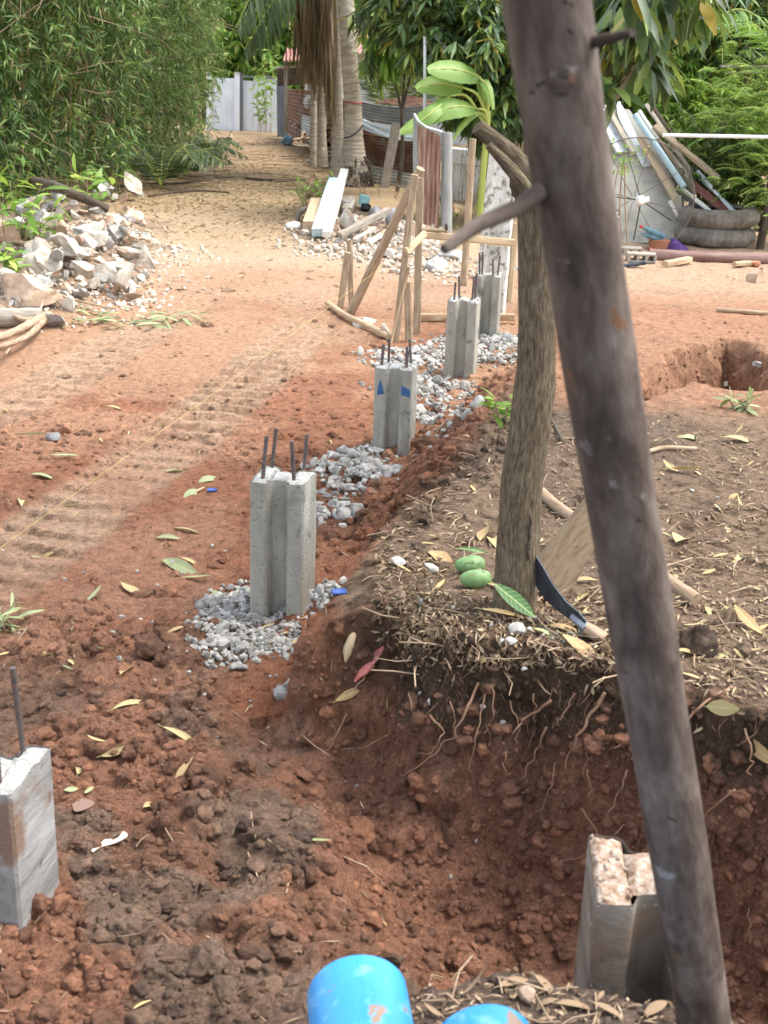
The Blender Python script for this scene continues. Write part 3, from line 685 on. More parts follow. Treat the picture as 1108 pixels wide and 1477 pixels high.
col = cmix(col, ORG, sst(.2, .5, n1) * sst(4.2, 3.2, y) * sst(2.2, 2.8, y) * .35 * sst(.2, -.3, x))
col = cmix(col, g3(168, 146, 124), sst(.03, .1, heap) * .85)
hy = sst(4.6, 5.6, y + .6 * n1 + .25 * (x - 1))
tc = cmix(np.repeat(LIT[None], len(x), 0), GREYB, sst(-.1, .4, n2)); tc = cmix(tc, DARK, sst(.15, .5, n3) * .7); tc = cmix(tc, DARK, sst(.22, .05, sdT) * sst(3.2, 2.6, y) * .5)
tc = cmix(tc, np.array(g3(200, 150, 118)), hy * (.75 + .3 * n2)); tc = cmix(tc, TAN, sst(8, 10, y) * .6)
col = np.where((terr > .001)[:, None], col + (tc - col) * terr[:, None], col)
dep = zt - V[:, 2]
lip = (sdT > -0.45) * sst(-.05, .05, sdT + .3) * sst(0.25 + .09 * n2, 0.15 + .07 * n2, dep) * sst(5.0, 3.2, y) * sst(.2, .5, slope) * sst(-.22, .02, x + .1 * n3)
col = cmix(col, np.array(g3(96, 79, 64)), lip * .95)
col = cmix(col, np.array(g3(176, 116, 84)), .85 * sst(-.04, -.12, x + .1 * n2 - .16 * (y - 2.95)) * sst(-.35, -.1, sdT) * sst(.09, .0, sdT) * sst(2.6, 2.85, y) * sst(4.2, 3.4, y))
col = cmix(col, np.array(g3(112, 98, 88)), Bk * .9 * (.75 + .3 * n2)); col = cmix(col, GREYB, Bk * sst(.1, .4, n3) * .6)
col = cmix(col, np.array(g3(176, 120, 90)), Hk * .7)
col = np.clip(col, 0.01, 1)
ii, jj = np.meshgrid(np.arange(NYg - 1), np.arange(NXg - 1), indexing='ij')
q = (ii * NXg + jj).ravel(); F = np.stack([q, q + 1, q + NXg + 1, q + NXg], 1)
gg = Geo(); gg.add(V, F); ground = gg.build('ground', M['soil'])
ca = ground.data.attributes.new('soil', 'FLOAT_COLOR', 'POINT'); ca.data.foreach_set('color', np.concatenate([col, np.ones((len(col), 1))], 1).astype(np.float32).ravel())
kind(ground, 'structure')
GV = V.reshape(NYg, NXg, 3); GC = col.reshape(NYg, NXg, 3)
bvh = BVHTree.FromPolygons(V.tolist(), F.tolist())
def hit(u, v, up=0.0):                 # where the ground lies behind a photo pixel
    d = ray(u, v); r = bvh.ray_cast(Vector(CAM), Vector(d))
    p = np.array(r[0]) if r[0] is not None else at_z(u, v, 0.0)
    return p + np.array([0, 0, up])
def gz(px_, py_):
    r = bvh.ray_cast(Vector((px_, py_, 6)), Vector((0, 0, -1)))
    return r[0][2] if r[0] is not None else 0.0
def gzn(px_, py_):
    r = bvh.ray_cast(Vector((px_, py_, 6)), Vector((0, 0, -1)))
    return (np.array(r[0]), np.array(r[1])) if r[0] is not None else (np.array([px_, py_, 0.0]), np.array([0, 0, 1.0]))
def colour_at(P):
    i = np.clip(np.searchsorted(ys, P[:, 1]), 0, NYg - 1); j = np.clip(np.searchsorted(xs, P[:, 0]), 0, NXg - 1); return GC[i, j]
def mask_at(arr, P):
    A = arr.reshape(NYg, NXg); i = np.clip(np.searchsorted(ys, P[:, 1]), 0, NYg - 1); j = np.clip(np.searchsorted(xs, P[:, 0]), 0, NXg - 1); return A[i, j]
def samples(n, u0, u1, v0, v1):        # points of the ground seen in a part of the view
    out = []
    for u, v in zip(rng.uniform(u0, u1, n), rng.uniform(v0, v1, n)):
        d = ray(u, v); r = bvh.ray_cast(Vector(CAM), Vector(d))
        if r[0] is not None and r[0][1] < 60: out.append((*r[0], *r[1]))
    return np.array(out)

# loose crumbs and clods of the same earth
def clod_shape(sub, seed):
    V_, F_ = rock_shape(sub, 5, .2, seed, (.6, .95)); r_ = .30 * fbm(V_[:, 0] * 2.2 + seed, V_[:, 1] * 2.2, V_[:, 2] * 2.2, 4, seed, .65) + .10 * lumps(V_[:, 0] * 3 + seed, V_[:, 1] * 3, V_[:, 2] * 3, seed) * 1.5
    return V_ * (1 + r_)[:, None], F_
SH2 = [clod_shape(3, 300 + i) for i in range(6)]; SH1 = [rock_shape(1, 3, .25, 320 + i, (.6, .95)) for i in range(5)]
def clods(name, P, size, shapes):
    S = size[:, None] * rng.uniform(.7, 1.25, (len(P), 3)) * np.array([1, 1, .8])
    P3 = P[:, :3] - P[:, 3:] * (size * .15)[:, None]
    g = scatter_shapes(shapes, P3, S); o = g.build(name, M['clod'])
    V_ = np.zeros(len(o.data.vertices) * 3, np.float32); o.data.vertices.foreach_get('co', V_)
    c = colour_at(V_.reshape(-1, 3)) * 1.02
    a_ = o.data.attributes.new('soil', 'FLOAT_COLOR', 'POINT'); a_.data.foreach_set('color', np.concatenate([c, np.ones((len(c), 1))], 1).astype(np.float32).ravel())
    return kind(o, 'stuff')
P = np.concatenate([samples(6600, -220, 1420, 640, 1500), samples(2600, -40, 1150, 380, 700)])
w = mask_at(np.clip(cl + .35 * steep, 0, 1), P); P = P[rng.random(len(P)) < w * .9 + .03 + .14 * (P[:, 1] > 4.6) * (P[:, 1] < 10)]
clods('soil_crumbs', P, rng.uniform(.004, .011, len(P)) * (1 + .35 * np.maximum(0, P[:, 1] - 4)), SH1)
P = np.concatenate([samples(1900, -200, 1400, 780, 1500), samples(900, 380, 760, 440, 800), samples(420, 0, 480, 400, 720)])
w = mask_at(np.clip(cl, 0, 1), P); P = P[rng.random(len(P)) < w * .8]
clods('soil_clods', P, rng.uniform(.010, .026, len(P)) * rng.uniform(.6, 1.2, len(P)), SH2)
P = np.array([(*hit(u, v), 0, 0, 1) for (u, v) in ((85, 1035), (100, 1050), (215, 935), (235, 955), (175, 970), (260, 1010), (200, 860), (240, 855), (440, 1210), (520, 1200), (470, 1330), (380, 1310), (300, 1390), (90, 620), (120, 628), (150, 622),
                                                  (480, 470), (510, 480), (545, 500), (500, 510), (590, 640), (620, 640), (640, 600), (700, 560), (720, 545), (690, 600), (560, 660), (1050, 905), (1010, 930), (1075, 940), (330, 420), (300, 470))])
clods('big_soil_clods', P, rng.uniform(.03, .055, len(P)), [clod_shape(4, 340 + i) for i in range(5)])

# ------------------------------------------------------------ concrete piles (H section, four bars left standing)
def pile_profile(W, D, tf, gd, ch=0.006):
    a, b = W / 2, D / 2; go = a - tf; gi = go - 0.013
    q = [(-a, -b), (-go, -b), (-gi, -b + gd), (gi, -b + gd), (go, -b), (a, -b), (a, b), (go, b), (gi, b - gd), (-gi, b - gd), (-go, b), (-a, b)]
    out = []
    n = len(q)
    for i in range(n):                 # ease the arrises and put points along the sides
        p = np.array(q[i], float); pr = nrm(np.array(q[i - 1]) - p); nx = nrm(np.array(q[(i + 1) % n]) - p)
        out += [p + pr * ch, p + nx * ch]
    pts = []
    for i in range(len(out)):
        p0, p1 = out[i], out[(i + 1) % len(out)]; m = max(1, int(np.linalg.norm(p1 - p0) / 0.016))
        for k in range(m): pts.append(p0 + (p1 - p0) * k / m)
    return np.array(pts)
def make_pile(u, v, vt, label, W=.165, D=.17, tf=.05, gd=.045, rot=-10, bars=((-.05, -.05, .13), (-.05, .05, .12), (.05, -.05, .13), (.05, .05, .12)), mat='concrete', lean=(0, 0), Y=None, zb=None,
              topmat='concrete_top', seed=0, group='cut concrete piles in a row', topw=1.0, brk=0.008, chunk=0.0, dig=0.35):
    c0 = hit(u, v) if Y is None else at_d(u, v, Y)
    if zb is not None: c0[2] = zb
    d = (c0[:2] - CAM[:2]); th = R(rot); fx = np.array([math.cos(th), math.sin(th)]); fy = np.array([-math.sin(th), math.cos(th)])
    base = c0[:2] + fy * D / 2
    top = at_d(u, vt, c0[1])[2]; H = top - c0[2]
    root = thing('concrete_pile', label, 'pile', (base[0], base[1], c0[2]), group)
    pr = pile_profile(W, D, tf, gd); n = len(pr); zs = np.linspace(-dig, H, max(4, int((H + dig) / 0.03)))
    V, L = [], []
    for i, zz in enumerate(zs):
        f = (zz + dig) / (H + dig)
        q = pr * (1 + (topw - 1) * f)
        q = q + 0.0012 * vnoise(pr[:, 0] * 60 + seed, pr[:, 1] * 60, np.full(n, zz * 20), 7)[:, None]
        zt_ = np.full(n, zz)
        if i == len(zs) - 1: zt_ = zt_ + brk * fbm(pr[:, 0] * 14 + seed * 3, pr[:, 1] * 14, None, 4, 5) * 1.6 - chunk * sst(.2, 1, (pr[:, 0] / W * 2)) * H
        P2 = base + q[:, :1] * fx + q[:, 1:] * fy + np.array(lean) * max(zz, 0)
        V.append(np.concatenate([P2, (zt_ + c0[2])[:, None]], 1)); L.append(np.stack([pr[:, 0] + pr[:, 1] * .7 + seed * 1.3, zt_ + seed * .7, pr[:, 1] - pr[:, 0] * .5 + seed], 1))
    m = len(zs)
    F = [(i * n + j, i * n + (j + 1) % n, (i + 1) * n + (j + 1) % n, (i + 1) * n + j) for i in range(m - 1) for j in range(n)]
    g = Geo(); g.add(np.concatenate(V), F, np.concatenate(L)); g.build('shaft', M[mat], root, sharp=35)
    # crumbled top: three patches of broken concrete over flanges and web
    tg = Geo()
    for (xa, xb, ya, yb) in ((-W / 2, -W / 2 + tf, -D / 2, D / 2), (-W / 2 + tf, W / 2 - tf, -D / 2 + gd, D / 2 - gd), (W / 2 - tf, W / 2, -D / 2, D / 2)):
        nx, ny = max(3, int((xb - xa) / .008)), max(3, int((yb - ya) / .008))
        A, B = np.meshgrid(np.linspace(xa, xb, nx + 1), np.linspace(ya, yb, ny + 1)); A = A.ravel() * topw; B = B.ravel() * topw; cx_, cy_ = (xa + xb) / 2 * topw, (ya + yb) / 2 * topw; edge = np.maximum(np.abs(A - cx_) / ((xb - xa) / 2 * topw), np.abs(B - cy_) / ((yb - ya) / 2 * topw)); A = cx_ + (A - cx_) * .985; B = cy_ + (B - cy_) * .985
        hgt = brk * 1.6 * fbm(A * 14 + seed * 3, B * 14, None, 4, 5) - chunk * sst(.2, 1, A / W * 2) * H + 0.35 * brk * np.abs(fbm(A * 90 + seed, B * 90, None, 3, 8)) + .004 - .011 * sst(.75, 1.0, edge + .12 * fbm(A * 40, B * 40, None, 2, 3))
        P2 = base + A[:, None] * fx + B[:, None] * fy + np.array(lean) * H
        FF = np.array([(j * (nx + 1) + i, j * (nx + 1) + i + 1, (j + 1) * (nx + 1) + i + 1, (j + 1) * (nx + 1) + i) for j in range(ny) for i in range(nx)])
        tg.add(np.concatenate([P2, (hgt + top)[:, None]], 1), FF, np.stack([A + seed, B, hgt], 1))
    for k in range(34):
        s = rng.choice([-1, 1]); cx = s * (W / 2 - tf * rng.uniform(.05, .95)); cy = rng.uniform(-.47, .47) * D
        p = base + cx * topw * fx + cy * fy + np.array(lean) * H
        rock(tg, (*p, top - chunk * H * (1 if s > 0 else 0) + .002), rng.uniform(.006, .018, 3), seed=900 + k, sub=2)
    tg.build('broken_top', M[topmat], root, sharp=50)
    for bx, by, bh in bars:
        rb = Geo(); p = base + bx * fx + by * fy + np.array(lean) * H; n_ = int((bh + .05) / .0045)
        zz = np.linspace(-.05, bh, n_); lx, ly = rng.normal(0, .05, 2)
        PP = np.stack([p[0] + lx * zz, p[1] + ly * zz, top + zz], 1)
        tube(rb, PP, np.where(np.arange(n_) % 2, .0066, .0054), 8, seed=rng.random()); rb.build('rebar', M['steel'], root)
    return root, base, c0, top, (fx, fy)

make_pile(-30, 1335, 1142, 'mud streaked grey pile at the edge of the churned clay beside the muddy puddles', mat='concrete_streak', bars=((.05, -.055, .16), (.045, .06, .2), (-.05, -.05, .17), (-.05, .05, .15)), seed=1, rot=-9, W=.18, D=.18)
make_pile(398, 897, 700, 'clean grey stub pile with four upright bars standing on a patch of crushed gravel', seed=2, bars=((-.05, -.055, .135), (-.052, .052, .13), (.045, -.05, .13), (.048, .055, .12)))
r2 = make_pile(563, 656, 534, 'grey stub pile with blue paint marks on its front', seed=3, bars=((-.06, -.04, .10), (-.045, .045, .11), (.05, -.045, .08), (.055, .05, .11), (.042, .0, .09)))
make_pile(661, 546, 436, 'grey stub pile just before the pair of piles nearest the batter board', seed=4, bars=((-.05, -.05, .10), (-.035, .05, .12), (.045, -.02, .13), (.052, .05, .14)))
make_pile(698, 488, 399, 'grey stub pile tight in front of the tall white pile', seed=5, bars=((-.055, -.05, .14), (-.04, -.05, .15), (.03, -.05, .11), (.06, -.05, .13)))
make_pile(703, 462, 222, 'tall uncut pile with a whitish weathered face and chipped head', mat='concrete_old', topmat='concrete_old', W=.215, D=.18, tf=.055, gd=.02, seed=6, bars=((-.05, 0, .02),), topw=.86, brk=.02, chunk=.1, lean=(.03, 0))
make_pile(930, 1440, 1310, 'mud caked pile standing in the trench behind the leaning pole', mat='concrete_mud', topmat='mud_top', W=.185, D=.185, tf=.056, gd=.036, Y=1.585, zb=-.1, seed=7, rot=-4, bars=((.07, .06, .02),), brk=.012)
# the two blue marks, thin coats of paint standing 1 mm proud
root2, b2, c2, top2, (fx2, fy2) = r2
def on_face(a, zz): p = b2 + fx2 * a - fy2 * (.17 / 2 + .0012); return (p[0], p[1], zz)
g = Geo(); g.add([on_face(-.055, top2 - .045), on_face(-.035, top2 - .105), on_face(-.068, top2 - .115), on_face(-.066, top2 - .08)], [(0, 3, 2, 1)]); g.build('paint_mark', M['blue_paint'], root2, smooth=False)
g = Geo(); g.add([on_face(.037, top2 - .06), on_face(.078, top2 - .085), on_face(.078, top2 - .115), on_face(.037, top2 - .108)], [(0, 3, 2, 1)]); g.build('paint_mark', M['blue_paint'], root2, smooth=False)

# gravel heaps round the piles
def gravel(name, spots, n, lo, hi, shapes, mat='gravel', flat=.03):
    P = []
    for (u, v, r, wgt) in spots:
        c = hit(u, v)
        k = int(n * wgt); a = rng.uniform(0, 6.28, k); q = r * np.sqrt(rng.random(k)) * rng.uniform(.6, 1.15, k)
        for aa, qq in zip(a, q):
            X_, Y_ = c[0] + qq * math.cos(aa), c[1] + qq * math.sin(aa) * 1.1
            P.append((X_, Y_, gz(X_, Y_) + flat * max(0, 1 - qq / r) * rng.random()))
    P = np.array(P); S = rng.uniform(lo, hi, len(P)) * np.where(rng.random(len(P)) < .06, 2.0, 1)
    g = scatter_shapes(shapes, P, S[:, None] * rng.uniform(.6, 1.3, (len(P), 3)))
    return kind(g.build(name, M[mat], smooth=False), 'stuff')
SHG = [rock_shape(2, 9, .08, 400 + i, (.4, .75)) for i in range(6)]
gravel('crushed_gravel', [(352, 880, .16, .30), (335, 930, .13, .20), (400, 925, .10, .12), (450, 868, .08, .10), (375, 872, .20, .22)], 1500, .006, .015, SHG)
gravel('crushed_gravel', [(505, 690, .22, .4), (480, 735, .12, .08), (520, 660, .15, .2), (610, 560, .3, .5), (625, 600, .16, .2), (655, 620, .16, .1), (600, 520, .35, .5), (680, 500, .35, .5), (730, 495, .2, .2), (715, 520, .2, .1)], 620, .009, .024, SHG)
gravel('scattered_stone_chips', [(300, 960, .35, .2), (250, 830, .5, .1), (480, 720, .3, .2), (200, 800, 1.0, .1), (650, 870, .25, .15), (960, 760, .6, .2), (760, 915, .2, .2)], 170, .003, .009, SHG)
for (u, v, s, lab, mt) in ((395, 925, (.06, .035, .03), 'long grey chip of concrete before the stub pile on gravel', 'gravel'), (345, 965, (.05, .05, .03), 'pale lump at the near rim of the gravel patch', 'gravel'),
                           (283, 935, (.03, .02, .02), 'small grey chip at the left rim of the gravel patch', 'gravel'), (76, 635, (.07, .06, .06), 'angular grey stone on the clay beside the track marks', 'stone_grey'),
                           (729, 492, (.09, .09, .08), 'round grey stone by the foot of the mango tree side of the pile row', 'stone_grey'), (745, 913, (.055, .045, .04), 'rough pale stone on the lip of the bank below the mango trunk', 'gravel'),
                           (738, 928, (.04, .03, .02), 'flat white stone under the rough pale stone on the lip', 'concrete_top'), (722, 928, (.025, .02, .018), 'small white stone at the lip of the bank', 'concrete_top'),
                           (575, 815, (.05, .035, .03), 'white lump in the turf at the top of the spur', 'concrete_top'), (622, 822, (.06, .03, .03), 'pale lump beside the green mangoes', 'rubble'),
                           (760, 1440, (.035, .03, .025), 'stone on the dark near bank beside the blue pipes', 'rubble_brown'), (886, 1432, (.04, .025, .02), 'pale brown stone on the dark bank below the trench pile', 'rubble_brown')):
    g = Geo(); rock(g, hit(u, v, s[2] * .25), s, seed=int(u), sub=3, cuts=9); solo('stone', g, M[mt], lab, 'stone', sharp=30)
for (u, v, lab) in ((489, 857, 'blue chip of tile at the top of the red spur'), (306, 709, 'tiny blue chip on the clay left of the gravel pile'), (552, 572, 'blue scrap on the gravel beside the blue marked pile')):
    g = Geo(); p = hit(u, v, .006); beam(g, p - [.018, 0, 0], p + [.018, .008, 0], .03, .006, bev=.002, seg=1); solo('tile_chip', g, M['blue_bit'], lab, 'tile chip')

# ------------------------------------------------------------ leaning pole close to the lens
pa, pb = CAM + ray(790, 0) * 1.045, CAM + ray(1014, 1477) * 1.74
dv = (pb - pa); P0 = pa - dv * .75; P1 = pb + dv * .09
root = thing('wooden_pole', 'thick weathered grey brown pole leaning close in front across the whole view', 'pole', (P1[0], P1[1], .3))
g = Geo(); n = 90; t = np.linspace(0, 1, n)[:, None]
P = P0 + (P1 - P0) * t; P = P + np.stack([.003 * np.sin(t[:, 0] * 9), 0 * t[:, 0], 0 * t[:, 0]], 1)
tube(g, P, .0375 * (1 + .012 * np.sin(np.arange(n) * .55)), 40, rough=.02, seed=.4); g.build('shaft', M['pole_wood'], root)
def on_pole(u, v, out=.032):           # a point of the pole's near side behind a pixel
    f = v / 1477.0; s_ = 1 / ((1 - f) / 1.045 + f / 1.74); return CAM + ray(u, v) * (s_ - out)
g = Geo(); a = on_pole(800, 262, 0); b = CAM + ray(640, 360) * 1.02
tube(g, np.array([a, a + (b - a) * .35 + np.array([0, 0, -.004]), a + (b - a) * .7 + [0, 0, .003], b]), [.0095, .008, .0068, .0045], 12, rough=.08, seed=2.2); g.build('side_twig', M['pole_wood'], root)
g = Geo(); a = on_pole(835, 66, 0); b = CAM + ray(912, 47) * 1.0
tube(g, np.array([a, (a + b) / 2, b]), [.0055, .005, .0035], 10, rough=.1, seed=2.9); g.build('side_twig', M['pole_wood'], root)
for (u, v, r) in ((880, 627, .011), (812, 108, .013), (926, 890, .009), (990, 1295, .009), (860, 400, .009)):
    g = Geo(); c = on_pole(u, v, .0345); rock(g, c, (r * 1.7, r * .55, r * 2.3), seed=u, sub=4, cuts=0, rough=.3, rot=np.eye(3)); rock(g, c + np.array([0, -r * .22, .001]), (r * .8, r * .25, r * 1.0), seed=u + 1, sub=3, cuts=0, rough=.3, rot=np.eye(3), mi=1); g.build('knot', [M['pole_wood'], M['bark_dark']], root)

# ------------------------------------------------------------ blue pipes on the near bank
def pipe(u, v, zt_, label, r=.07):
    e = at_z(u, v, zt_); d = nrm(np.array([-.13, 1, 0.0])); c = e - [0, 0, r]
    t = np.linspace(0, 1, 24)[:, None]; P = c - d * 1.15 * t; n = 56; g = Geo()
    th = np.linspace(0, 2 * math.pi, n, endpoint=False); X = np.cross(d, [0, 0, 1.0]); Z = np.array([0, 0, 1.0])
    rings, LC = [], []
    for rr, q in ((r - .006, P[::-1]), (r - .0055, P[:1]), (r - .002, P[:1] + d * .002), (r, P[:1] - d * .001), (r, P)):
        for c_ in q:
            rings.append(c_ + rr * (np.cos(th)[:, None] * X + np.sin(th)[:, None] * Z)); s_ = float(np.dot(c_ - c, d)); LC.append(np.stack([np.cos(th) * r + u * .01, np.full(n, s_), np.sin(th) * r], 1))
    m = len(rings); F = np.array([(i * n + j, i * n + (j + 1) % n, (i + 1) * n + (j + 1) % n, (i + 1) * n + j) for i in range(m - 1) for j in range(n)])
    g.add(np.concatenate(rings), F, np.concatenate(LC)); return solo('blue_pipe', g, M['pvc_blue'], label, 'pipe', 'blue plastic pipes on the near bank', sharp=40)
pipe(517, 1377, .455, 'bright blue plastic pipe with brown scuffs reaching out furthest over the clay')
pipe(700, 1448, .452, 'shorter blue plastic pipe showing only its rounded end beside the scuffed one')

# ------------------------------------------------------------ mango tree on the bank
bt = hit(742, 886); YT = bt[1] + .04
root = tree_root = thing('mango_tree', 'slim mango tree with bent trunk and sawn limb at the bank edge', 'tree', (bt[0], YT, bt[2]))
pts = [(741, 930, 37), (742, 888, 35), (744, 840, 33), (748, 760, 32.5), (754, 690, 32.5), (764, 620, 31.5), (771, 560, 30.5), (774, 510, 29), (774, 440, 27.5), (772, 370, 26.5), (771, 300, 26), (776, 235, 25), (786, 120, 23), (796, 0, 22), (806, -160, 20), (830, -330, 17), (880, -520, 13)]
P = np.array([at_d(u, v, YT + max(0, (300 - v)) * .0006) for u, v, r in pts]); rr = np.array([r * .94 / ppm(p) for (u, v, r), p in zip(pts, P)])
Q = spline(P, 150); r2_ = np.interp(np.linspace(0, 1, 150), np.linspace(0, 1, len(rr)), rr)
g = Geo(); tube(g, Q, r2_ * (1 + .05 * np.exp(-((np.arange(150) - 56) / 3.) ** 2)), 40, rough=.05, seed=1.3); g.build('trunk', M['bark_mango'], root)
g = Geo(); L_ = [(782, 290, 16), (760, 254, 17), (738, 226, 15), (712, 202, 13), (689, 183, 11)]
P = np.array([at_d(u, v, YT - .02 - i * .012) for i, (u, v, r) in enumerate(L_)]); tube(g, spline(P, 26), np.interp(np.linspace(0, 1, 26), np.linspace(0, 1, 5), [r / ppm(p) for (u, v, r), p in zip(L_, P)]), 20, rough=.07, seed=3.1)
L_ = [(770, 300, 9), (754, 266, 10), (732, 238, 9), (704, 209, 6)]
P = np.array([at_d(u, v, YT - .045 - i * .012) for i, (u, v, r) in enumerate(L_)]); tube(g, spline(P, 20), np.interp(np.linspace(0, 1, 20), np.linspace(0, 1, 4), [r / ppm(p) for (u, v, r), p in zip(L_, P)]), 14, rough=.1, seed=4.4)
cl_ = g.build('sawn_limb', M['bark_mango'], root)
g = Geo(); L_ = [(758, 296, 10), (746, 275, 10), (740, 256, 7)]
P = np.array([at_d(u, v, YT + .02) for (u, v, r) in L_]); tube(g, spline(P, 12), [.010, .013, .015, .016, .015, .016, .014, .013, .014, .012, .010, .008], 12, rough=.3, seed=5.5); g.build('dead_stub', M['bark_dark'], root)
# scar and chop marks on the trunk
g = Geo()
for i, (u, v) in enumerate(((766, 752), (765, 768), (763, 785), (762, 800))):
    c = at_d(u, v, YT - .045); rock(g, c, (.012, .012, .045), seed=40 + i, sub=2, rot=np.eye(3))
g.build('bark_scar', M['bark_dark'], root)
# crown: one branch hangs down into the view, the rest spreads over the yard above it
def whorls(g, C_, D_, L, W, nl, mi=0, droop=.25, hang=.6, rows=3, jl=.25):
    C_ = np.asarray(C_, float); n = len(C_)
    idx = np.repeat(np.arange(n), nl); k = len(idx)
    d = nrm(unit(k) * np.array([1, 1, .55]) + D_[idx] * .55 + np.array([0, 0, -hang]))
    N_ = nrm(unit(k) * .45 + np.array([0, 0, 1.0]) + d * .15)
    p = C_[idx] + unit(k) * .02 * L / .2
    leafset(g, p, d, N_, L * rng.uniform(1 - jl, 1 + jl, k), W * rng.uniform(.8, 1.2, k), rows, .18, droop, mi)
bp = [(830, -330, 4.2), (905, -180, 4.5), (985, -60, 4.7), (965, 8, 4.8), (928, 85, 4.85), (887, 142, 4.8)]
Pb = np.array([at_d(*q) for q in bp]); Pb = np.concatenate([Q[-28:-27], Pb]); Qb = spline(Pb, 40)
g = Geo(); tube(g, Qb, np.linspace(.03, .010, 40), 10, rough=.1, seed=2.0)
cs, ds = [], []
for (u, v, n_, su, sv, dd) in ((945, -25, 22, 46, 34, .35), (920, 45, 20, 34, 32, .3), (895, 20, 14, 22, 36, .3), (975, 5, 10, 30, 34, .3), (890, -40, 16, 30, 36, .3), (990, -50, 10, 30, 36, .4), (880, 120, 3, 10, 14, .15), (945, 88, 3, 12, 8, .2)):
    for _ in range(n_):
        c = at_d(rng.normal(u, su * .8), rng.normal(v, sv * .7), rng.normal(4.85, dd))
        j = np.argmin(np.linalg.norm(Qb - c, axis=1)); a = Qb[j]
        if rng.random() < .6: tube(g, np.array([a, a + (c - a) * .5 + [0, 0, .02], c]), [.005, .0035, .002], 5, caps=False, seed=1)
        cs.append(c); ds.append(nrm(c - a))
g.build('branch', M['stick'], root)
lf = Geo(); whorls(lf, np.array(cs), np.array(ds), .165, .040, 8)
# what hangs above the frame
cs, ds = [], []
bg_ = Geo()
for i in range(26):
    e = np.array([rng.normal(1.1, 1.0), rng.normal(4.3, 1.0), rng.uniform(3.0, 4.6)]); s = Q[-1 - rng.integers(0, 14)]
    tube(bg_, np.array([s, (s + e) / 2 + [0, 0, .15], e]), [.012, .008, .004], 6, caps=False, seed=i)
    for _ in range(4): cs.append(e + rng.normal(0, .22, 3)); ds.append(nrm(e - s))
whorls(lf, np.array(cs), np.array(ds), .19, .045, 10, rows=1); bg_.build('branch', M['stick'], root)
lf.build('leaves', M['leaf_mango'], root)
# roots hanging from the cut bank below the tree
def root_at(pix, r=.0035, out=.02, wob=.012):
    P = []
    for (u, v) in pix:
        p = hit(u, v); P.append(p - nrm(p - CAM) * out)
    Q_ = spline(np.array(P), max(8, 7 * len(P))); Q_ = Q_ + wob * np.stack([fbm(np.arange(len(Q_)) * .35 + pix[0][0] + 50 * k, np.zeros(len(Q_)), None, 2, 60 + k) for k in range(3)], 1) * np.linspace(.2, 1, len(Q_))[:, None]
    g = Geo(); tube(g, Q_, np.linspace(r, r * .35, len(Q_)), 6, seed=pix[0][0] * .01); g.build('root', M['root'], root)
for pix, r in (([(795, 1010), (762, 1035), (735, 1058)], .004), ([(872, 1000), (838, 1055), (815, 1110)], .0045), ([(788, 1050), (770, 1090), (754, 1125)], .003), ([(900, 1070), (880, 1085)], .003), ([(1055, 990), (1010, 1020), (990, 1050), (998, 1090)], .004),
               ([(1060, 1140), (1020, 1175), (1010, 1185)], .003), ([(840, 1165), (860, 1215), (790, 1250)], .0025), ([(905, 1110), (890, 1150), (875, 1175)], .003), ([(730, 1085), (728, 1115)], .002), ([(848, 1110), (852, 1150)], .0025), ([(620, 1030), (640, 1060), (610, 1090)], .003),
               ([(500, 1030), (486, 1060), (470, 1088)], .0025), ([(690, 985), (665, 1040), (640, 1075), (580, 1120)], .0035), ([(560, 1060), (520, 1080), (505, 1084)], .002), ([(700, 1000), (690, 1050), (672, 1110)], .0025), ([(650, 1010), (655, 1050)], .002),
               ([(710, 990), (712, 1030), (700, 1060)], .002), ([(770, 1000), (775, 1040)], .002), ([(830, 1000), (812, 1030), (800, 1050)], .0025), ([(735, 1010), (748, 1050), (742, 1080)], .002), ([(590, 1000), (600, 1040)], .002), ([(1075, 1050), (1085, 1090), (1080, 1120)], .003),
               ([(540, 960), (520, 985), (500, 1000)], .003), ([(1080, 1310), (1082, 1360)], .002), ([(800, 1100), (790, 1150), (760, 1180)], .0018), ([(850, 1060), (845, 1100), (838, 1120)], .0016), ([(900, 1190), (870, 1220)], .0018)):
    root_at(pix, r)
fr = []
for _ in range(130):                   # finer root hair along the dark lip
    u = rng.uniform(560, 1108); v = 960 + rng.uniform(0, 90) + (0 if u > 620 else -20); fr.append((u, v))
g = Geo()
for (u, v) in fr:
    p = hit(u, v); p = p - nrm(p - CAM) * .004; L1 = rng.uniform(.015, .06); q = p + np.array([rng.normal(0, .5), -.25, -1]) * L1 * .5; e = q + np.array([rng.normal(0, .7), -.15, -1]) * L1 * .5
    tube(g, np.array([p, q, e]), [.0009, .0007, .0004], 4, caps=False, seed=u)
kind(g.build('root_hair', M['root'], root), 'stuff')

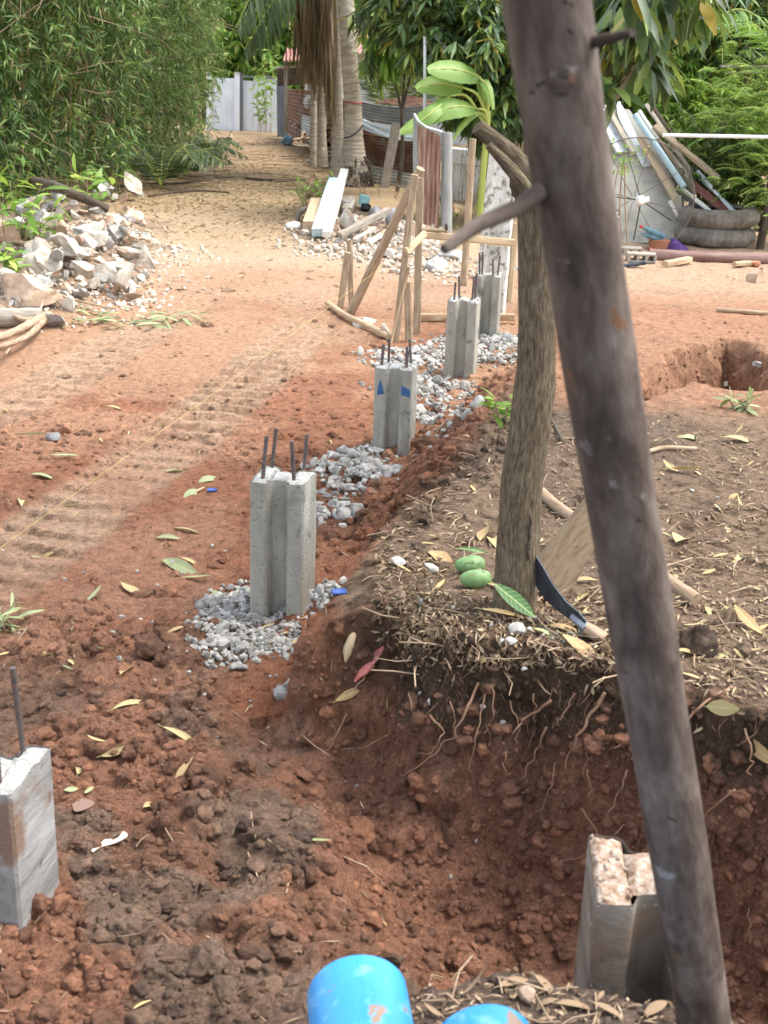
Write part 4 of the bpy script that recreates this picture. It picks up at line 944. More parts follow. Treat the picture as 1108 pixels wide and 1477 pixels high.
# ------------------------------------------------------------ things lying under the tree
def slab(name, pix, thick, mat, label, cat, Ys=None, parent=None, sharp=30):     # flat board given by the outline it shows and its distance
    P = np.array([at_d(u, v, Y) for (u, v), Y in zip(pix, Ys)]); nn = nrm(np.cross(P[1] - P[0], P[-1] - P[0])); nn = nn if nn[1] > 0 else -nn
    n = len(P); Lx = nrm(P[-1] - P[0]); Ly = nrm(np.cross(nn, Lx)); LC = np.stack([(P - P[0]) @ Ly, (P - P[0]) @ Lx, 0 * P[:, 0]], 1)
    g = Geo(); F = [tuple(range(n)), tuple(range(2 * n - 1, n - 1, -1))] + [(i, i + n, (i + 1) % n + n, (i + 1) % n) for i in range(n)]
    g.add(np.concatenate([P, P + nn * thick]), F, np.concatenate([LC, LC + [0, 0, thick]]))
    return g
y0 = hit(813, 860)[1]
g = slab('', [(778, 808), (812, 862), (830, 842), (852, 800), (872, 772), (866, 700), (838, 734), (812, 768)], .022, '', '', '', [y0 + .02, y0 + .02, y0 + .04, y0 + .10, y0 + .14, y0 + .22, y0 + .17, y0 + .1])
solo('wooden_board', g, M['wood_brown'], 'square cut brown board leaning behind the dark blade and the pole', 'board', sharp=30)
# chopper: curved blade, ferrule, wooden handle
yh = hit(872, 930)[1]; yt = YT - .03
root = thing('chopping_knife', 'curved dark blade with a wooden handle propped against the mango trunk', 'knife', hit(860, 925))
edge = [(771, 800), (781, 815), (797, 843), (816, 868), (835, 884), (846, 897), (836, 905), (818, 891), (800, 878), (784, 862), (773, 845)]
Yk = [yt + (yh - yt) * ((u - 771) / 100.) for (u, v) in edge]
slab('', edge, .004, '', '', '', Yk).build('blade', M['blade'], root, sharp=30)
a = at_d(826, 888, yt + (yh - yt) * .55 + .005); b = at_d(846, 906, yt + (yh - yt) * .75 + .005); c = at_d(905, 944, yh + .02)
g = Geo(); tube(g, np.array([a, (a + b) / 2, b]), [.012, .0145, .0155], 14, squash=.8); g.build('ferrule', M['ferrule'], root, sharp=40)
g = Geo(); tube(g, np.array([b - (b - a) * .1, b + (c - b) * .2, b + (c - b) * .6, c]), [.0145, .017, .0175, .016], 16, seed=.9, rough=.03); g.build('handle', M['stick'], root)
def lying_stick(name, pix, r, mat, label, cat='stick', group=None, up=None, n=7, rough=.06, r1=None):
    P = spline(np.array([hit(u, v, r * .7 if up is None else up) for (u, v) in pix]), 20)
    g = Geo(); tube(g, P, np.linspace(r, r if r1 is None else r1, 20), n, rough=rough, seed=pix[0][0] * .013); return solo(name, g, M[mat], label, cat, group)
lying_stick('stick', [(765, 700), (800, 733), (880, 790), (960, 842), (1003, 873)], .017, 'stick', 'straight pale stick running behind the brown board and the pole', n=12, r1=.02)
def mango(u, v, yaw, label):
    c = hit(u, v, .022); V, F = ICO[4]; W = V * np.array([.043, .027, .026]); W[:, 2] *= 1 + .15 * V[:, 0]; W[:, 1] += .006 * (V[:, 0] ** 2)
    W = W @ rotm(np.array([0, 0, 1.0]), yaw).T
    root = thing('green_mango', label, 'mango', c - [0, 0, .025], 'green mangoes under the tree'); g = Geo(); g.add(W + c, F, W + u * .01); g.build('fruit', M['mango'], root)
    s = c + rotm(np.array([0, 0, 1.0]), yaw) @ np.array([.042, .005, .008]); g = Geo(); tube(g, np.array([s, s + [.008, .004, .006], s + [.016, .006, .016]]), .0022, 6); g.build('stem', M['stick'], root)
mango(678, 826, .25, 'upper green mango of the two lying left of the mango trunk'); mango(686, 847, .1, 'lower green mango of the two with a brown spot at its side')
def one_leaf(name, u, v, L, W, yaw, mat, label, group=None, pitch=.15, up=.006, rows=6, curl=.25, fold=.12, stem=True):
    p, nrmv = (lambda h_: (h_, gzn(h_[0], h_[1])[1]))(hit(u, v))
    d = np.array([math.cos(yaw), math.sin(yaw), 0.0]); d = nrm(d - np.dot(d, nrmv) * nrmv + nrmv * pitch)
    g = Geo(); c = p - d * L / 2 + nrmv * (up + L * .05)
    leafset(g, [c], [d], [nrmv], L, W, rows, fold, curl, twist=rng.normal(0, .5))
    if stem: tube(g, np.array([c - d * L * .16 + nrmv * .002, c]), [.0008, .001], 4, caps=False)
    return solo(name, g, M[mat], label, 'leaf', group)
g = Geo(); a = at_d(713, 842, YT - .075); b = at_d(773, 889, YT - .10); leafset(g, [a], [b - a], [nrm(np.array([.35, -.75, .6]))], np.linalg.norm(b - a), .040, 10, .14, .05); tube(g, np.array([a + (a - b) * .18, a]), .001, 4); solo('green_leaf', g, M['leaf_fresh'], 'glossy fresh green mango leaf at the foot of the trunk', 'leaf')
one_leaf('green_leaf', 684, 796, .11, .02, -.15, 'leaf_fresh', 'narrow dark green leaf behind the green mangoes')

# ------------------------------------------------------------ batter board frame and string
def post(name, a, b, w, mat, label, cat, t=None, group=None, Y=None, round_=False, dig=.15, **k):
    """a, b photo pixels of foot and head; the foot stands on the ground and the post keeps its distance (or Y)"""
    p0 = hit(*a) if Y is None else at_d(a[0], a[1], Y); p1 = at_d(b[0], b[1], p0[1] + k.pop('dy', 0.0))
    s = ppm(p0); ww = w / s; ax = nrm(p1 - p0); p0 = p0 - ax * dig
    g = Geo()
    if round_: tube(g, np.array([p0 + (p1 - p0) * f for f in np.linspace(0, 1, 14)]), ww / 2 * np.linspace(1.06, .94, 14), 12, rough=.06, seed=a[0] * .017)
    else: beam(g, p0, p1, ww, (t or w) / s, up=(0.1, -1, 0), jit=.003, seed=a[0] * .017, **k)
    return solo(name, g, M[mat], label, cat, group, sharp=35)
YB = hit(572, 494)[1]
post('stake', (570, 497), (598, 252), 10, 'stake_wood', 'split rough stake with a pale sawn left side, carrying the short pale bracket', 'stake', t=7, Y=YB)
g = Geo(); p0, p1 = at_d(563.5, 496, YB - .012), at_d(590, 385, YB - .012); beam(g, p0, p1, .016, .03, up=(.1, -1, 0), jit=.002); solo('timber_strip', g, M['wood_pale'], 'pale split strip along the left side of the bracket stake', 'timber')
post('stake', (602, 466), (606, 256), 10, 'stake_wood', 'dark rough stake standing upright where the diagonal prop meets', 'stake', t=7, Y=YB + .28)
post('stake', (590, 482), (587, 406), 10, 'stake_wood', 'short stump of a stake between the two tall rough stakes', 'stake', t=7, Y=YB + .05)
post('prop', (504, 455), (607, 243), 13, 'stake_wood', 'long diagonal prop leaning up to the tops of the tall stakes', 'prop', round_=True, dy=-.35)
post('stake', (490, 449), (502, 364), 9, 'stake_wood', 'left and shorter stake of the leaning pair left of the diagonal prop', 'stake', t=5)
post('stake', (507, 444), (504, 346), 8, 'stake_wood', 'right and taller stake of the pair left of the diagonal prop', 'stake', t=5)
lying_stick('stick', [(472, 443), (500, 462), (530, 476), (561, 493)], .02, 'wood_pale', 'pale round stick lying between the diagonal prop and the bracket stake', n=10, up=.03)
g = Geo(); beam(g, at_d(611, 339, YB + .24), at_d(742, 350, YB + .30), .045, .022, up=(0, -1, .1), jit=.001); solo('horizontal_board', g, M['wood_pale'], 'pale horizontal batter board running from the dark stake behind the mango trunk', 'board', sharp=35)
g = Geo(); beam(g, at_d(586, 363, YB - .03), at_d(613, 337, YB + .22), .045, .022, up=(.4, -1, .1)); solo('bracket', g, M['wood_pale'], 'short pale bracket between the two tall stakes', 'board', sharp=35)
g = Geo(); P = spline(np.array([at_d(608, 331, YB + .25), at_d(630, 332, YB + .25), at_d(646, 334, YB + .22)]), 10); tube(g, P, .011, 8, rough=.1); solo('stick', g, M['stake_wood'], 'dark short stick resting on the horizontal batter board', 'stick')
g = Geo(); rock(g, at_d(644, 328, YB + .22), (.03, .03, .05), seed=5, sub=2); solo('stick_end', g, M['bark_dark'], 'knobbly dark end piece on top of the batter board stick', 'stick')
post('stake', (737, 402), (744, 322), 8, 'wood_pale', 'pale stake partly hidden by the mango trunk, at the far end of the batter board', 'stake', t=6, Y=YB + .33)
post('stake', (669, 412), (682, 200), 10, 'stake_wood', 'tall pale bamboo stake left of the tall uncut pile', 'stake', round_=True, Y=hit(669, 412)[1])
g = Geo(); beam(g, hit(604, 464, .03), hit(742, 466, .04), .05, .03, up=(0, -1, 0), seg=10, jit=.002); solo('timber', g, M['wood_pale'], 'low pale timber lying on the ground behind the stub piles', 'timber', sharp=35)
def string(pts, r, label, mat='string', name='string_line'):
    g = Geo(); tube(g, resample(np.array(pts), .25), r, 5, seed=.2); return solo(name, g, M[mat], label, 'string')
e0 = hit(-60, 856, .05); e1 = at_d(548, 387, YB - .1)
string([e0, e0 + (e1 - e0) * .5 + [0, 0, -.015], e1, at_d(596, 352, YB + .02)], .0008, 'thin yellow setting out string stretched over the tracked clay to the stakes')
string([at_d(596, 352, YB + .02), at_d(612, 346, YB + .21), at_d(742, 356, YB + .27)], .0011, 'short yellow string along the underside of the pale batter board')

# ------------------------------------------------------------ broken concrete heaps
def chunk(u, v, wpx, hpx, label, mat='rubble', cuts=10, name='concrete_chunk', group=None, rough=.10, dep=None, sink=.15, sub=4, sharp=28, dpt=(.32, .75)):
    c = hit(u, v + hpx * .35); s = ppm(c); w_, h_ = wpx / s, hpx / s
    g = Geo(); rock(g, c + [0, (dep or w_ * .8) * .25, h_ * (.5 - sink)], (w_ * 1.25, dep or w_ * .95, h_ * 1.25), seed=int(u * 7 + v), sub=sub, cuts=cuts, rough=rough, depth=dpt, rot=rotm(np.array([0, 0, 1.0]), rng.uniform(-.5, .5)) @ rrot(.15))
    return solo(name, g, M[mat], label, 'concrete chunk', group, sharp=sharp)
for a in ((160, 400, 95, 32, 'large flat broken slab lying tilted at the path edge of the left rubble heap', 'rubble'), (130, 343, 44, 36, 'bright white rounded chunk in the middle of the left rubble heap', 'rubble'),
          (165, 318, 40, 18, 'long pale block behind the bright white chunk', 'rubble'), (190, 312, 30, 20, 'pale block at the far right corner of the left heap', 'rubble'), (168, 342, 32, 28, 'grey sided block right of the bright white chunk', 'gravel'),
          (197, 362, 22, 20, 'small grey lump at the right edge of the left heap', 'chunk_grey'), (66, 377, 54, 50, 'round earthy boulder of concrete below the long bare branch', 'rubble'), (8, 340, 34, 38, 'earthy chunk by the leafy shrub at the left heap', 'rubble_brown'),
          (57, 293, 36, 30, 'chunk leaning at the end of the fallen brown log', 'rubble'), (56, 318, 26, 28, 'white chunk below the log end', 'concrete_top'), (82, 333, 32, 24, 'brownish chunk below the fallen brown log', 'rubble_brown'),
          (42, 422, 84, 46, 'biggest earthy brown boulder in the left heap', 'rubble_brown', 12), (57, 412, 22, 24, 'white plaster lump on the biggest earthy boulder', 'concrete_top'), (79, 463, 30, 28, 'grey squared block at the near end of the left heap', 'chunk_grey'),
          (135, 314, 20, 16, 'small pinkish lump beside the long pale block', 'rubble_brown'), (112, 424, 30, 16, 'flat white piece below the large slab', 'concrete_top'), (96, 441, 32, 22, 'pale piece between the leaf bunch and the earthy boulder', 'rubble')):
    chunk(*a[:4], a[4], a[5], cuts=a[6] if len(a) > 6 else 7 if a[2] > 40 else 10, rough=.2 if a[2] > 40 else .12)
sm = []
for k in range(170):
    t_ = rng.random(); u = rng.uniform(0, 215); v = rng.uniform(300, 455) - .1 * u
    sm.append((u, v))
shr = [rock_shape(3, 12, .1, 700 + i, (.28, .7)) for i in range(8)]
for k, (u, v) in enumerate(sm):
    c = hit(u, v); s = ppm(c); w_ = (rng.uniform(10, 28) if k % 3 else rng.uniform(28, 54)) / s; g = Geo(); V_, F_ = shr[k % 8]
    g.add((V_ * np.array([w_, w_ * .8, w_ * .62]) / 2 * rng.uniform(.8, 1.3, 3)) @ rrot().T + c + [0, 0, w_ * rng.uniform(.05, .9 if 40 < u < 190 else .3)], F_, V_ * w_ + k)
    solo('concrete_chunk', g, M[['rubble', 'rubble_brown', 'chunk_grey'][k % 3] if k % 5 else 'concrete_top'], 'small broken concrete piece in the left rubble heap', 'concrete chunk', 'small pieces of the left rubble heap', sharp=25)
gravel('rubble_crumbs', [(120, 370, 1.0, .4), (170, 350, .8, .4), (60, 400, .8, .35), (195, 345, .8, .3), (150, 430, .5, .2)], 1000, .006, .022, SHG, 'rubble', .03)
gravel('rubble_crumbs', [(510, 352, .8, .3), (560, 360, .8, .3), (620, 385, .8, .2), (440, 330, .5, .05), (540, 340, .9, .2), (660, 385, .8, .2), (730, 400, .6, .1)], 800, .008, .03, SHG, 'rubble', .05)
def log(name, pix, rpx, mat, label, cat='log', up=None, rough=.12, n=14, taper=.8, **k):
    P = [hit(u, v) for u, v in pix]; s = ppm(P[0]); r = rpx / s; P = [p + [0, 0, r * .8 if up is None else up[i]] for i, p in enumerate(P)]
    g = Geo(); tube(g, spline(np.array(P), 24), np.linspace(r, r * taper, 24), n, rough=rough, seed=pix[0][0] * .021); return solo(name, g, M[mat], label, cat, **k)
log('log', [(48, 292), (80, 301), (120, 308), (156, 314)], 6, 'bark_dark', 'fallen brown log across the far side of the left rubble heap', up=(.25, .2, .14, .08))
log('log', [(-40, 468), (10, 470), (62, 468)], 15, 'wood_grey', 'grey weathered log behind the twisted root at the left heap')
g = Geo()
for pix, r in (([(70, 452), (45, 470), (10, 492), (-40, 508)], 8), ([(66, 458), (40, 488), (5, 508), (-30, 516)], 5), ([(55, 455), (30, 462), (-10, 440)], 5), ([(50, 470), (62, 440)], 4), ([(20, 490), (10, 515)], 3)):
    P = np.array([hit(u, v + 14) + [0, 0, .05 + .02 * i] for i, (u, v) in enumerate(pix)]); s = ppm(P[0]); tube(g, spline(P, 16), np.linspace(r, r * .5, 16) / s, 10, rough=.25, seed=r)
solo('twisted_root', g, M['stick'], 'twisted pale driftwood root lying against the grey log', 'root')
def high_stick(pix, rpx, mat, label, hs, taper=.6):
    P = np.array([hit(u, v + 12) for u, v in pix]); P = np.array([at_d(u, v, p[1]) for (u, v), p in zip(pix, P)]); s = ppm(P[0])
    g = Geo(); tube(g, spline(P, 22), np.linspace(rpx, rpx * taper, 22) / s, 8, rough=.08, seed=pix[0][0] * .03); return solo('branch', g, M[mat], label, 'branch')
high_stick([(-30, 338), (40, 352), (90, 366), (140, 375)], 3.4, 'stick', 'long bare branch lying across the left rubble heap', 0)
high_stick([(70, 420), (110, 433), (168, 446)], 2.2, 'stick', 'thin branch in front of the large broken slab', 0)
high_stick([(60, 405), (38, 420), (30, 440)], 1.6, 'bark_dark', 'short dark wire like twig on the biggest earthy boulder', 0)
high_stick([(192, 300), (185, 330), (188, 345)], 2, 'stick', 'short stick standing among the far blocks of the left heap', 0)
# right hand heap of timbers and blocks
def lying_beam(a, b, wpx, mat, label, name='timber', tpx=None, ha=0.0, hb=0.0, cat='timber', jit=.004):
    pa_, pb_ = hit(*a), hit(*b); s = ppm((pa_ + pb_) / 2); w_ = wpx / s; t_ = (tpx or wpx * .7) / s
    g = Geo(); beam(g, pa_ + [0, 0, t_ / 2 + ha], pb_ + [0, 0, t_ / 2 + hb], w_, t_, jit=jit, seed=a[0] * .019, seg=6); return solo(name, g, M[mat], label, cat, sharp=35)
lying_beam((458, 345), (482, 298), 17, 'timber_blue', 'pale blue painted beam pointing at the coconut palm', ha=.02, hb=.22)
lying_beam((471, 349), (496, 292), 12, 'timber_white', 'long white painted beam beside the pale blue one', ha=.04, hb=.3)
lying_beam((447, 337), (458, 310), 20, 'wood_pale', 'cream block left of the pale blue beam', ha=.02, hb=.08)
lying_beam((446, 300), (452, 268), 8, 'wood_red', 'reddish timber lying by the green weeds near the palm', ha=.1, hb=.12)
lying_beam((490, 350), (560, 332), 12, 'wood_grey', 'long grey concrete lintel in front of the right rubble heap', ha=.04, hb=.16)
lying_beam((512, 352), (540, 340), 8, 'rubble', 'short pale bar below the long grey lintel', ha=.02, hb=.05)
lying_beam((530, 357), (560, 345), 8, 'rubble', 'second pale bar right of the short one below the lintel', ha=.02, hb=.06)
lying_beam((500, 312), (508, 300), 14, 'rubble', 'white upright faced block behind the white painted beam', ha=.02, hb=.05)
chunk(496, 296, 18, 26, 'grey stump shaped block at the head of the white beam', 'chunk_grey'); chunk(498, 320, 20, 30, 'white wedge of concrete right of the white beam', 'rubble'); chunk(515, 326, 26, 30, 'grey lump behind the long lintel', 'chunk_grey')
chunk(543, 312, 26, 26, 'dark grey boulder between the drum and the leaning post', 'stone_grey'); chunk(562, 318, 22, 30, 'grey boulder at the foot of the rusty fence', 'stone_grey'); chunk(485, 335, 16, 20, 'brown lump under the white beam', 'rubble_brown')
chunk(574, 330, 24, 20, 'grey block at the right end of the lintel', 'chunk_grey'); chunk(604, 352, 24, 18, 'pale block right of the bracket stake', 'rubble'); chunk(632, 385, 30, 20, 'white squared block in the clay behind the horizontal board', 'concrete_top', cuts=6)
chunk(652, 370, 36, 14, 'white slab with a dark hole beyond the squared block', 'concrete_top', cuts=6); chunk(560, 366, 26, 18, 'pale lump left of the bracket stake', 'rubble'); chunk(540, 362, 22, 14, 'low pale lump before the lintel', 'rubble'); chunk(580, 372, 20, 14, 'small pale lump beside the bracket stake', 'rubble')
chunk(1094, 400, 36, 26, 'pale knobbly root stump at the right side of the red clay', 'rubble_brown', name='stump_chunk'); chunk(1088, 381, 16, 12, 'reddish brick lump in front of the rusty pipe', 'terracotta'); chunk(525, 468, 34, 14, 'pale flat lump under the pale round stick', 'rubble'); chunk(556, 480, 22, 22, 'white concrete lump at the foot of the bracket stake', 'rubble')
chunk(1098, 526, 22, 9, 'white root end sticking out of the red hole rim', 'concrete_top'); chunk(1050, 556, 20, 8, 'pale flat stone on the near rim of the red hole', 'rubble')
for k in range(44):
    u, v = rng.normal(560, 50), rng.normal(350, 20); v = min(max(v, 315), 392); c = hit(u, v); w_ = rng.uniform(8, 20) / ppm(c); V_, F_ = shr[k % 8]; g = Geo()
    g.add((V_ * np.array([w_, w_ * .8, w_ * .62]) / 2 * rng.uniform(.8, 1.3, 3)) @ rrot().T + c + [0, 0, w_ * rng.uniform(.05, .5)], F_, V_ * w_ + k)
    solo('concrete_chunk', g, M[['rubble', 'chunk_grey', 'rubble', 'rubble_brown'][k % 4]], 'small broken piece in the right rubble heap', 'concrete chunk', 'small pieces of the right rubble heap', sharp=25)
g = Geo(); c = hit(448, 322); s = ppm(c); P = [c + np.array([math.cos(a) * 20 / s, .1, 4 / s + math.sin(a) * 16 / s]) for a in np.linspace(-.2, math.pi * 1.05, 16)]; tube(g, np.array(P), 3.4 / s, 8); solo('hose', g, M['tyre'], 'grey hose loop standing half buried left of the cream block', 'hose')
g = Geo(); c = hit(424, 330, .03); rock(g, c, (30 / ppm(c), .22, .09), seed=3, sub=3, cuts=5); solo('plastic_sheet', g, M['white'], 'white crumpled plastic at the left foot of the right heap', 'plastic')
c = hit(523, 304); s = ppm(c); root = thing('paint_drum', 'small turquoise drum with a black end behind the rubble heap', 'drum', c)
g = Geo(); tube(g, np.array([c + [0, .1, 6 / s], c + [.02, .1, 20 / s]]), 8 / s, 18); g.build('drum_body', M['turquoise'], root, sharp=40)
g = Geo(); tube(g, np.array([c + [.03, -.02, 1 / s], c + [.035, .0, 9 / s]]), 7.5 / s, 14, rough=.15); g.build('drum_end', M['black'], root)

# ------------------------------------------------------------ fences and sheets
def sheet(g, quad, nw, amp, along='h', ny=None, nx=None, sag=0.0, th=.003, dent=.02, seed=0):
    """quad: four (u, v, Y): top left, top right, bottom right, bottom left; corrugations run along h (ridges level) or v"""
    A, B, C_, D_ = [at_d(*q) for q in quad]
    W_, H_ = np.linalg.norm(B - A), np.linalg.norm(D_ - A)
    nx = nx or (24 if along == 'h' else nw * 6); ny = ny or (nw * 6 if along == 'h' else 24)
    s, t = np.meshgrid(np.linspace(0, 1, nx + 1), np.linspace(0, 1, ny + 1)); s, t = s.ravel(), t.ravel()
    P = (A[None] * ((1 - s) * (1 - t))[:, None] + B[None] * (s * (1 - t))[:, None] + C_[None] * (s * t)[:, None] + D_[None] * ((1 - s) * t)[:, None])
    n_ = nrm(np.cross(B - A, D_ - A)); n_ = n_ if n_[1] < 0 else -n_
    ph = (t if along == 'h' else s) * nw * 2 * math.pi
    P = P + n_ * (amp * np.sin(ph) + dent * fbm(s * 2.3 + seed, t * 2.3, None, 3, 33))[:, None] + np.array([0, 0, -1]) * (sag * np.sin(s * math.pi))[:, None] + nrm(B - A) * (dent * .5 * fbm(s * 5 + seed, t * 7, None, 2, 35))[:, None]
    LC = np.stack([s * W_ + seed, t * H_, 0 * s], 1)
    F = np.array([(j * (nx + 1) + i, j * (nx + 1) + i + 1, (j + 1) * (nx + 1) + i + 1, (j + 1) * (nx + 1) + i) for j in range(ny) for i in range(nx)])
    g.add(P, F, LC); g.add(P - n_ * th, F[:, ::-1], LC); return g
root = thing('sheet_fence', 'patched corrugated sheet fence, silver above and rusty below, right of the coconut palm', 'fence', hit(560, 285))
sheet(Geo_ := Geo(), [(520, 145, 19.6), (618, 150, 18.6), (618, 178, 18.6), (520, 171, 19.5)], 6, .018, sag=.06, dent=.05).build('silver_sheet', M['zinc'], root)
sheet(g := Geo(), [(542, 147, 20.2), (593, 137, 20.6), (634, 149, 20.0), (600, 158, 19.4)], 9, .015, 'v', dent=.04).build('top_sheet', M['rust_sheet'], root)
sheet(g := Geo(), [(524, 170, 19.3), (612, 196, 18.3), (607, 204, 18.2), (522, 186, 19.2)], 2, .01, dent=.06, sag=.05).build('white_strip', M['zinc_white'], root)
sheet(g := Geo(), [(522, 192, 19.5), (612, 204, 18.6), (612, 262, 18.4), (526, 243, 19.3)], 13, .012, dent=.04, seed=3).build('rusty_sheet', M['rust_sheet'], root)
sheet(g := Geo(), [(524, 236, 19.1), (606, 254, 18.1), (606, 300, 17.6), (530, 290, 18.8)], 10, .012, dent=.04, seed=5).build('bottom_sheet', M['grey_sheet'], root)
post('post', (554, 272), (572, 178), 13, 'wood_grey', 'weathered wooden post leaning against the rusty sheets', 'post', t=7, Y=18.0)
root = thing('sheet_door', 'upright rusty streaked sheet curling at its left edge', 'sheet', hit(620, 340)); yd = 12.6
g = Geo(); sheet(g, [(604, 180, yd), (637, 196, yd + .25), (632, 372, yd + .25), (600, 368, yd)], 5, .012, 'v', dent=.02); g.build('rusty_face', M['rust_door'], root)
g = Geo(); sheet(g, [(596, 166, yd + .25), (604.5, 179, yd), (602, 262, yd), (596, 258, yd + .25)], 2, .006, 'v', dent=.01); g.build('curled_edge', M['zinc'], root)
g = Geo(); tube(g, np.array([at_d(598, 165, yd + .25), at_d(604, 176, yd + .02), at_d(614, 183, yd + .1), at_d(637, 190, yd + .3)]), .012, 8); g.build('top_rim', M['zinc_white'], root)
post('post', (644, 336), (645, 191), 16, 'post_grey', 'smooth pale grey post right of the rusty streaked sheet', 'post', round_=True, Y=13.0)
post('pipe_post', (612, 345), (613, 52), 4.5, 'zinc_white', 'thin galvanised pipe standing behind the rusty streaked sheet', 'post', round_=True, Y=13.6)
root = thing('garden_wall', 'pale grey plinth wall beyond the tall uncut pile', 'wall', hit(690, 300))
g = Geo(); a, b = at_d(640, 300, 17.0), at_d(800, 306, 15.5); z1 = at_d(668, 236, 16.8)[2]; zc = at_d(668, 214, 16.8)[2]
beam(g, np.array([a[0], a[1], z1 / 2 - .2]), np.array([b[0], b[1], z1 / 2 - .2]), z1 + .4, .15, up=(0, -1, 0), bev=.01); g.build('wall_face', M['grey_wall'], root, sharp=30)
g = Geo(); beam(g, np.array([a[0], a[1], (z1 + zc) / 2]), np.array([b[0], b[1], (z1 + zc) / 2]), zc - z1, .22, up=(0, -1, 0), bev=.01); g.build('coping', M['grey_wall'], root, sharp=30)
# fence along the path, running away
root = thing('path_fence', 'dark rusty sheet fence along the path behind the palm trunks', 'fence', hit(450, 235))
for k, (q, mt, nw) in enumerate((([(412, 128, 30), (446, 130, 26), (446, 216, 26), (412, 190, 30)], 'rust_sheet', 13), ([(436, 138, 26.4), (486, 146, 22.5), (486, 242, 22.5), (438, 214, 26.4)], 'rust_sheet', 14), ([(440, 138, 26.1), (470, 136, 24), (470, 160, 24), (440, 156, 26.1)], 'zinc', 5),
                                 ([(434, 166, 26.2), (472, 172, 23), (472, 226, 23), (434, 196, 26.2)], 'zinc', 9), ([(476, 140, 22.4), (540, 150, 20), (540, 270, 20), (476, 246, 22.4)], 'rust_sheet', 15))):
    sheet(g := Geo(), q, nw, .014, dent=.06, seed=k * 3); g.build('rusty_sheet' if mt == 'rust_sheet' else 'grey_sheet', M[mt], root)
post('steel_post', (406, 188), (405, 116), 12, 'post_dark', 'dark grey square post at the far end of the path fence', 'post', Y=30.5)
root = thing('metal_gate', 'white sheet metal gate closing the far end of the path', 'gate', hit(370, 194)); yg = 33.0
for (u0, u1, v0, v1) in ((300, 339, 112, 196), (351, 365, 116, 194), (365.6, 384, 113, 195), (384.6, 402, 112, 196)):
    sheet(g := Geo(), [(u0, v0, yg), (u1, v0 + 1, yg), (u1, v1, yg), (u0, v1, yg)], 5, .006, 'v', dent=.01); g.build('panel', M['white_paint'], root)
for u, w_, mt in ((342.5, 7, 'white_paint'), (348.5, 3.5, 'post_dark'), (301, 6, 'white_paint')):
    g = Geo(); beam(g, at_d(u, 196, yg - .08), at_d(u, 104, yg - .08), w_ / 53, .1, up=(0, -1, 0)); g.build('post', M[mt], root)
g = Geo(); beam(g, at_d(350, 111, yg - .05), at_d(402, 112, yg - .05), .05, .05, up=(0, -1, 0)); g.build('rail', M['post_dark'], root)
lying_beam((378, 186), (388, 184), 9, 'terracotta', 'short rusty drum end lying before the white gate', name='rusty_stump', ha=.06, hb=.1)
lying_beam((390, 186), (406, 182), 7, 'rag_dark', 'dark bundle beside the rusty stump by the far post', name='dark_bundle', ha=.04, hb=.2, cat='bundle')
# hut and house
root = thing('garden_hut', 'small hut with a red tiled awning on thin posts behind the palm trunks', 'hut', hit(430, 190, 0)); yh_ = 27.0
g = Geo(); sheet(g, [(414, 70, yh_ + 1.2), (452, 66, yh_ + 1.2), (448, 86, yh_), (408, 88, yh_)], 8, .03, 'v', dent=.02, th=.02); g.build('roof', M['roof_red'], root)
for u in (412, 446):
    g = Geo(); beam(g, at_d(u, 220, yh_ + .4), at_d(u, 86, yh_ + .4), .07, .07, up=(0, -1, 0)); g.build('post', M['wood_grey'], root)
g = Geo(); beam(g, at_d(398, 98, yh_ + .3), at_d(450, 94, yh_ + .3), .05, .08, up=(0, -1, 0)); g.build('beam', M['wood_grey'], root)
g = Geo(); beam(g, at_d(400, 112, yh_ + .9), at_d(450, 108, yh_ + .9), .35, .05, up=(0, -1, 0)); g.build('back_board', M['bark_dark'], root)
root = thing('house', 'neighbouring house with a faded red roof and a pale block window, half hidden in leaves', 'house', (1.5, 31, 0)); yh_ = 30.0
def box_between(g, p, q, w_): beam(g, p, q, w_, .2, up=(0, -1, 0), bev=.01)
g = Geo(); a, b = at_d(440, 130, yh_), at_d(690, 130, yh_); beam(g, np.array([a[0], yh_, .6]), np.array([b[0], yh_, .6]), 3.0, .2, up=(0, -1, 0)); g.build('wall', M['grey_wall'], root, sharp=30)
g = Geo(); sheet(g, [(520, 34, yh_ + 3), (700, 40, yh_ + 3), (720, 82, yh_ - .8), (505, 76, yh_ - .8)], 26, .03, 'v', dent=.02, th=.03); g.build('roof', M['roof_red'], root)
g = Geo(); beam(g, at_d(523, 114, yh_ - .13), at_d(548, 115, yh_ - .13), .45, .04, up=(0, -1, 0)); wf = g.build('window', M['post_dark'], root)
for k in range(4):
    g = Geo(); u = 524 + k * 7.6; beam(g, at_d(u, 124, yh_ - .16), at_d(u, 103, yh_ - .16), .03, .03, up=(0, -1, 0)); g.build('bar', M['grey_wall'], wf)
for v in (104, 111, 118, 124):
    g = Geo(); beam(g, at_d(522, v, yh_ - .17), at_d(549, v + .6, yh_ - .17), .03, .03, up=(0, -1, 0)); g.build('bar', M['grey_wall'], wf)

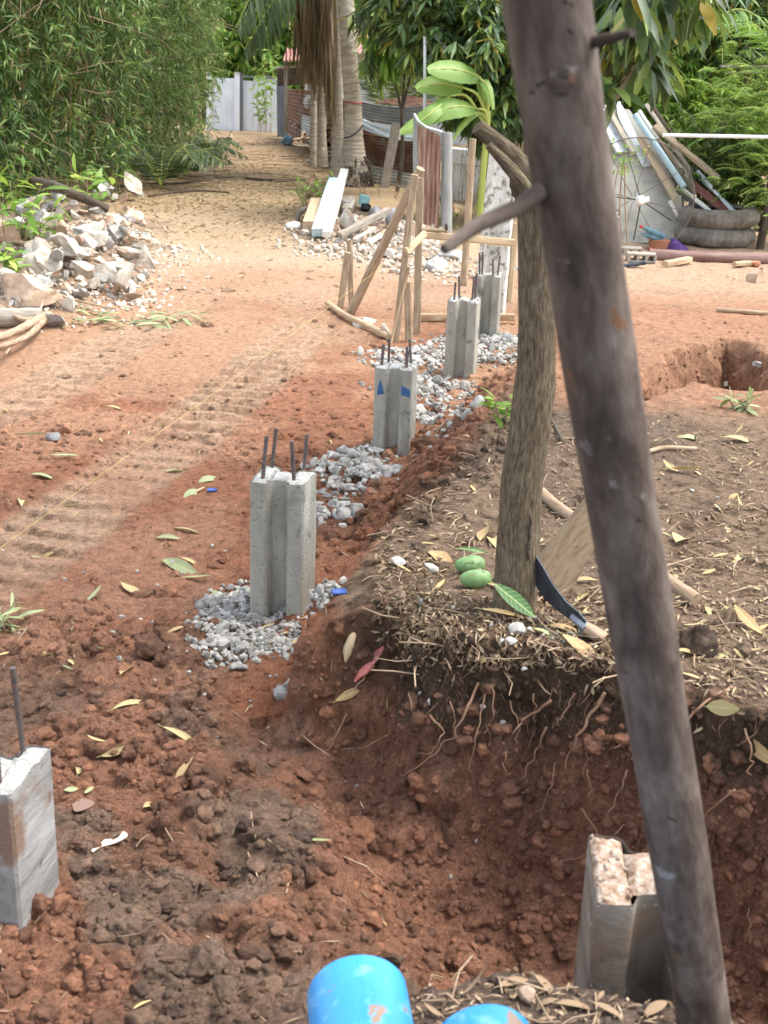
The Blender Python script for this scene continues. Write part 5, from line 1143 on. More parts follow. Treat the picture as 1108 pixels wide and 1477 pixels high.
# ------------------------------------------------------------ scrap stack, dish, tyres on the right
ys_ = 11.0
def plank(a, b, wpx, mat, label, ya=ys_, yb=ys_ - .5, tpx=3, name='plank', cat='plank', rnd=False):
    p0, p1 = at_d(a[0], a[1], ya), at_d(b[0], b[1], yb); s = ppm(p1); g = Geo()
    if rnd: tube(g, resample(np.array([p0, p1]), .15), wpx / 2 / s, 14)
    else: beam(g, p0, p1, wpx / s, tpx / s, up=(.5, -1, .3), jit=.003, seed=a[0] * .02)
    return solo(name, g, M[mat], label, cat, sharp=35)
y_s = hit(940, 352)[1]
g = slab('', [(846, 150), (908, 158), (948, 214), (974, 270), (984, 344), (930, 350), (880, 350), (846, 352)], .02, '', '', '', [y_s + 1.0, y_s + 1.0, y_s + .72, y_s + .42, y_s + .06, y_s, y_s, y_s])
solo('cement_sheet', g, M['grey_sheet'], 'large grey weathered sheet leaning behind the wire dish', 'sheet', sharp=30)
plank((916, 166), (987, 270), 9.5, 'blue_gutter', 'pale blue round pipe leaning down through the scrap stack', y_s + .75, y_s + .25, rnd=True, name='pipe', cat='pipe')
plank((888, 148), (934, 240), 15, 'zinc_white', 'broad whitish strip at the top of the scrap stack', y_s + .95, y_s + .55)
plank((874, 152), (914, 220), 10, 'wood_grey', 'grey brown plank left of the broad whitish strip', y_s + .93, y_s + .55)
plank((866, 158), (897, 220), 20, 'zinc_white', 'pale blue white sheet end beside the leaning pole', y_s + .95, y_s + .6, name='sheet', cat='sheet')
plank((924, 199), (978, 292), 13, 'wood_pale', 'tan board below the pale blue pipe', y_s + .66, y_s + .2)
plank((922, 160), (990, 258), 6, 'timber_white', 'narrow white bar just right of the pale blue pipe', y_s + .85, y_s + .35)
plank((932, 150), (1000, 252), 7, 'wood_grey', 'narrow grey bar next right of the narrow white bar', y_s + .95, y_s + .45)
plank((944, 182), (1036, 257), 9, 'stake_wood', 'brown beam jutting out to the right of the scrap stack', y_s + .72, y_s + .2, tpx=6)
plank((938, 148), (974, 200), 6, 'bark_dark', 'dark stick at the back of the scrap stack', y_s + 1.0, y_s + .8)
plank((962, 218), (1004, 268), 9, 'wood_grey', 'short grey board under the jutting beam', y_s + .6, y_s + .35)
plank((990, 258), (1046, 304), 13, 'wood_red', 'dull red board low in the scrap stack above the tyres', y_s + .4, y_s + .15)
plank((1006, 246), (1056, 304), 6, 'zinc_white', 'pale bar at the right of the dull red board', y_s + .45, y_s + .15)
plank((998, 246), (1062, 306), 5, 'blue_gutter', 'thin blue grey bar outermost at the right of the stack', y_s + .5, y_s + .2, rnd=True)
plank((984, 272), (1026, 306), 6, 'timber_white', 'white bar left of the dull red board', y_s + .3, y_s + .05)
plank((978, 272), (1014, 306), 6, 'black', 'black bar under the white bar by the tyres', y_s + .32, y_s + .1)
plank((966, 290), (986, 322), 7, 'timber_white', 'white offcut pointing at the upper tyre', y_s + .15, y_s + .02)
plank((950, 200), (1004, 280), 6, 'wood_brown', 'dark brown lath between the tan board and the grey board', y_s + .6, y_s + .25)
plank((978, 282), (984, 340), 10, 'wood_grey', 'upright grey offcut left of the tyres', y_s + .12, y_s + .05)
# wire mesh dish
yd_ = y_s - .35; c = at_d(916, 286, yd_); s = ppm(c); Rd = 84 / s
root = thing('satellite_dish', 'round wire mesh satellite dish with black struts standing against the grey sheet', 'dish', (c[0], c[1], hit(916, 352)[2]))
nrv = nrm(np.array([-.1, -1, .12])); Xd = nrm(np.cross([0, 0, 1.0], nrv)); Xd = Xd * -1; Yd = np.cross(nrv, Xd); Yd = Yd if Yd[2] > 0 else -Yd
g = Geo(); rr_ = np.linspace(.02, 1, 12); th = np.linspace(0, 2 * math.pi, 49)[:-1]
Pd = np.array([c + Rd * r * (math.cos(t) * Xd + math.sin(t) * Yd) - nrv * .16 * Rd * (1 - r * r) * 1.6 for r in rr_ for t in th]); LCd = np.array([(Rd * r * math.cos(t), Rd * r * math.sin(t), 0) for r in rr_ for t in th])
g.add(Pd, np.array([(i * 48 + j, i * 48 + (j + 1) % 48, (i + 1) * 48 + (j + 1) % 48, (i + 1) * 48 + j) for i in range(11) for j in range(48)]), LCd); g.build('mesh_bowl', M['dish_mesh'], root)
g = Geo(); tube(g, np.array([c + Rd * (math.cos(t) * Xd + math.sin(t) * Yd) for t in np.linspace(0, 2 * math.pi, 60)]), .006, 6, caps=False); g.build('rim', M['tyre'], root)
for k in range(8):
    g = Geo(); t = k * math.pi / 4 + .2; tube(g, np.array([c + Rd * r * (math.cos(t) * Xd + math.sin(t) * Yd) - nrv * (.26 * Rd * (1 - r * r) - .004) for r in np.linspace(.05, 1, 8)]), .004, 5); g.build('rib', M['tyre'], root)
lnb = at_d(925, 289, yd_ - .42)
for (u, v) in ((872, 282), (968, 318), (914, 346), (905, 222)):
    g = Geo(); e = at_d(u, v, yd_ - .02); tube(g, np.array([lnb, e]), .0055, 6); g.build('strut', M['black'], root)
g = Geo(); tube(g, np.array([lnb + nrv * .06, lnb + nrv * .01, lnb - nrv * .08]), [.03, .045, .05], 18); tube(g, np.array([lnb + [.03, 0, .0], lnb + [.075, 0, .015]]), .026, 14); g.build('receiver', M['white'], root, sharp=40)
g = Geo(); tube(g, np.array([lnb + nrv * -.09, lnb + nrv * -.1]), .055, 18); g.build('feed_ring', M['zinc'], root, sharp=40)
root = thing('round_reflector', 'small oval black and white disc beside the mesh dish', 'reflector', at_d(888, 330, yd_ - .4)); c = at_d(889, 311, yd_ - .4)
def disc(g, c, a, b, ang, n_=nrv, th_=.01):
    q = np.linspace(0, 2 * math.pi, 28, endpoint=False); P = c + (a * np.cos(q)[:, None] * (math.cos(ang) * Xd + math.sin(ang) * Yd) + b * np.sin(q)[:, None] * (-math.sin(ang) * Xd + math.cos(ang) * Yd))
    F = [tuple(range(28)), tuple(range(55, 27, -1))] + [(i, i + 28, (i + 1) % 28 + 28, (i + 1) % 28) for i in range(28)]; g.add(np.concatenate([P, P - n_ * th_]), F); return g
disc(Geo_ := Geo(), c, .058, .036, 2.0).build('black_disc', M['black'], root, sharp=30); disc(g := Geo(), c + nrv * .004 + Xd * .006, .045, .014, 2.0, th_=.003).build('white_stripe', M['white'], root, sharp=30); disc(g := Geo(), c + nrv * .005 - Xd * .022 - Yd * .012, .012, .012, 0, th_=.003).build('white_spot', M['white'], root, sharp=30)
def tyre(u, vtop, vbot, label, rpx=59, mat='tyre', tilt=0.0, zb=None):
    c0 = hit(u, vbot); s = ppm(c0); Rr = rpx / s; hgt = .175
    zb = c0[2] if zb is None else zb
    root = thing('tyre_casing', label, 'tyre', (c0[0], c0[1] + Rr, zb), 'tyres stacked by the rusty pipe')
    pr = [(.60, .02), (.66, 0), (.82, -.01), (.93, .02), (.985, .05), (1, .08), (1, hgt - .08), (.985, hgt - .05), (.93, hgt - .02), (.82, hgt + .01), (.66, hgt), (.60, hgt - .02)]
    inn = [(.62, hgt - .03), (.9, hgt - .035), (.95, hgt / 2), (.9, .035), (.62, .03)]
    nn = 150; th = np.linspace(0, 2 * math.pi, nn, endpoint=False); cc = np.array([c0[0], c0[1] + Rr, zb + .01])
    def rings(pf, tread=False):
        out, lc = [], []
        for (r, zz) in pf:
            k = np.ones(nn)
            if tread and .97 < r < .99: k = np.where((np.arange(nn) // 2) % 2, 1.01, .955)
            out.append(np.stack([cc[0] + Rr * r * k * np.cos(th), cc[1] + Rr * r * k * np.sin(th), cc[2] + zz + tilt * np.cos(th)], 1)); lc.append(np.stack([th * Rr, np.full(nn, zz), np.full(nn, r)], 1))
        return np.concatenate(out), np.concatenate(lc)
    for nm, pf, mt in (('outer_casing', pr, mat), ('inner_lining', [pr[-1]] + inn + [pr[0]], 'tyre_dark')):
        V_, L_ = rings(pf, True); m = len(pf); g = Geo(); g.add(V_, np.array([(i * nn + j, i * nn + (j + 1) % nn, (i + 1) * nn + (j + 1) % nn, (i + 1) * nn + j) for i in range(m - 1) for j in range(nn)]), V_); g.build(nm, M[mt], root)
    return zb + hgt
zt1 = tyre(1043, 330, 360, 'lower dusty tyre of the stack behind the rusty pipe', tilt=-.004); tyre(1046, 300, 360, 'upper dusty tyre of the stack behind the rusty pipe', rpx=60, zb=zt1 + .008, tilt=.012)
tyre(1150, 320, 338, 'black tyre lying behind the dusty tyre stack at the picture edge', rpx=46, mat='tyre_dark')
log('rusty_pipe', [(936, 374), (1010, 378), (1090, 380), (1180, 383)], 8.5, 'rust_pipe', 'long rusty iron pipe lying in front of the tyres', 'pipe', rough=.02, n=24, taper=1.0)
def hollow_block(u, v, L_, label):
    c = hit(u, v); root = thing('hollow_block', label, 'concrete block', c, 'hollow blocks by the rusty pipe'); g = Geo(); h_, w_ = .07, .15; x0 = -L_ / 2; k = int(L_ / .085); ax = nrm(np.array([1, -.12, 0])); ay = np.array([.12, 1, 0]); az = np.array([0, 0, 1])
    q = lambda x_, y_, z_: c + ax * x_ + ay * y_ + az * z_
    beam(g, q(x0, 0, .008), q(-x0, 0, .008), w_, .018, bev=.003); beam(g, q(x0, 0, h_), q(-x0, 0, h_), w_, .018, bev=.003)
    for i in range(k + 1): xx = x0 + .012 + i * (L_ - .024) / k; beam(g, q(xx, 0, .0175), q(xx, 0, h_ - .0095), .024, w_ - .004, up=(0, 1, 0), bev=.002)
    g.build('block_body', M['blockwork'], root, sharp=30)
hollow_block(905, 368, .26, 'farther hollow block left of the rusty pipe'); hollow_block(924, 377, .26, 'nearer hollow block left of the rusty pipe')
lying_beam((958, 386), (994, 380), 11, 'wood_pale', 'pale timber offcut in front of the rusty pipe', ha=.01, hb=.01); lying_beam((1058, 386), (1082, 384), 9, 'wood_pale', 'small pale offcut at the right before the rusty pipe', ha=.01, hb=.01)
c = hit(950, 362); s = ppm(c); root = thing('basket', 'round terracotta basket holding teal bottles beside the purple cloth', 'basket', c)
g = Geo(); tube(g, np.array([c, c + [0, 0, .05], c + [0, 0, .1], c + [0, 0, .112]]), [.085, .1, .108, .11], 26); g.build('basket_body', M['terracotta'], root, sharp=50)
for (u, v, u1, v1, r, lab) in ((958, 342, 927, 328, .028, 'upper teal bottle lying across the basket'), (955, 346, 925, 337, .024, 'lower teal bottle lying across the basket')):
    p, q = at_d(u, v, c[1] - .02), at_d(u1, v1, c[1] - .06); rt = thing('plastic_bottle', lab, 'bottle', p); g = Geo(); tube(g, np.array([p, p + (q - p) * .1, p + (q - p) * .72, p + (q - p) * .88, q]), [r * .8, r, r, r * .55, r * .4], 16, seed=u); g.build('bottle_body', M['teal'], rt)
    if v < 344: g = Geo(); tube(g, np.array([q, q + (q - p) * .12]), r * .5, 12); g.build('cap', M['red'], rt)
c = hit(976, 363); g = Geo(); V_, F_ = ICO[4]; W_ = V_ * np.array([.12, .08, .11]); W_[:, 2] = np.maximum(W_[:, 2], -.01) * (1 - .55 * np.clip(V_[:, 0], -1, 1)); W_ = W_ * (1 + .25 * fbm(V_[:, 0] * 3, V_[:, 1] * 3, V_[:, 2] * 3, 3, 8))[:, None]; g.add(W_ + c, F_); solo('purple_cloth', g, M['purple'], 'crumpled purple cloth between the basket and the tyres', 'cloth')
c = hit(938, 366); g = Geo(); rock(g, c + [0, 0, .03], (.05, .04, .07), seed=8, sub=3); solo('plastic_scrap', g, M['red'], 'small red and white plastic scrap before the basket', 'scrap')
c = hit(912, 386, .015); g = Geo(); beam(g, c - [.1, .02, 0], c + [.11, 0, .03], .05, .03, seg=5, jit=.008); solo('grey_rag', g, M['rag_dark'], 'grey crumpled rag lying in front of the hollow blocks', 'rag')
# rails of poles at the right
def rail(a, b, rpx, Y, mat, label, Y2=None):
    p, q = at_d(a[0], a[1], Y), at_d(b[0], b[1], Y2 or Y); s = ppm(p); g = Geo(); tube(g, resample(np.array([p, q]), .2), rpx / s, 10, rough=.04); return solo('rail', g, M[mat], label, 'rail')
rail((956, 195), (1190, 199), 2.6, 11.9, 'white_paint', 'thin white rail running level from the scrap stack to the right')
rail((1040, 96), (1180, 97), 2.0, 13.4, 'wood_grey', 'upper thin grey rail crossing the light green foliage'); rail((1050, 105), (1180, 104), 1.3, 13.4, 'wood_grey', 'thinner rail just below the upper grey rail')
post('post', (1166, 345), (1160, 80), 9, 'wood_grey', 'wooden post that carries the thin rails outside the yard', 'post', round_=True, Y=12.4)
log('stick', [(1034, 450), (1075, 453), (1150, 458)], 4, 'stick', 'grey brown stick lying above the red hole', 'stick', rough=.06, n=10)
lying_stick('stick', [(930, 655), (960, 648), (1004, 650)], .009, 'stick', 'thin forked stick on the litter right of the leaning pole')
lying_stick('stick', [(812, 640), (800, 615), (790, 600)], .006, 'bark_dark', 'thin dark twig between the mango trunk and the pole')
lying_stick('stick', [(170, 270), (260, 266), (330, 258), (390, 262), (440, 262)], .02, 'bark_dark', 'long dark branch lying across the leafy path', up=.02)
lying_stick('stick', [(215, 284), (280, 277), (330, 279)], .012, 'bark_dark', 'thinner dark branch on the near edge of the path shade', up=.015)
lying_stick('stick', [(540, 405), (420, 470), (350, 500)], .004, 'stick', 'thin curved twig on the clay left of the stakes') if False else None
c = hit(528, 968); g = Geo(); P = spline(np.array([hit(512, 990, .012), hit(524, 976, .02), hit(540, 958, .02), hit(553, 940, .012)]), 14); tube(g, P, np.interp(np.linspace(0, 1, 14), [0, .3, .7, 1], [.006, .017, .015, .005]), 14, rough=.5, squash=.3); solo('rag', g, M['cloth_red'], 'torn reddish rag buried in the slope of the spur', 'rag')
g = Geo(); P = spline(np.array([hit(498, 960, .01), hit(505, 935, .015), hit(512, 918, .01)]), 10); tube(g, P, [.003, .008, .011, .012, .012, .011, .01, .009, .007, .003], 8, rough=.3, squash=.35); solo('wood_splinter', g, M['wood_pale'], 'pale splinter of wood on the spur above the red rag', 'splinter')

# puddles
def puddle(pix, mat, label, up=.004):
    P = [hit(u, v) for u, v in pix]; zz = np.percentile([p[2] for p in P], 60) + up; P = [at_z(u, v, zz) for u, v in pix]
    P = spline(np.array(P + P[:1]), 40)[:-1]; c = P.mean(0); g = Geo(); n = len(P)
    g.add(np.concatenate([P, c[None]]), [(i, (i + 1) % n, n) for i in range(n)]); o = g.build('puddle', M[mat]); o['kind'] = 'structure'; return o
puddle([(131, 1222), (150, 1211), (168, 1209), (178, 1199), (184, 1206), (166, 1216), (145, 1222), (134, 1229)], 'puddle_milk', '')
puddle([(104, 1160), (116, 1152), (132, 1154), (136, 1160), (122, 1168), (108, 1170)], 'puddle_brown', '')

# ------------------------------------------------------------ rooster
c = hit(327, 214); s = ppm(c); root = thing('rooster', 'dark feathered rooster with a pale neck standing on the path under the bamboo', 'rooster', c)
q = lambda u, v, dy=0.0: at_d(u, v, c[1] + dy)
g = Geo(); P = spline(np.array([q(318, 201), q(322, 201.5), q(327, 202), (q(331, 200.5)), q(332.5, 197), q(332.6, 193.5), q(333.2, 191), q(334.5, 190.4)]), 30)
tube(g, P, np.interp(np.linspace(0, 1, 30), np.linspace(0, 1, 8), np.array([2.2, 3.8, 4.6, 4.2, 2.8, 1.9, 1.9, .6]) / s), 16, seed=.3); g.build('body', M['feather_dark'], root)
g = Geo(); P = spline(np.array([q(331.6, 199), q(332.5, 196.5), q(332.7, 193), q(333, 191.5)]), 12); tube(g, P, np.array([3.2, 3.4, 3.4, 3.2, 3, 2.8, 2.6, 2.4, 2.3, 2.2, 2.1, 1.6]) / s, 12); g.build('neck_hackle', M['feather_pale'], root)
g = Geo()
for k in range(9):
    dy = rng.normal(0, .03); tube(g, spline(np.array([q(319, 201, dy), q(315.5, 198.5 + k * .3, dy * 1.5), q(313 + k * .2, 201 + k * .7, dy * 2)]), 8), np.array([1, 1.3, 1.4, 1.4, 1.3, 1.1, .8, .3]) / s, 6, squash=.35)
g.build('tail_feathers', M['tyre_dark'], root)
for (u0, v0, u1, v1, dy) in ((327, 205, 325.5, 214, -.04), (329.5, 205, 330.5, 214.4, .04)):
    g = Geo(); tube(g, np.array([q(u0, v0, dy), q((u0 + u1) / 2 + .8, (v0 + v1) / 2, dy), q(u1, v1, dy)]), np.array([1.5, .6, .5]) / s, 7)
    for a in (-.5, 0, .5): tube(g, np.array([q(u1, v1, dy), q(u1 + 2.2, v1 + .3, dy - .04 + a * .08)]), .25 / s, 5)
    g.build('leg', M['feather_pale' if False else 'tyre_dark'], root)
g = Geo(); tube(g, np.array([q(332.2, 190), q(333, 188.8), q(334.2, 189.8)]), np.array([.5, .8, .4]) / s, 6, squash=.4); tube(g, np.array([q(334, 191.8), q(334, 193)]), np.array([.5, .5]) / s, 5); g.build('comb', M['comb'], root)
g = Geo(); tube(g, np.array([q(334.4, 190.7), q(336, 191.2)]), np.array([.45, .1]) / s, 6); g.build('beak', M['wood_pale'], root)
# wood and rags by the path fence
for k in range(34):
    a = (rng.uniform(420, 490), rng.uniform(205, 244)); 
    p = hit(*a); ang = rng.normal(.4, .5); L_ = rng.uniform(.5, 1.3); d = np.array([math.cos(ang) * .8, math.sin(ang) * .6, rng.uniform(-.1, .35)]); z_ = rng.uniform(.05, .55)
    g = Geo(); tube(g, spline(np.array([p + [0, 0, z_], p + d * L_ * .5 + [0, 0, z_ + rng.normal(0, .05)], p + d * L_ + [0, 0, z_ * .6]]), 8), rng.uniform(.012, .03), 7, rough=.15, seed=k); solo('firewood_stick', g, M['wood_grey' if k % 3 else 'stick'], 'grey dry stick in the firewood heap beside the path', 'stick', 'sticks of the firewood heap')
for (u, v, w_, mt, lab) in ((414, 204, 20, 'blue_tarp', 'faded blue bag at the far end of the firewood heap'), (478, 226, 16, 'rag_dark', 'dark bluish rag hanging by the firewood heap')):
    c = hit(u, v + 6); s = ppm(c); g = Geo(); rock(g, c + [0, 0, 6 / s], (w_ / s, .3, 16 / s), seed=int(u), sub=4, cuts=3, rough=.35); solo('cloth_bag', g, M[mt], lab, 'bag')

# ------------------------------------------------------------ plants
def near_px(u, v, Y): return at_d(u, v, Y)
# bamboo thicket along the left of the path
def bamboo(i, x0, y0, label, Rr=1.5, n_spray=1500, hgt=4.6, mat='leaf_bamboo'):
    z0_ = gz(x0, y0); root = thing('bamboo_clump', label, 'bamboo', (x0, y0, z0_), 'bamboo clumps along the path')
    for k in range(9):
        a = rng.uniform(0, 6.28); q = rng.uniform(.05, .5); b = np.array([x0 + q * math.cos(a), y0 + q * math.sin(a), z0_ - .1]); hh = rng.uniform(3.2, 5.5); o = np.array([math.cos(a), math.sin(a)]) * rng.uniform(.4, 1.5)
        P = [b + np.array([o[0] * f ** 2, o[1] * f ** 2, hh * f * (1 - .1 * f)]) for f in np.linspace(0, 1, 14)]
        g = Geo(); tube(g, np.array(P), np.linspace(.028, .008, 14), 7, seed=k); g.build('culm', M['petiole' if k % 3 == 0 else 'stick'], root)
    n = n_spray
    a = rng.uniform(0, 2 * math.pi, n); zz = rng.uniform(0.02, 1, n) ** .85 * hgt
    R_ = Rr * (.72 + .33 * np.clip(zz / 2.2, 0, 1)) * (1 + .32 * fbm(np.cos(a) * 1.6 + i * 5, np.sin(a) * 1.6, zz * .9, 3, 201))
    rad = R_ * rng.uniform(.5, 1.04, n) ** .6
    C_ = np.stack([x0 + rad * np.cos(a), y0 + rad * np.sin(a), z0_ + zz], 1)
    kp = fbm(C_[:, 0] * 1.5, C_[:, 1] * 1.5, C_[:, 2] * 1.5, 3, 222) > -.10 - .25 * rng.random(n); C_ = C_[kp]; a = a[kp]; n = len(C_)
    out = np.stack([np.cos(a), np.sin(a), 0 * a], 1)
    D_ = nrm(out * rng.uniform(.1, 1, n)[:, None] + unit(n) * .8 + np.array([0, 0, -.25]))
    nl = 10; idx = np.repeat(np.arange(n), nl); k_ = len(idx); along = np.tile(np.linspace(0, 1, nl), n)
    p = C_[idx] + D_[idx] * (along * .26)[:, None] + np.array([0, 0, -1]) * (along ** 2 * .07)[:, None]
    d = nrm(D_[idx] * .7 + unit(k_) * .85 + np.array([0, 0, -.35])); N_ = nrm(unit(k_) * .7 + np.array([0, -.3, .8]))
    sc = 1.0
    g = Geo(); leafset(g, p, d, N_, rng.uniform(.10, .20, k_) * sc, rng.uniform(.017, .030, k_) * sc, 1, .15, .25); 
    g.build('leaves', M[mat], root)
    # bare twigs and dry sheaths inside
    g = Geo()
    for j in range(150):
        q = C_[rng.integers(0, n)]; q = q * np.array([1, 1, .75]); e = q + nrm(rng.normal(size=3) + [0, 0, -.3]) * rng.uniform(.3, .8); tube(g, np.array([q, (q + e) / 2 + rng.normal(0, .03, 3), e]), [.005, .004, .002], 4, caps=False, seed=j)
    kind(g.build('twigs', M['stick'], root), 'stuff')
for i, (u, v, off, lab, Rr, n_, mt) in enumerate(((-40, 300, 1.5, 'bamboo clump with pale arching sprays at the left edge behind the rubble heap', 1.75, 1700, 'leaf_bamboo'), (75, 296, 1.35, 'dense bamboo clump behind the fallen brown log', 1.6, 1800, 'leaf_bamboo'),
                                             (165, 286, 1.2, 'bamboo clump with brown dry stalks at its foot before the path bend', 1.5, 1700, 'leaf_bamboo'), (215, 264, 1.3, 'bamboo clump leaning over the palm seedlings', 1.6, 1500, 'leaf_bamboo'),
                                             (252, 244, 1.3, 'bamboo clump behind the palm seedlings', 1.6, 1400, 'leaf_bamboo'), (288, 229, 1.3, 'dark bamboo clump just left of the rooster', 1.55, 1400, 'leaf_bamboo'), (312, 216, 1.5, 'last bamboo clump before the white gate', 1.4, 1200, 'leaf_bamboo'),
                                             (-40, 262, 2.0, 'tall bamboo clump at the back of the thicket', 1.9, 1500, 'leaf_bamboo_pale'), (120, 258, 2.2, 'pale topped bamboo clump rising behind the dense front clumps', 1.9, 1500, 'leaf_bamboo_pale'))):
    c = hit(u, v); bamboo(i, c[0] - off, c[1] + .5, lab, Rr, int(n_ * 1.3), 4.8, mt)
# pinnate fronds: coconut, palm seedlings
def frond(g, rg, P, Lf, Wf, n=55, hang=.5, spread=.9, rr=.012):
    Q_ = spline(np.array(P), 40); tube(rg, Q_, np.linspace(rr, rr * .3, 40), 6, seed=1)
    T, X, Y = frames(Q_); t = np.linspace(.12, .99, n); i = (t * 39).astype(int)
    up = np.array([0, 0, 1.0]); S_ = nrm(np.cross(T[i], up))
    for sgn in (-1, 1):
        D_ = nrm(S_ * sgn * spread + T[i] * .55 + np.array([0, 0, -hang]) + unit(n) * .12); N_ = nrm(np.cross(D_, T[i]) * sgn + unit(n) * .2)
        leafset(g, Q_[i], D_, N_, Lf * np.sin(np.pi * (t * .85 + .1)) ** .6 * rng.uniform(.85, 1.1, n), Wf, 2, .2, .25)
def coconut(label, L_, Y, n_ring, seed, base_flare=True, fr=()):
    P = np.array([at_d(u, v, Y) for u, v, w in L_]); rr = np.array([w / 2 / ppm(p) for (u, v, w), p in zip(L_, P)])
    root = thing('coconut_palm', label, 'palm tree', P[0] * [1, 1, 0], 'coconut palms by the path')
    n = n_ring; Q_ = spline(P, n); r_ = np.interp(np.linspace(0, 1, n), np.linspace(0, 1, len(rr)), rr)
    k = np.arange(n); r_ = r_ * (1 + .025 * np.where(k % 4 < 2, 1, -1) * (.6 + .4 * np.sin(k * 1.7)))
    g = Geo(); tube(g, Q_, r_, 28, rough=.04, seed=seed); g.build('trunk', M['bark_palm'], root)
    if base_flare:
        g = Geo()
        for j in range(170):
            a = rng.uniform(0, 6.28); zz = rng.uniform(0, .42); rb = rr[0] * 1.03 * (1 - .35 * zz / .42); q = np.array([P[0][0] + rb * math.cos(a), P[0][1] + rb * math.sin(a), gz(P[0][0], P[0][1]) + zz]); e = q + np.array([math.cos(a) * .06, math.sin(a) * .06, -rng.uniform(.06, .16)])
            tube(g, np.array([q, (q + e) / 2 + np.array([math.cos(a), math.sin(a), 0]) * .025, e]), [.016, .014, .008], 5, seed=j)
        kind(g.build('root_mat', M['bark_dark'], root), 'stuff')
    lg, rg = Geo(), Geo()
    top = Q_[-1]
    for j in range(9):
        a = rng.uniform(0, 6.28); o = np.array([math.cos(a), math.sin(a), 0])
        frond(lg, rg, [top, top + o * .8 + [0, 0, .7], top + o * 2.0 + [0, 0, .7], top + o * 3.2 + [0, 0, -.4]], .7, .035, 50)
    for pf in fr: frond(lg, rg, pf, .62, .035, 70, .9, .7)
    lg.build('fronds', M['leaf_palm'], root); rg.build('frond_stems', M['petiole'], root)
    return root
YP = hit(512, 268)[1]
cp = coconut('coconut palm with a pale ringed trunk and swollen root foot, nearest the sheet fence', [(512, 285, 44), (512, 262, 46), (510, 240, 42), (510, 218, 33), (510, 195, 28), (509, 150, 24.5), (505, 100, 23.5), (502, 50, 23.5), (499, 0, 24), (496, -160, 24), (494, -320, 23)], YP, 150, 1.0,
             fr=([at_d(500, -150, YP - .2), at_d(535, -110, YP - .8), at_d(536, -10, YP - 1), at_d(530, 110, YP - 1.0)], [at_d(500, -160, YP), at_d(455, -120, YP - .4), at_d(400, -10, YP - .8), at_d(352, 72, YP - 1)], [at_d(500, -160, YP), at_d(470, -110, YP - .2), at_d(420, -40, YP - .4), at_d(385, 60, YP - .6)],
                 [at_d(500, -160, YP), at_d(440, -120, YP - .4), at_d(380, -40, YP - .8), at_d(340, 40, YP - 1.2)]))
g = Geo(); P = np.array([at_d(510, 148, YP)]); 
for zz in (148,):
    c = at_d(509.5, zz, YP); r_ = 12.9 / ppm(c); tube(g, np.array([c + [r_ * math.cos(t), r_ * math.sin(t), .01 * math.sin(t * 2)] for t in np.linspace(0, 6.28, 30)]), .008, 5, caps=False)
solo('red_cord', g, M['red_string'], 'thin red cord tied round the pale ringed palm trunk', 'cord')
g = Geo(); c0 = at_d(497, 200, YP - .25); tube(g, spline(np.array([at_d(496, 199, YP - .2), at_d(505, 197, YP - .3), at_d(516, 190, YP - .28), at_d(524, 180, YP - .2)]), 14), .012, 6); solo('cable', g, M['rag_dark'], 'dark cable looped low round the pale ringed palm trunk', 'cable')
coconut('darker coconut palm standing close behind the pale ringed trunk', [(487, 262, 26), (487, 235, 20), (487, 150, 15), (487, 80, 15.5), (486, 0, 16), (485, -180, 16), (484, -300, 15)], YP + 1.2, 130, 2.0, False)
coconut('slim grey coconut palm among the dry hanging fronds', [(464, 240, 20), (464, 200, 14), (464, 120, 10.5), (463, 60, 11), (462, 0, 11), (460, -200, 11)], YP + 2.4, 120, 3.0, False)
root = thing('dry_palm', 'palm trunk wrapped in a shaggy mass of brown hanging dead fronds', 'palm tree', hit(450, 232))
g = Geo(); tube(g, spline(np.array([at_d(452, 240, YP + 2), at_d(452, 100, YP + 2), at_d(450, -60, YP + 2), at_d(448, -250, YP + 2)]), 40), .055, 16, rough=.08); g.build('trunk', M['bark_palm'], root)
g = Geo(); n = 1500; u = rng.normal(455, 13, n); v = rng.uniform(-160, 52, n); C_ = np.array([at_d(a, b, YP + 1.7 + rng.normal(0, .25)) for a, b in zip(u, v)])
leafset(g, C_, nrm(np.array([0, 0, -1]) + unit(n) * .14), nrm(unit(n) + [0, -1, 0]), rng.uniform(.5, 1.1, n), rng.uniform(.02, .045, n), 3, .2, .08, twist=.6)
n = 260; u = rng.normal(476, 3.5, n); v = rng.uniform(-40, 110, n); C_ = np.array([at_d(a, b, YP + .9 + rng.normal(0, .1)) for a, b in zip(u, v)])
leafset(g, C_, nrm(np.array([0, 0, -1]) + unit(n) * .08), nrm(unit(n) + [0, -1, 0]), rng.uniform(.5, .9, n), rng.uniform(.02, .04, n), 3, .2, .06, twist=.6)
g.build('dead_fronds', M['leaf_dry'], root)
def palm_seedling(u, v, label, n=9, L_=1.0, mat='leaf_palm', Y=None, hang=.25, up=.7):
    c = hit(u, v) if Y is None else at_d(u, v, Y); root = thing('palm_seedling', label, 'palm', c, 'young palms'); lg, rg = Geo(), Geo()
    for k in range(n):
        a = k * 2.4 + rng.normal(0, .3); o = np.array([math.cos(a), math.sin(a), 0]); q = L_ * rng.uniform(.7, 1.1)
        frond(lg, rg, [c, c + o * .25 * q + [0, 0, up * q * .7], c + o * .65 * q + [0, 0, up * q], c + o * 1.05 * q + [0, 0, up * q * .7]], .34 * L_, .026, 26, hang, .9, .008)
    lg.build('fronds', M[mat], root); kind(rg.build('stems', M['petiole'], root), 'stuff')
palm_seedling(232, 270, 'young palm with drooping dark fronds at the foot of the bamboo', 11, 1.0, up=.55); palm_seedling(268, 254, 'second young palm further along the bamboo foot', 10, .9, up=.5)
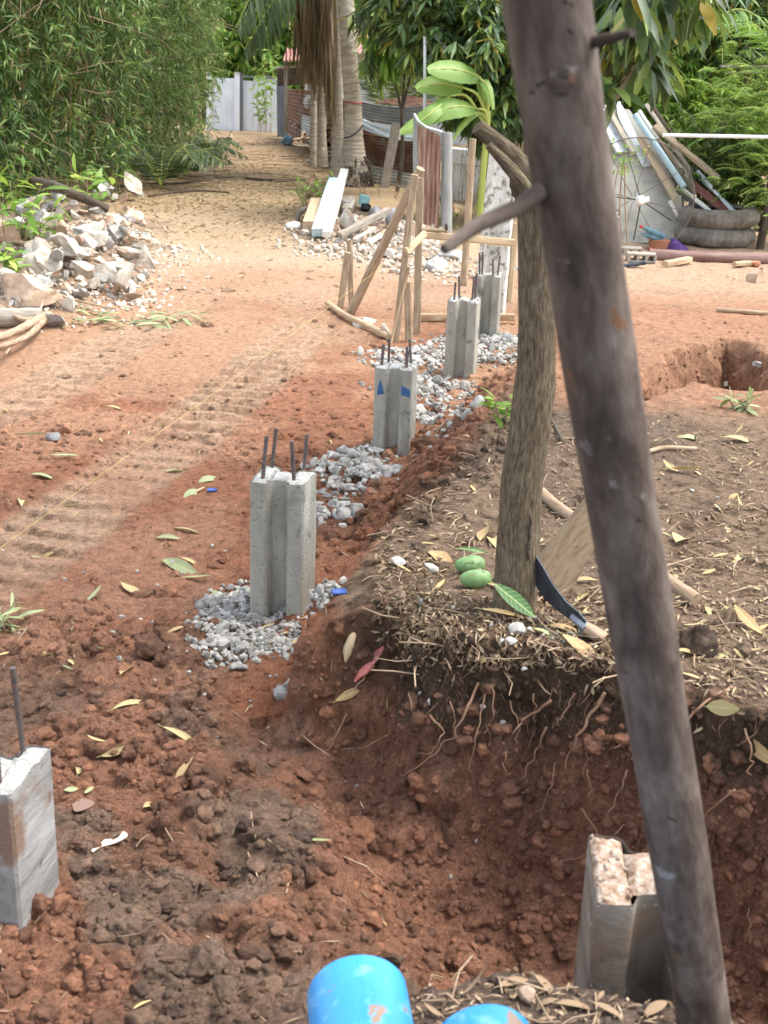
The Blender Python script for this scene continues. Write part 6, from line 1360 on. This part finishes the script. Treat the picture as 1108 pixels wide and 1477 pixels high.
palm_seedling(300, 238, 'small young palm at the foot of the dark bamboo clump', 8, .7)
palm_seedling(590, 175, 'spiky young palm behind the silver fence sheet', 12, 1.3, Y=22.5, up=.9); palm_seedling(640, 180, 'spiky young palm behind the banana leaves', 12, 1.3, Y=21.5, up=.9); palm_seedling(552, 170, 'spiky young palm before the house window', 10, 1.1, Y=23.5, up=.8)

def tree(label, base, blobs, mat, n, L_, W_, nl=9, rows=1, hang=.5, group=None, name='leafy_tree', trunk_r=.07, cat='tree', droop=.2, bark='bark_dark'):
    """base (x, y, z); blobs: (centre, radius, share)"""
    root = thing(name, label, cat, base, group); bg_ = Geo(); base = np.array(base); g = Geo()
    mid = np.mean([b[0] for b in blobs], 0); fork = base + (mid - base) * .45; fork[2] = base[2] + max(.3, (mid[2] - base[2]) * .5)
    tg = Geo(); tube(tg, spline(np.array([base - [0, 0, .1], (base + fork) / 2 + [.04, .03, 0], fork]), 12), np.linspace(trunk_r * 1.2, trunk_r * .8, 12), 10, rough=.1, seed=base[0]); tg.build('trunk', M[bark], root)
    for (c, r, w) in blobs:
        c = np.array(c); r3 = np.broadcast_to(np.asarray(r, float), (3,)); k = int(n * w / nl)
        tube(bg_, spline(np.array([fork, (fork + c) / 2 + rng.normal(0, .1, 3), c, c + rng.normal(0, .4, 3) * r3]), 12), np.linspace(trunk_r * .6, .008, 12), 6, rough=.1)
        q = unit(k); rad = rng.random(k) ** .45; lump = 1 + .35 * fbm(q[:, 0] * 2.2 + c[0], q[:, 1] * 2.2, q[:, 2] * 2.2 + c[2], 3, 300); C_ = c + q * (rad * lump)[:, None] * r3
        keep = C_[:, 2] > gz(c[0], c[1]) + .05; C_, q = C_[keep], q[keep]
        for j in range(0, len(C_), max(1, len(C_) // 24)):
            e = C_[j]; tube(bg_, np.array([c, (c + e) / 2 + rng.normal(0, .05, 3), e]), [.012, .008, .004], 5, caps=False)
        whorls(g, C_, q, L_, W_, nl, rows=rows, hang=hang, droop=droop)
    bg_.build('branches', M[bark], root); g.build('leaves', M[mat], root); return root
B = lambda u, v, Y, r, w: (at_d(u, v, Y), np.asarray(r), w)
def ground_under(u, v, Y): p = at_d(u, v, Y); return (p[0], p[1], gz(p[0], p[1]))
YM = 14.2
tree('mango tree with dark drooping leaves behind the tall uncut pile', ground_under(716, 250, YM), [B(600, 10, YM + .6, (.65, .8, .45), .14), B(650, 40, YM, (.6, .8, .5), .2), B(700, 70, YM, (.55, .8, .6), .22), B(720, 150, YM, (.4, .7, .55), .18), B(690, 150, YM + .2, (.35, .6, .4), .08), B(760, 110, YM, (.5, .7, .7), .12), B(640, -40, YM, (1, .9, .5), .12)], 'leaf_mango', 7600, .22, .05, rows=2, name='mango_tree')
tree('shrub with long light green leaves hanging before the red roof', ground_under(575, 200, 17.5), [B(560, 60, 17.5, (.35, .5, .4), .5), B(615, 55, 17.2, (.28, .4, .3), .3), B(590, 15, 17.5, (.5, .5, .35), .2)], 'leaf_light', 900, .3, .06, rows=2, hang=.9, name='shrub', cat='shrub', trunk_r=.03)
tree('yellow green bush peeping through the top of the dark mango leaves', ground_under(690, 200, 19), [B(650, 0, 19, (.7, .6, .5), .6), B(700, 40, 19, (.5, .6, .6), .4)], 'leaf_light', 1800, .24, .05, name='shrub', cat='shrub', trunk_r=.04)
YR = 14.5
tree('mango tree with pale drooping whorls at the upper right behind the rails', ground_under(1040, 250, YR + 2), [B(1000, 20, YR + 1.6, (.8, .9, .7), .3), B(1070, 50, YR + 1.4, (.9, .9, .6), .35), B(1110, -10, YR + 1.4, (1, .9, .6), .2), B(960, 60, YR + 2, (.5, .8, .6), .15)], 'leaf_mango', 6200, .24, .042, rows=2, name='mango_tree')
tree('bright shrub with narrow light leaves behind the scrap stack', ground_under(985, 260, 15.5), [B(985, 150, 15.5, (.6, .8, .6), .4), B(1040, 180, 15.2, (.7, .8, .7), .4), B(960, 110, 15.8, (.5, .7, .5), .2)], 'leaf_light', 9000, .11, .03, name='shrub', cat='shrub', trunk_r=.03)
tree('low dark green bush between the scrap stack and the tyres', ground_under(1010, 310, 13.6), [B(1015, 240, 13.6, (.6, .6, .6), .5), B(1075, 260, 13.4, (.6, .6, .5), .5)], 'leaf_dark', 6500, .09, .03, name='bush', cat='bush', trunk_r=.02)
tree('deep green tree filling the gap behind the leaning pole', ground_under(880, 260, 18), [B(850, 60, 18, (1.1, 1, 1.1), .5), B(920, 120, 17, (.8, .8, .8), .3), B(800, 130, 17.5, (.8, .8, .9), .2)], 'leaf_dark', 6500, .2, .05)
# feathery tree on the right
root = thing('feathery_tree', 'bright feathery leaved tree reaching in from the right over the tyres', 'tree', ground_under(1100, 330, 12.6)); base = np.array(root.location); tg, g, rg = Geo(), Geo(), Geo()
tube(tg, spline(np.array([base - [0, 0, .1], base + [.02, 0, .8], base + [-.05, .1, 1.6], base + [-.15, .1, 2.6]]), 20), np.linspace(.045, .02, 20), 10, rough=.1); tg.build('trunk', M['bark_dark'], root)
fp = []
for (u, v, r, k) in ((1095, 220, .34, 70), (1085, 150, .36, 60), (1118, 280, .26, 40), (1125, 120, .4, 60), (1085, 262, .2, 18), (1140, 200, .5, 70)):
    for _ in range(k): fp.append(at_d(u, v, rng.normal(13.0, .35)) + rng.normal(0, 1, 3) * r * np.array([1, .5, .9]) * .7)
for c in fp:
    o = nrm(np.array([rng.normal(-.35, .7), rng.normal(-.5, .6), rng.normal(.25, .25)])); L_ = rng.uniform(.26, .46); Q_ = np.array([c, c + o * L_ * .5 + [0, 0, .02], c + o * L_ + [0, 0, -.05]]); Q_ = spline(Q_, 15); tube(rg, Q_, .003, 4, caps=False)
    T, X, Y_ = frames(Q_); S_ = nrm(np.cross(T, [0, 0, 1.0])); q = Q_[1:]; t = np.linspace(.1, 1, 14)
    for sg in (-1, 1): leafset(g, q, nrm(S_[1:] * sg + T[1:] * .35 + np.array([0, 0, -.1])), np.repeat([[0, 0, 1.0]], 14, 0) + unit(14) * .25, .085 * np.sin(np.pi * (t * .8 + .15)), .02, 1, .1, .15)
g.build('leaflets', M['leaf_feather'], root); kind(rg.build('leaf_stems', M['petiole'], root), 'stuff')
# far trees closing the view
k = 0
for (u, Y, r, h_, mt, lab) in ((250, 42, 3.2, 3.0, 'leaf_dark', 'dark tree far behind the bamboo'), (345, 40, 2.0, 3.6, 'leaf_light', 'light green tree above the white gate'), (400, 38, 2.0, 3.0, 'leaf_light', 'yellow green tree behind the hut awning'), (430, 44, 3.2, 3.4, 'leaf_dark', 'dark tree behind the coconut palms'),
                               (560, 40, 2.6, 4.2, 'leaf_light', 'light tree above the house roof'), (640, 44, 3.2, 4.0, 'leaf_dark', 'dark tree right of the house'), (760, 36, 3.0, 3.0, 'leaf_dark', 'far dark tree beyond the garden wall'), (880, 34, 3.0, 2.6, 'leaf_dark', 'far dark tree beyond the scrap stack'),
                               (980, 30, 2.8, 2.6, 'leaf_light', 'far light tree beyond the rails'), (1090, 28, 3.0, 2.6, 'leaf_dark', 'far dark tree at the right beyond the feathery tree'), (1230, 27, 3.0, 2.6, 'leaf_dark', 'far dark tree furthest to the right'), (-60, 40, 4.0, 3.0, 'leaf_dark', 'far dark tree behind the left end of the bamboo'), (100, 42, 3.6, 3.2, 'leaf_dark', 'far dark tree behind the middle of the bamboo')):
    p = np.array(ground_under(u, 150, Y)); tree(lab, p, [(p + [0, 0, h_ * .55], (r, r * .8, h_ * .55), .55), (p + [r * .4, 0, h_ * 1.1], (r * .8, r * .7, h_ * .5), .25), (p + [-r * .45, -.3, h_ * 1.0], (r * .8, r * .7, h_ * .5), .2)], mt, 6500, .34, .13, name='far_tree', trunk_r=.12, group='trees closing the view')
# banana plant
YBn = 13.4
root = thing('banana_plant', 'banana plant with broad bright leaves behind the rusty streaked sheet', 'banana plant', ground_under(694, 320, YBn))
g = Geo(); tube(g, spline(np.array([at_d(691, 330, YBn), at_d(696, 260, YBn), at_d(702, 195, YBn), at_d(704, 160, YBn)]), 20), np.linspace(.04, .028, 20), 14, rough=.05); g.build('stem', M['petiole'], root)
def banana_leaf(a, b, c, d, wpx, dy=0.0, nrm_=(.15, -.75, .6)):
    P = spline(np.array([at_d(*a, YBn), at_d(*b, YBn - .1 + dy), at_d(*c, YBn - .2 + dy), at_d(*d, YBn - .3 + dy)]), 18); T, X, Y_ = frames(P); s = ppm(P[8]); t = np.linspace(0, 1, 18); w = wpx / 2 / s * np.sin(np.pi * np.clip(t * .93 + .05, 0, 1)) ** .55 * (t > .0)
    N_ = nrm(np.array(nrm_) - (T @ np.array(nrm_))[:, None] * T); S_ = np.cross(T, N_); V, LC = [], []
    for i in range(18):
        for sd, f in ((-1, 1), (-.5, .5), (0, 0), (.5, .5), (1, 1)):
            V.append(P[i] + S_[i] * w[i] * sd * .97 + N_[i] * (-.22 * f * f * w[i] + .005 * math.sin(i * 1.9 + sd * 3)) + N_[i] * (.06 if sd == 0 else 0) * 0); LC.append((sd * w[i] * .35, t[i] * .6, 0))
    g = Geo(); g.add(V, np.array([(i * 5 + j, i * 5 + j + 1, i * 5 + j + 6, i * 5 + j + 5) for i in range(17) for j in range(4)]), LC); tube(g, P, np.linspace(.012, .003, 18), 6, caps=False, mi=1); g.build('leaf', [M['leaf_banana'], M['petiole']], root)
for q_ in ([(703, 170), (704, 130), (692, 112)], [(703, 175), (690, 138), (668, 126)], [(704, 178), (700, 160), (688, 157)], [(702, 185), (675, 140), (650, 138)]):
    g = Geo(); tube(g, spline(np.array([at_d(*p_, YBn - .03 * i_) for i_, p_ in enumerate(q_)]), 10), np.linspace(.02, .011, 10), 8); g.build('leaf_stalk', M['petiole'], root)
banana_leaf((693, 112), (672, 103), (645, 99), (617, 101), 40); banana_leaf((669, 127), (650, 123), (628, 121), (600, 128), 38, .1); banana_leaf((690, 157), (665, 153), (640, 158), (604, 178), 36, -.1); banana_leaf((652, 137), (628, 158), (602, 178), (577, 192), 26, -.25)
banana_leaf((703, 165), (694, 118), (704, 126), (712, 158), 16, .1); banana_leaf((704, 175), (690, 162), (668, 180), (654, 202), 10, .05)
palm_seedling(1125, 90, 'long bright frond leaves at the upper right edge', 6, 1.2, 'leaf_feather', Y=13.0, up=.4)
# undergrowth
def tuft(u, v, label, mat, n, L_, W_, spread, hgt, name='weed', cat='weed', rows=2, Y=None, stems=True, hang=-.4, group=None):
    c = hit(u, v) if Y is None else at_d(u, v, Y); root = thing(name, label, cat, c, group); g, sg = Geo(), Geo(); C_, D_ = [], []
    for k in range(max(4, n // 14)):
        a = rng.uniform(0, 6.28); e = c + np.array([math.cos(a) * spread * rng.random() ** .5, math.sin(a) * spread * rng.random() ** .5, hgt * rng.uniform(.5, 1.1)]); b = c + (e - c) * np.array([.45, .45, 0]); Q_ = spline(np.array([b, (b + e) / 2 + rng.normal(0, .02, 3), e]), 10)
        tube(sg, Q_, np.linspace(.005, .002, 10), 5, caps=False, seed=k)
        for q in Q_[2:]:
            for _ in range(max(1, n // (max(4, n // 14) * 8))): C_.append(q); D_.append(nrm(rng.normal(size=3) * [1, 1, .5] + [0, 0, .3]))
    C_, D_ = np.array(C_), np.array(D_); k = len(C_); leafset(g, C_, D_, nrm(unit(k) * .5 + [0, 0, 1]), L_ * rng.uniform(.6, 1.2, k), W_ * rng.uniform(.7, 1.2, k), rows, .15, .25)
    g.build('leaves', M[mat], root)
    if stems: sg.build('stems', M['stick'], root)
    return root
tuft(660, 336, 'pinkish dry weeds growing before the grey plinth wall', 'weed_pink', 420, .07, .012, .45, 1.0, Y=14.6); tuft(684, 338, 'paler dry weeds between the pale stake and the tall pile', 'weed_pink', 240, .06, .012, .3, .8, Y=14.0); tuft(655, 345, 'green weeds at the foot of the dry pinkish weeds', 'leaf_light', 240, .07, .025, .35, .45, Y=13.8)
tuft(556, 300, 'dry yellowish weeds along the foot of the sheet fence', 'weed_pink', 260, .07, .014, .6, .4, Y=17); tuft(596, 312, 'weeds at the right foot of the sheet fence', 'weed_pink', 220, .06, .02, .5, .35, Y=16.6); tuft(453, 298, 'bright green weeds by the reddish timber', 'leaf_light', 300, .08, .03, .28, .34)
tuft(384, 192, 'thin sapling with pale leaves in front of the white gate', 'leaf_light', 150, .22, .09, .35, 2.1, 'sapling', 'sapling', Y=31.5); tuft(372, 190, 'second thin sapling before the white gate', 'leaf_light', 80, .2, .08, .25, 1.6, 'sapling', 'sapling', Y=31.8)
tuft(12, 345, 'leafy shrub with broad light leaves at the left edge by the rubble', 'leaf_light', 150, .17, .05, .4, .5, 'shrub', 'shrub', 3); tuft(-10, 300, 'leafy shrub behind the broad leaved one at the left edge', 'leaf_light', 200, .18, .045, .5, .6, 'shrub', 'shrub', 3); tuft(22, 402, 'small leafy plant growing between the rubble chunks', 'leaf_light', 40, .14, .05, .2, .22, 'plant', 'plant', 3)
tuft(128, 300, 'broad leaved seedling at the foot of the bamboo behind the log', 'leaf_light', 26, .25, .06, .3, .35, 'plant', 'plant', 3); tuft(60, 352, 'green sprouts among the white chunks of the left heap', 'leaf_light', 40, .12, .03, .2, .2, 'plant', 'plant', 3)
pt_ = tuft(897, 262, 'small bushy plant in front of the top of the mesh dish', 'leaf_light', 170, .075, .02, .17, .34, 'plant', 'plant', 2, Y=9.9, stems=False); 
g = Geo(); 
for (u, v) in ((885, 350), (905, 352), (897, 350)): tube(g, spline(np.array([at_d(u, v, 9.95), at_d(u - 3, 300, 9.9), at_d(897 + (u - 895) * .4, 235, 9.9)]), 12), .006, 5)
g.build('stems', M['stick'], pt_)
tuft(723, 612, 'bright green leaf sprout on the left side of the mango trunk', 'leaf_light', 16, .07, .03, .05, .09, 'sprout', 'plant', 3); tuft(6, 905, 'tuft of grey green grass blades at the left edge of the clay', 'leaf_fallen_green', 12, .10, .014, .06, .06, 'grass_tuft', 'grass', 3); tuft(1065, 590, 'grey green sprout near the red hole', 'leaf_fallen_green', 8, .08, .02, .05, .05, 'sprout', 'plant', 3)
for (u, v, L_, lab) in ((120, 470, .3, 'bunch of wilted pale green leaves at the near edge of the left heap'), (150, 462, .26, 'smaller bunch of wilted leaves right of the first bunch'), (262, 466, .3, 'wilted grey green leaf spray on the clay beyond the track marks'), (225, 470, .25, 'wilted leaf spray beside the clod ridge')):
    c = hit(u, v, .02); g = Geo(); n = 13; a = rng.normal(.1, 1.0, n); leafset(g, c + rng.normal(0, .07, (n, 3)) * [1.6, 1, .3] + [0, 0, .02], np.stack([np.cos(a) * rng.choice([-1, 1], n), np.sin(a), rng.normal(0, .15, n)], 1), np.repeat([[0, 0, 1.0]], n, 0) + unit(n) * .5, L_ * rng.uniform(.4, .8, n), .026, 5, .25, .2)
    solo('leaf_bunch', g, M['leaf_fallen_green'], lab, 'leaf bunch', sharp=None)

# ------------------------------------------------------------ fallen leaves and litter
FL = [(126, 1092, 56, 1.45, 'leaf_fallen_pale', 'broad pale yellow leaf lying alone above the milky puddle', .42), (166, 1083, 38, .75, 'leaf_fallen_pale', 'narrow curled pale leaf right of the broad pale yellow leaf', .25), (64, 690, 44, -.15, 'leaf_fallen_green', 'large greenish leaf on the clay below the grey stone', .45),
      (255, 681, 36, .0, 'leaf_fallen_green', 'pale green leaf lying on the track marks', .3), (262, 820, 66, -.55, 'leaf_fallen_green', 'long sage green leaf left of the gravel patch', .3), (285, 838, 46, -.2, 'leaf_fallen_green', 'sage green leaf under the long one by the gravel patch', .22), (280, 812, 42, .1, 'leaf_fallen_pale', 'pale leaf crossing the long sage green one', .2),
      (272, 768, 52, -.4, 'leaf_fallen_pale', 'pale twisted leaf above the sage green leaves', .22), (243, 778, 40, -.2, 'leaf_fallen_green', 'green and brown leaf left of the pale twisted leaf', .3), (285, 712, 46, .9, 'leaf_fallen_green', 'crumpled pale green leaf beside the tiny blue chip', .5), (302, 692, 30, .7, 'leaf_fallen_green', 'small pale green leaf above the crumpled one', .4),
      (136, 866, 30, .75, 'leaf_fallen_green', 'narrow sage leaf on smooth clay at the left', .25), (190, 1015, 48, .6, 'leaf_fallen_pale', 'curled pale leaf on the dark clods', .2), (268, 1112, 46, 1.1, 'leaf_fallen', 'pinkish brown pointed leaf on the clods', .35), (183, 968, 34, 1.4, 'leaf_fallen', 'tan leaf standing in the clods', .4), (265, 1066, 74, -.05, 'leaf_fallen_pale', 'long dark rimmed leaf on the clods below the gravel', .18),
      (216, 1165, 36, 1.3, 'leaf_fallen', 'small brown forked leaf by the puddles', .3), (72, 945, 28, 1.2, 'leaf_fallen_pale', 'tiny pale leaf on the clay at the left', .35), (185, 855, 36, -.7, 'leaf_fallen_pale', 'torn whitish leaf on the clods left of the gravel', .4), (30, 720, 46, 1.9, 'leaf_fallen_pale', 'pale leaf with a long stalk at the left edge', .2), (95, 660, 42, .1, 'leaf_fallen_green', 'narrow greenish leaf just below the grey stone', .15),
      (40, 632, 56, .1, 'leaf_fallen_green', 'long greenish leaf left of the grey stone', .12), (170, 590, 34, .1, 'leaf_fallen_pale', 'pale narrow leaf on the far track marks', .2), (225, 830, 1, .1, 'leaf_fallen_pale', '', .2), (255, 910, 34, .05, 'leaf_fallen', 'brown flat leaf at the upper left of the gravel', .3), (310, 860, 20, .9, 'leaf_fallen_green', 'yellow green leaf at the top of the gravel', .6),
      (420, 930, 62, .12, 'leaf_fallen', 'orange brown leaf at the near rim of the gravel', .14), (500, 690, 26, .2, 'leaf_fallen_green', 'pale green leaf on the gravel before the blue marked pile', .3),
      (982, 781, 34, 1.0, 'leaf_fallen_pale', 'pale heart shaped leaf on the dark terrace right of the pole', .7), (1056, 772, 36, -1.25, 'leaf_fallen_pale', 'narrow whitish leaf standing on the terrace', .3), (985, 683, 56, -.3, 'leaf_fallen', 'long tan leaf right of the pole in the litter', .28), (1065, 636, 44, -.2, 'leaf_fallen_pale', 'yellowish leaf in the litter below the red hole', .4), (1000, 634, 50, .35, 'leaf_fallen_green', 'greenish leaf beside the forked stick', .3),
      (725, 889, 72, -.03, 'leaf_fallen', 'long brown leaf along the lip below the mango trunk', .16), (840, 940, 80, -.45, 'leaf_fallen', 'long pale brown leaf under the knife handle', .28), (815, 912, 66, -.35, 'leaf_fallen', 'brown leaf under the ferrule of the knife', .3), (795, 918, 60, -.1, 'leaf_fallen_green', 'greenish leaf on the lip under the knife', .2), (640, 808, 52, -.3, 'leaf_fallen', 'crumpled brown leaf behind the green mangoes', .5),
      (700, 773, 40, 1.2, 'leaf_fallen', 'tan leaf left of the mango trunk', .45), (712, 780, 36, 1.7, 'leaf_fallen_pale', 'pale leaf touching the left side of the trunk', .45), (786, 862, 34, 1.7, 'leaf_fallen', 'tan leaf standing by the blade', .35), (846, 862, 46, 1.0, 'leaf_fallen_pale', 'pointed pale leaf between the board and the pole', .35), (856, 880, 40, .7, 'leaf_fallen', 'second pointed leaf between the board and the pole', .35),
      (845, 842, 44, .3, 'leaf_fallen', 'brown leaf at the foot of the brown board', .4), (1005, 945, 78, .15, 'leaf_fallen', 'wide brown leaf hanging over the lip right of the pole', .25), (1078, 905, 56, 1.9, 'leaf_fallen', 'curled tan leaf by the dark clods at the right', .25), (1095, 1080, 64, 1.3, 'leaf_fallen', 'dry leaf hanging from the bank at the right edge', .3), (1045, 1020, 54, .1, 'leaf_fallen_pale', 'flat square ended leaf on the right bank', .5),
      (1000, 980, 40, -.4, 'leaf_fallen', 'thin brown leaf below the wide brown leaf', .2), (700, 950, 30, .2, 'leaf_fallen', 'small leaf on the lip under the stones', .4), (690, 1435, 50, .3, 'leaf_fallen', 'brown leaf on the near dark bank between pipes and pile', .3), (740, 1420, 60, .5, 'leaf_fallen', 'dry leaf on the near bank left of the trench pile', .25), (830, 1455, 76, -.05, 'leaf_fallen', 'big tan leaf on the near bank', .3), (790, 1428, 44, -.9, 'leaf_fallen_pale', 'pale pointed leaf on the near bank', .3),
      (880, 1462, 60, -.3, 'leaf_fallen', 'long brown leaf on the near bank by the pole foot', .25), (945, 1460, 40, .6, 'leaf_fallen_pale', 'pale leaf at the foot of the leaning pole', .35), (500, 1000, 36, 1.2, 'leaf_fallen', 'tan leaf in the slope of the spur', .3), (565, 1010, 40, .5, 'leaf_fallen', 'pale brown leaf on the slope below the spur', .3)]
for (u, v, Lp, yaw, mt, lab, wr) in FL:
    if not lab: continue
    s = ppm(hit(u, v)); fs = 1.15 if abs(math.sin(yaw)) < .5 else 1.5; L_ = min(Lp / s * fs * .78, .06 if v > 1380 else .15); one_leaf('fallen_leaf', u, v, L_, max(.010, L_ * wr), yaw, 'litter' if v > 1380 else mt, lab, None, pitch=rng.normal(.08, .08), up=.008, rows=7, curl=rng.normal(.22, .3), fold=rng.uniform(.05, .5))
for k in range(75):
    u, v = (rng.uniform(880, 1108), rng.uniform(620, 960)) if k < 45 else ((rng.uniform(560, 720), rng.uniform(690, 930)) if k < 55 else (rng.uniform(620, 960), rng.uniform(1412, 1475)))
    s = ppm(hit(u, v)); one_leaf('fallen_leaf', u, v, rng.uniform(.035, .075) * (1 if k < 55 else .5), rng.uniform(.008, .02) * (1 if k < 55 else .5), rng.uniform(0, 6.28), ['leaf_fallen', 'leaf_fallen', 'leaf_fallen_pale'][k % 3] if k < 55 else 'litter', 'small dry leaf scattered in the litter of the dark terrace' if k < 55 else 'small dry leaf in the dark litter of the near bank', 'small leaves of the terrace litter' if k < 55 else 'small leaves of the near bank litter', pitch=rng.normal(.1, .15), rows=5, curl=rng.normal(.15, .25), stem=False)
for k in range(30):
    u, v = (rng.uniform(0, 480), rng.uniform(480, 1000)) if k < 22 else (rng.uniform(0, 560), rng.uniform(1000, 1460))
    one_leaf('fallen_leaf', u, v, rng.uniform(.03, .065), rng.uniform(.006, .014), rng.uniform(0, 6.28), ['leaf_fallen', 'leaf_fallen_green', 'leaf_fallen'][k % 3], 'small dry leaf lying loose on the red clay', 'small leaves on the red clay', pitch=rng.normal(.1, .12), rows=5, curl=rng.normal(.15, .25), stem=False)
def litter(name, regions, mat, Lr, Wr, lift=.006, pmask=None, tilt=.35, rows=1):
    g = Geo()
    for (n, u0, u1, v0, v1) in regions:
        P = samples(n, u0, u1, v0, v1)
        if pmask is not None: P = P[rng.random(len(P)) < pmask(P)]
        k = len(P); N_ = nrm(P[:, 3:] + unit(k) * tilt); D_ = unit(k); D_ = nrm(D_ - (D_ * N_).sum(1)[:, None] * N_)
        L_ = rng.uniform(*Lr, k); W_ = rng.uniform(*Wr, k); leafset(g, P[:, :3] + N_ * lift - D_ * (L_ / 2)[:, None], D_, N_, L_, W_, rows, .2, .1)
    return kind(g.build(name, M[mat]), 'stuff')
tm = lambda P: .02 + .95 * mask_at(terr, P) * sst(5.6, 4.6, P[:, 1])
litter('leaf_litter', [(3200, 540, 1120, 590, 1000), (700, 1000, 1120, 620, 1100), (2200, 1110, 1600, 560, 1080)], 'litter', (.010, .042), (.003, .009), pmask=tm)
litter('leaf_litter', [(700, 480, 1120, 1380, 1480), (500, 1100, 1500, 1420, 1700), (400, 500, 1100, 1480, 1800)], 'litter', (.006, .026), (.002, .006), pmask=lambda P: .03 + .9 * mask_at(Bk, P))
litter('lip_mulch', [(1500, 570, 900, 855, 965), (500, 540, 640, 790, 930)], 'litter', (.010, .040), (.003, .010), lift=.010, tilt=.9, pmask=lambda P: sst(-.06, .0, polysd(P[:, 0], P[:, 1], TERR)) * .9)
litter('dry_straw', [(9000, 160, 470, 195, 360), (1500, 160, 500, 320, 420)], 'straw', (.03, .12), (.008, .028), lift=.010, pmask=lambda P: .06 + .94 * sst(11.0, 17.5, P[:, 1] + 1.5 * fbm(P[:, 0], P[:, 1], None, 3, 400)))
litter('straw_bits', [(420, 0, 700, 380, 900), (110, 0, 560, 900, 1477), (320, 560, 1108, 400, 640)], 'litter', (.012, .055), (.0015, .005))
g = Geo()                              # twigs and stalks among the litter
for k in range(230):
    u, v = (rng.uniform(560, 1108), rng.uniform(620, 990)) if k < 190 else ((rng.uniform(0, 560), rng.uniform(520, 1450)) if k < 215 else (rng.uniform(620, 960), rng.uniform(1412, 1475)))
    p = hit(u, v, .006); a = rng.uniform(0, 6.28); L_ = rng.uniform(.03, .13); d = np.array([math.cos(a), math.sin(a), rng.normal(.05, .12)]); q = p + d * L_; q[2] = max(q[2], gz(q[0], q[1]) + .003); m_ = (p + q) / 2 + rng.normal(0, .006, 3); m_[2] = max(m_[2], gz(m_[0], m_[1]) + .003)
    tube(g, np.array([p, m_, q]), rng.uniform(.0009, .0022), 5, seed=k)
kind(g.build('twig_litter', M['stick']), 'stuff')
g = Geo()
for k in range(60):
    u, v = rng.uniform(180, 450), rng.uniform(205, 275); p = hit(u, v, .02); a = rng.normal(0, .6); L_ = rng.uniform(.3, 1.1); d = np.array([math.cos(a), math.sin(a), 0]); tube(g, spline(np.array([p, p + d * L_ / 2 + rng.normal(0, .05, 3) * [1, 1, .2], p + d * L_]), 7), rng.uniform(.005, .012), 5, seed=k)
kind(g.build('twig_litter', M['stick']), 'stuff')
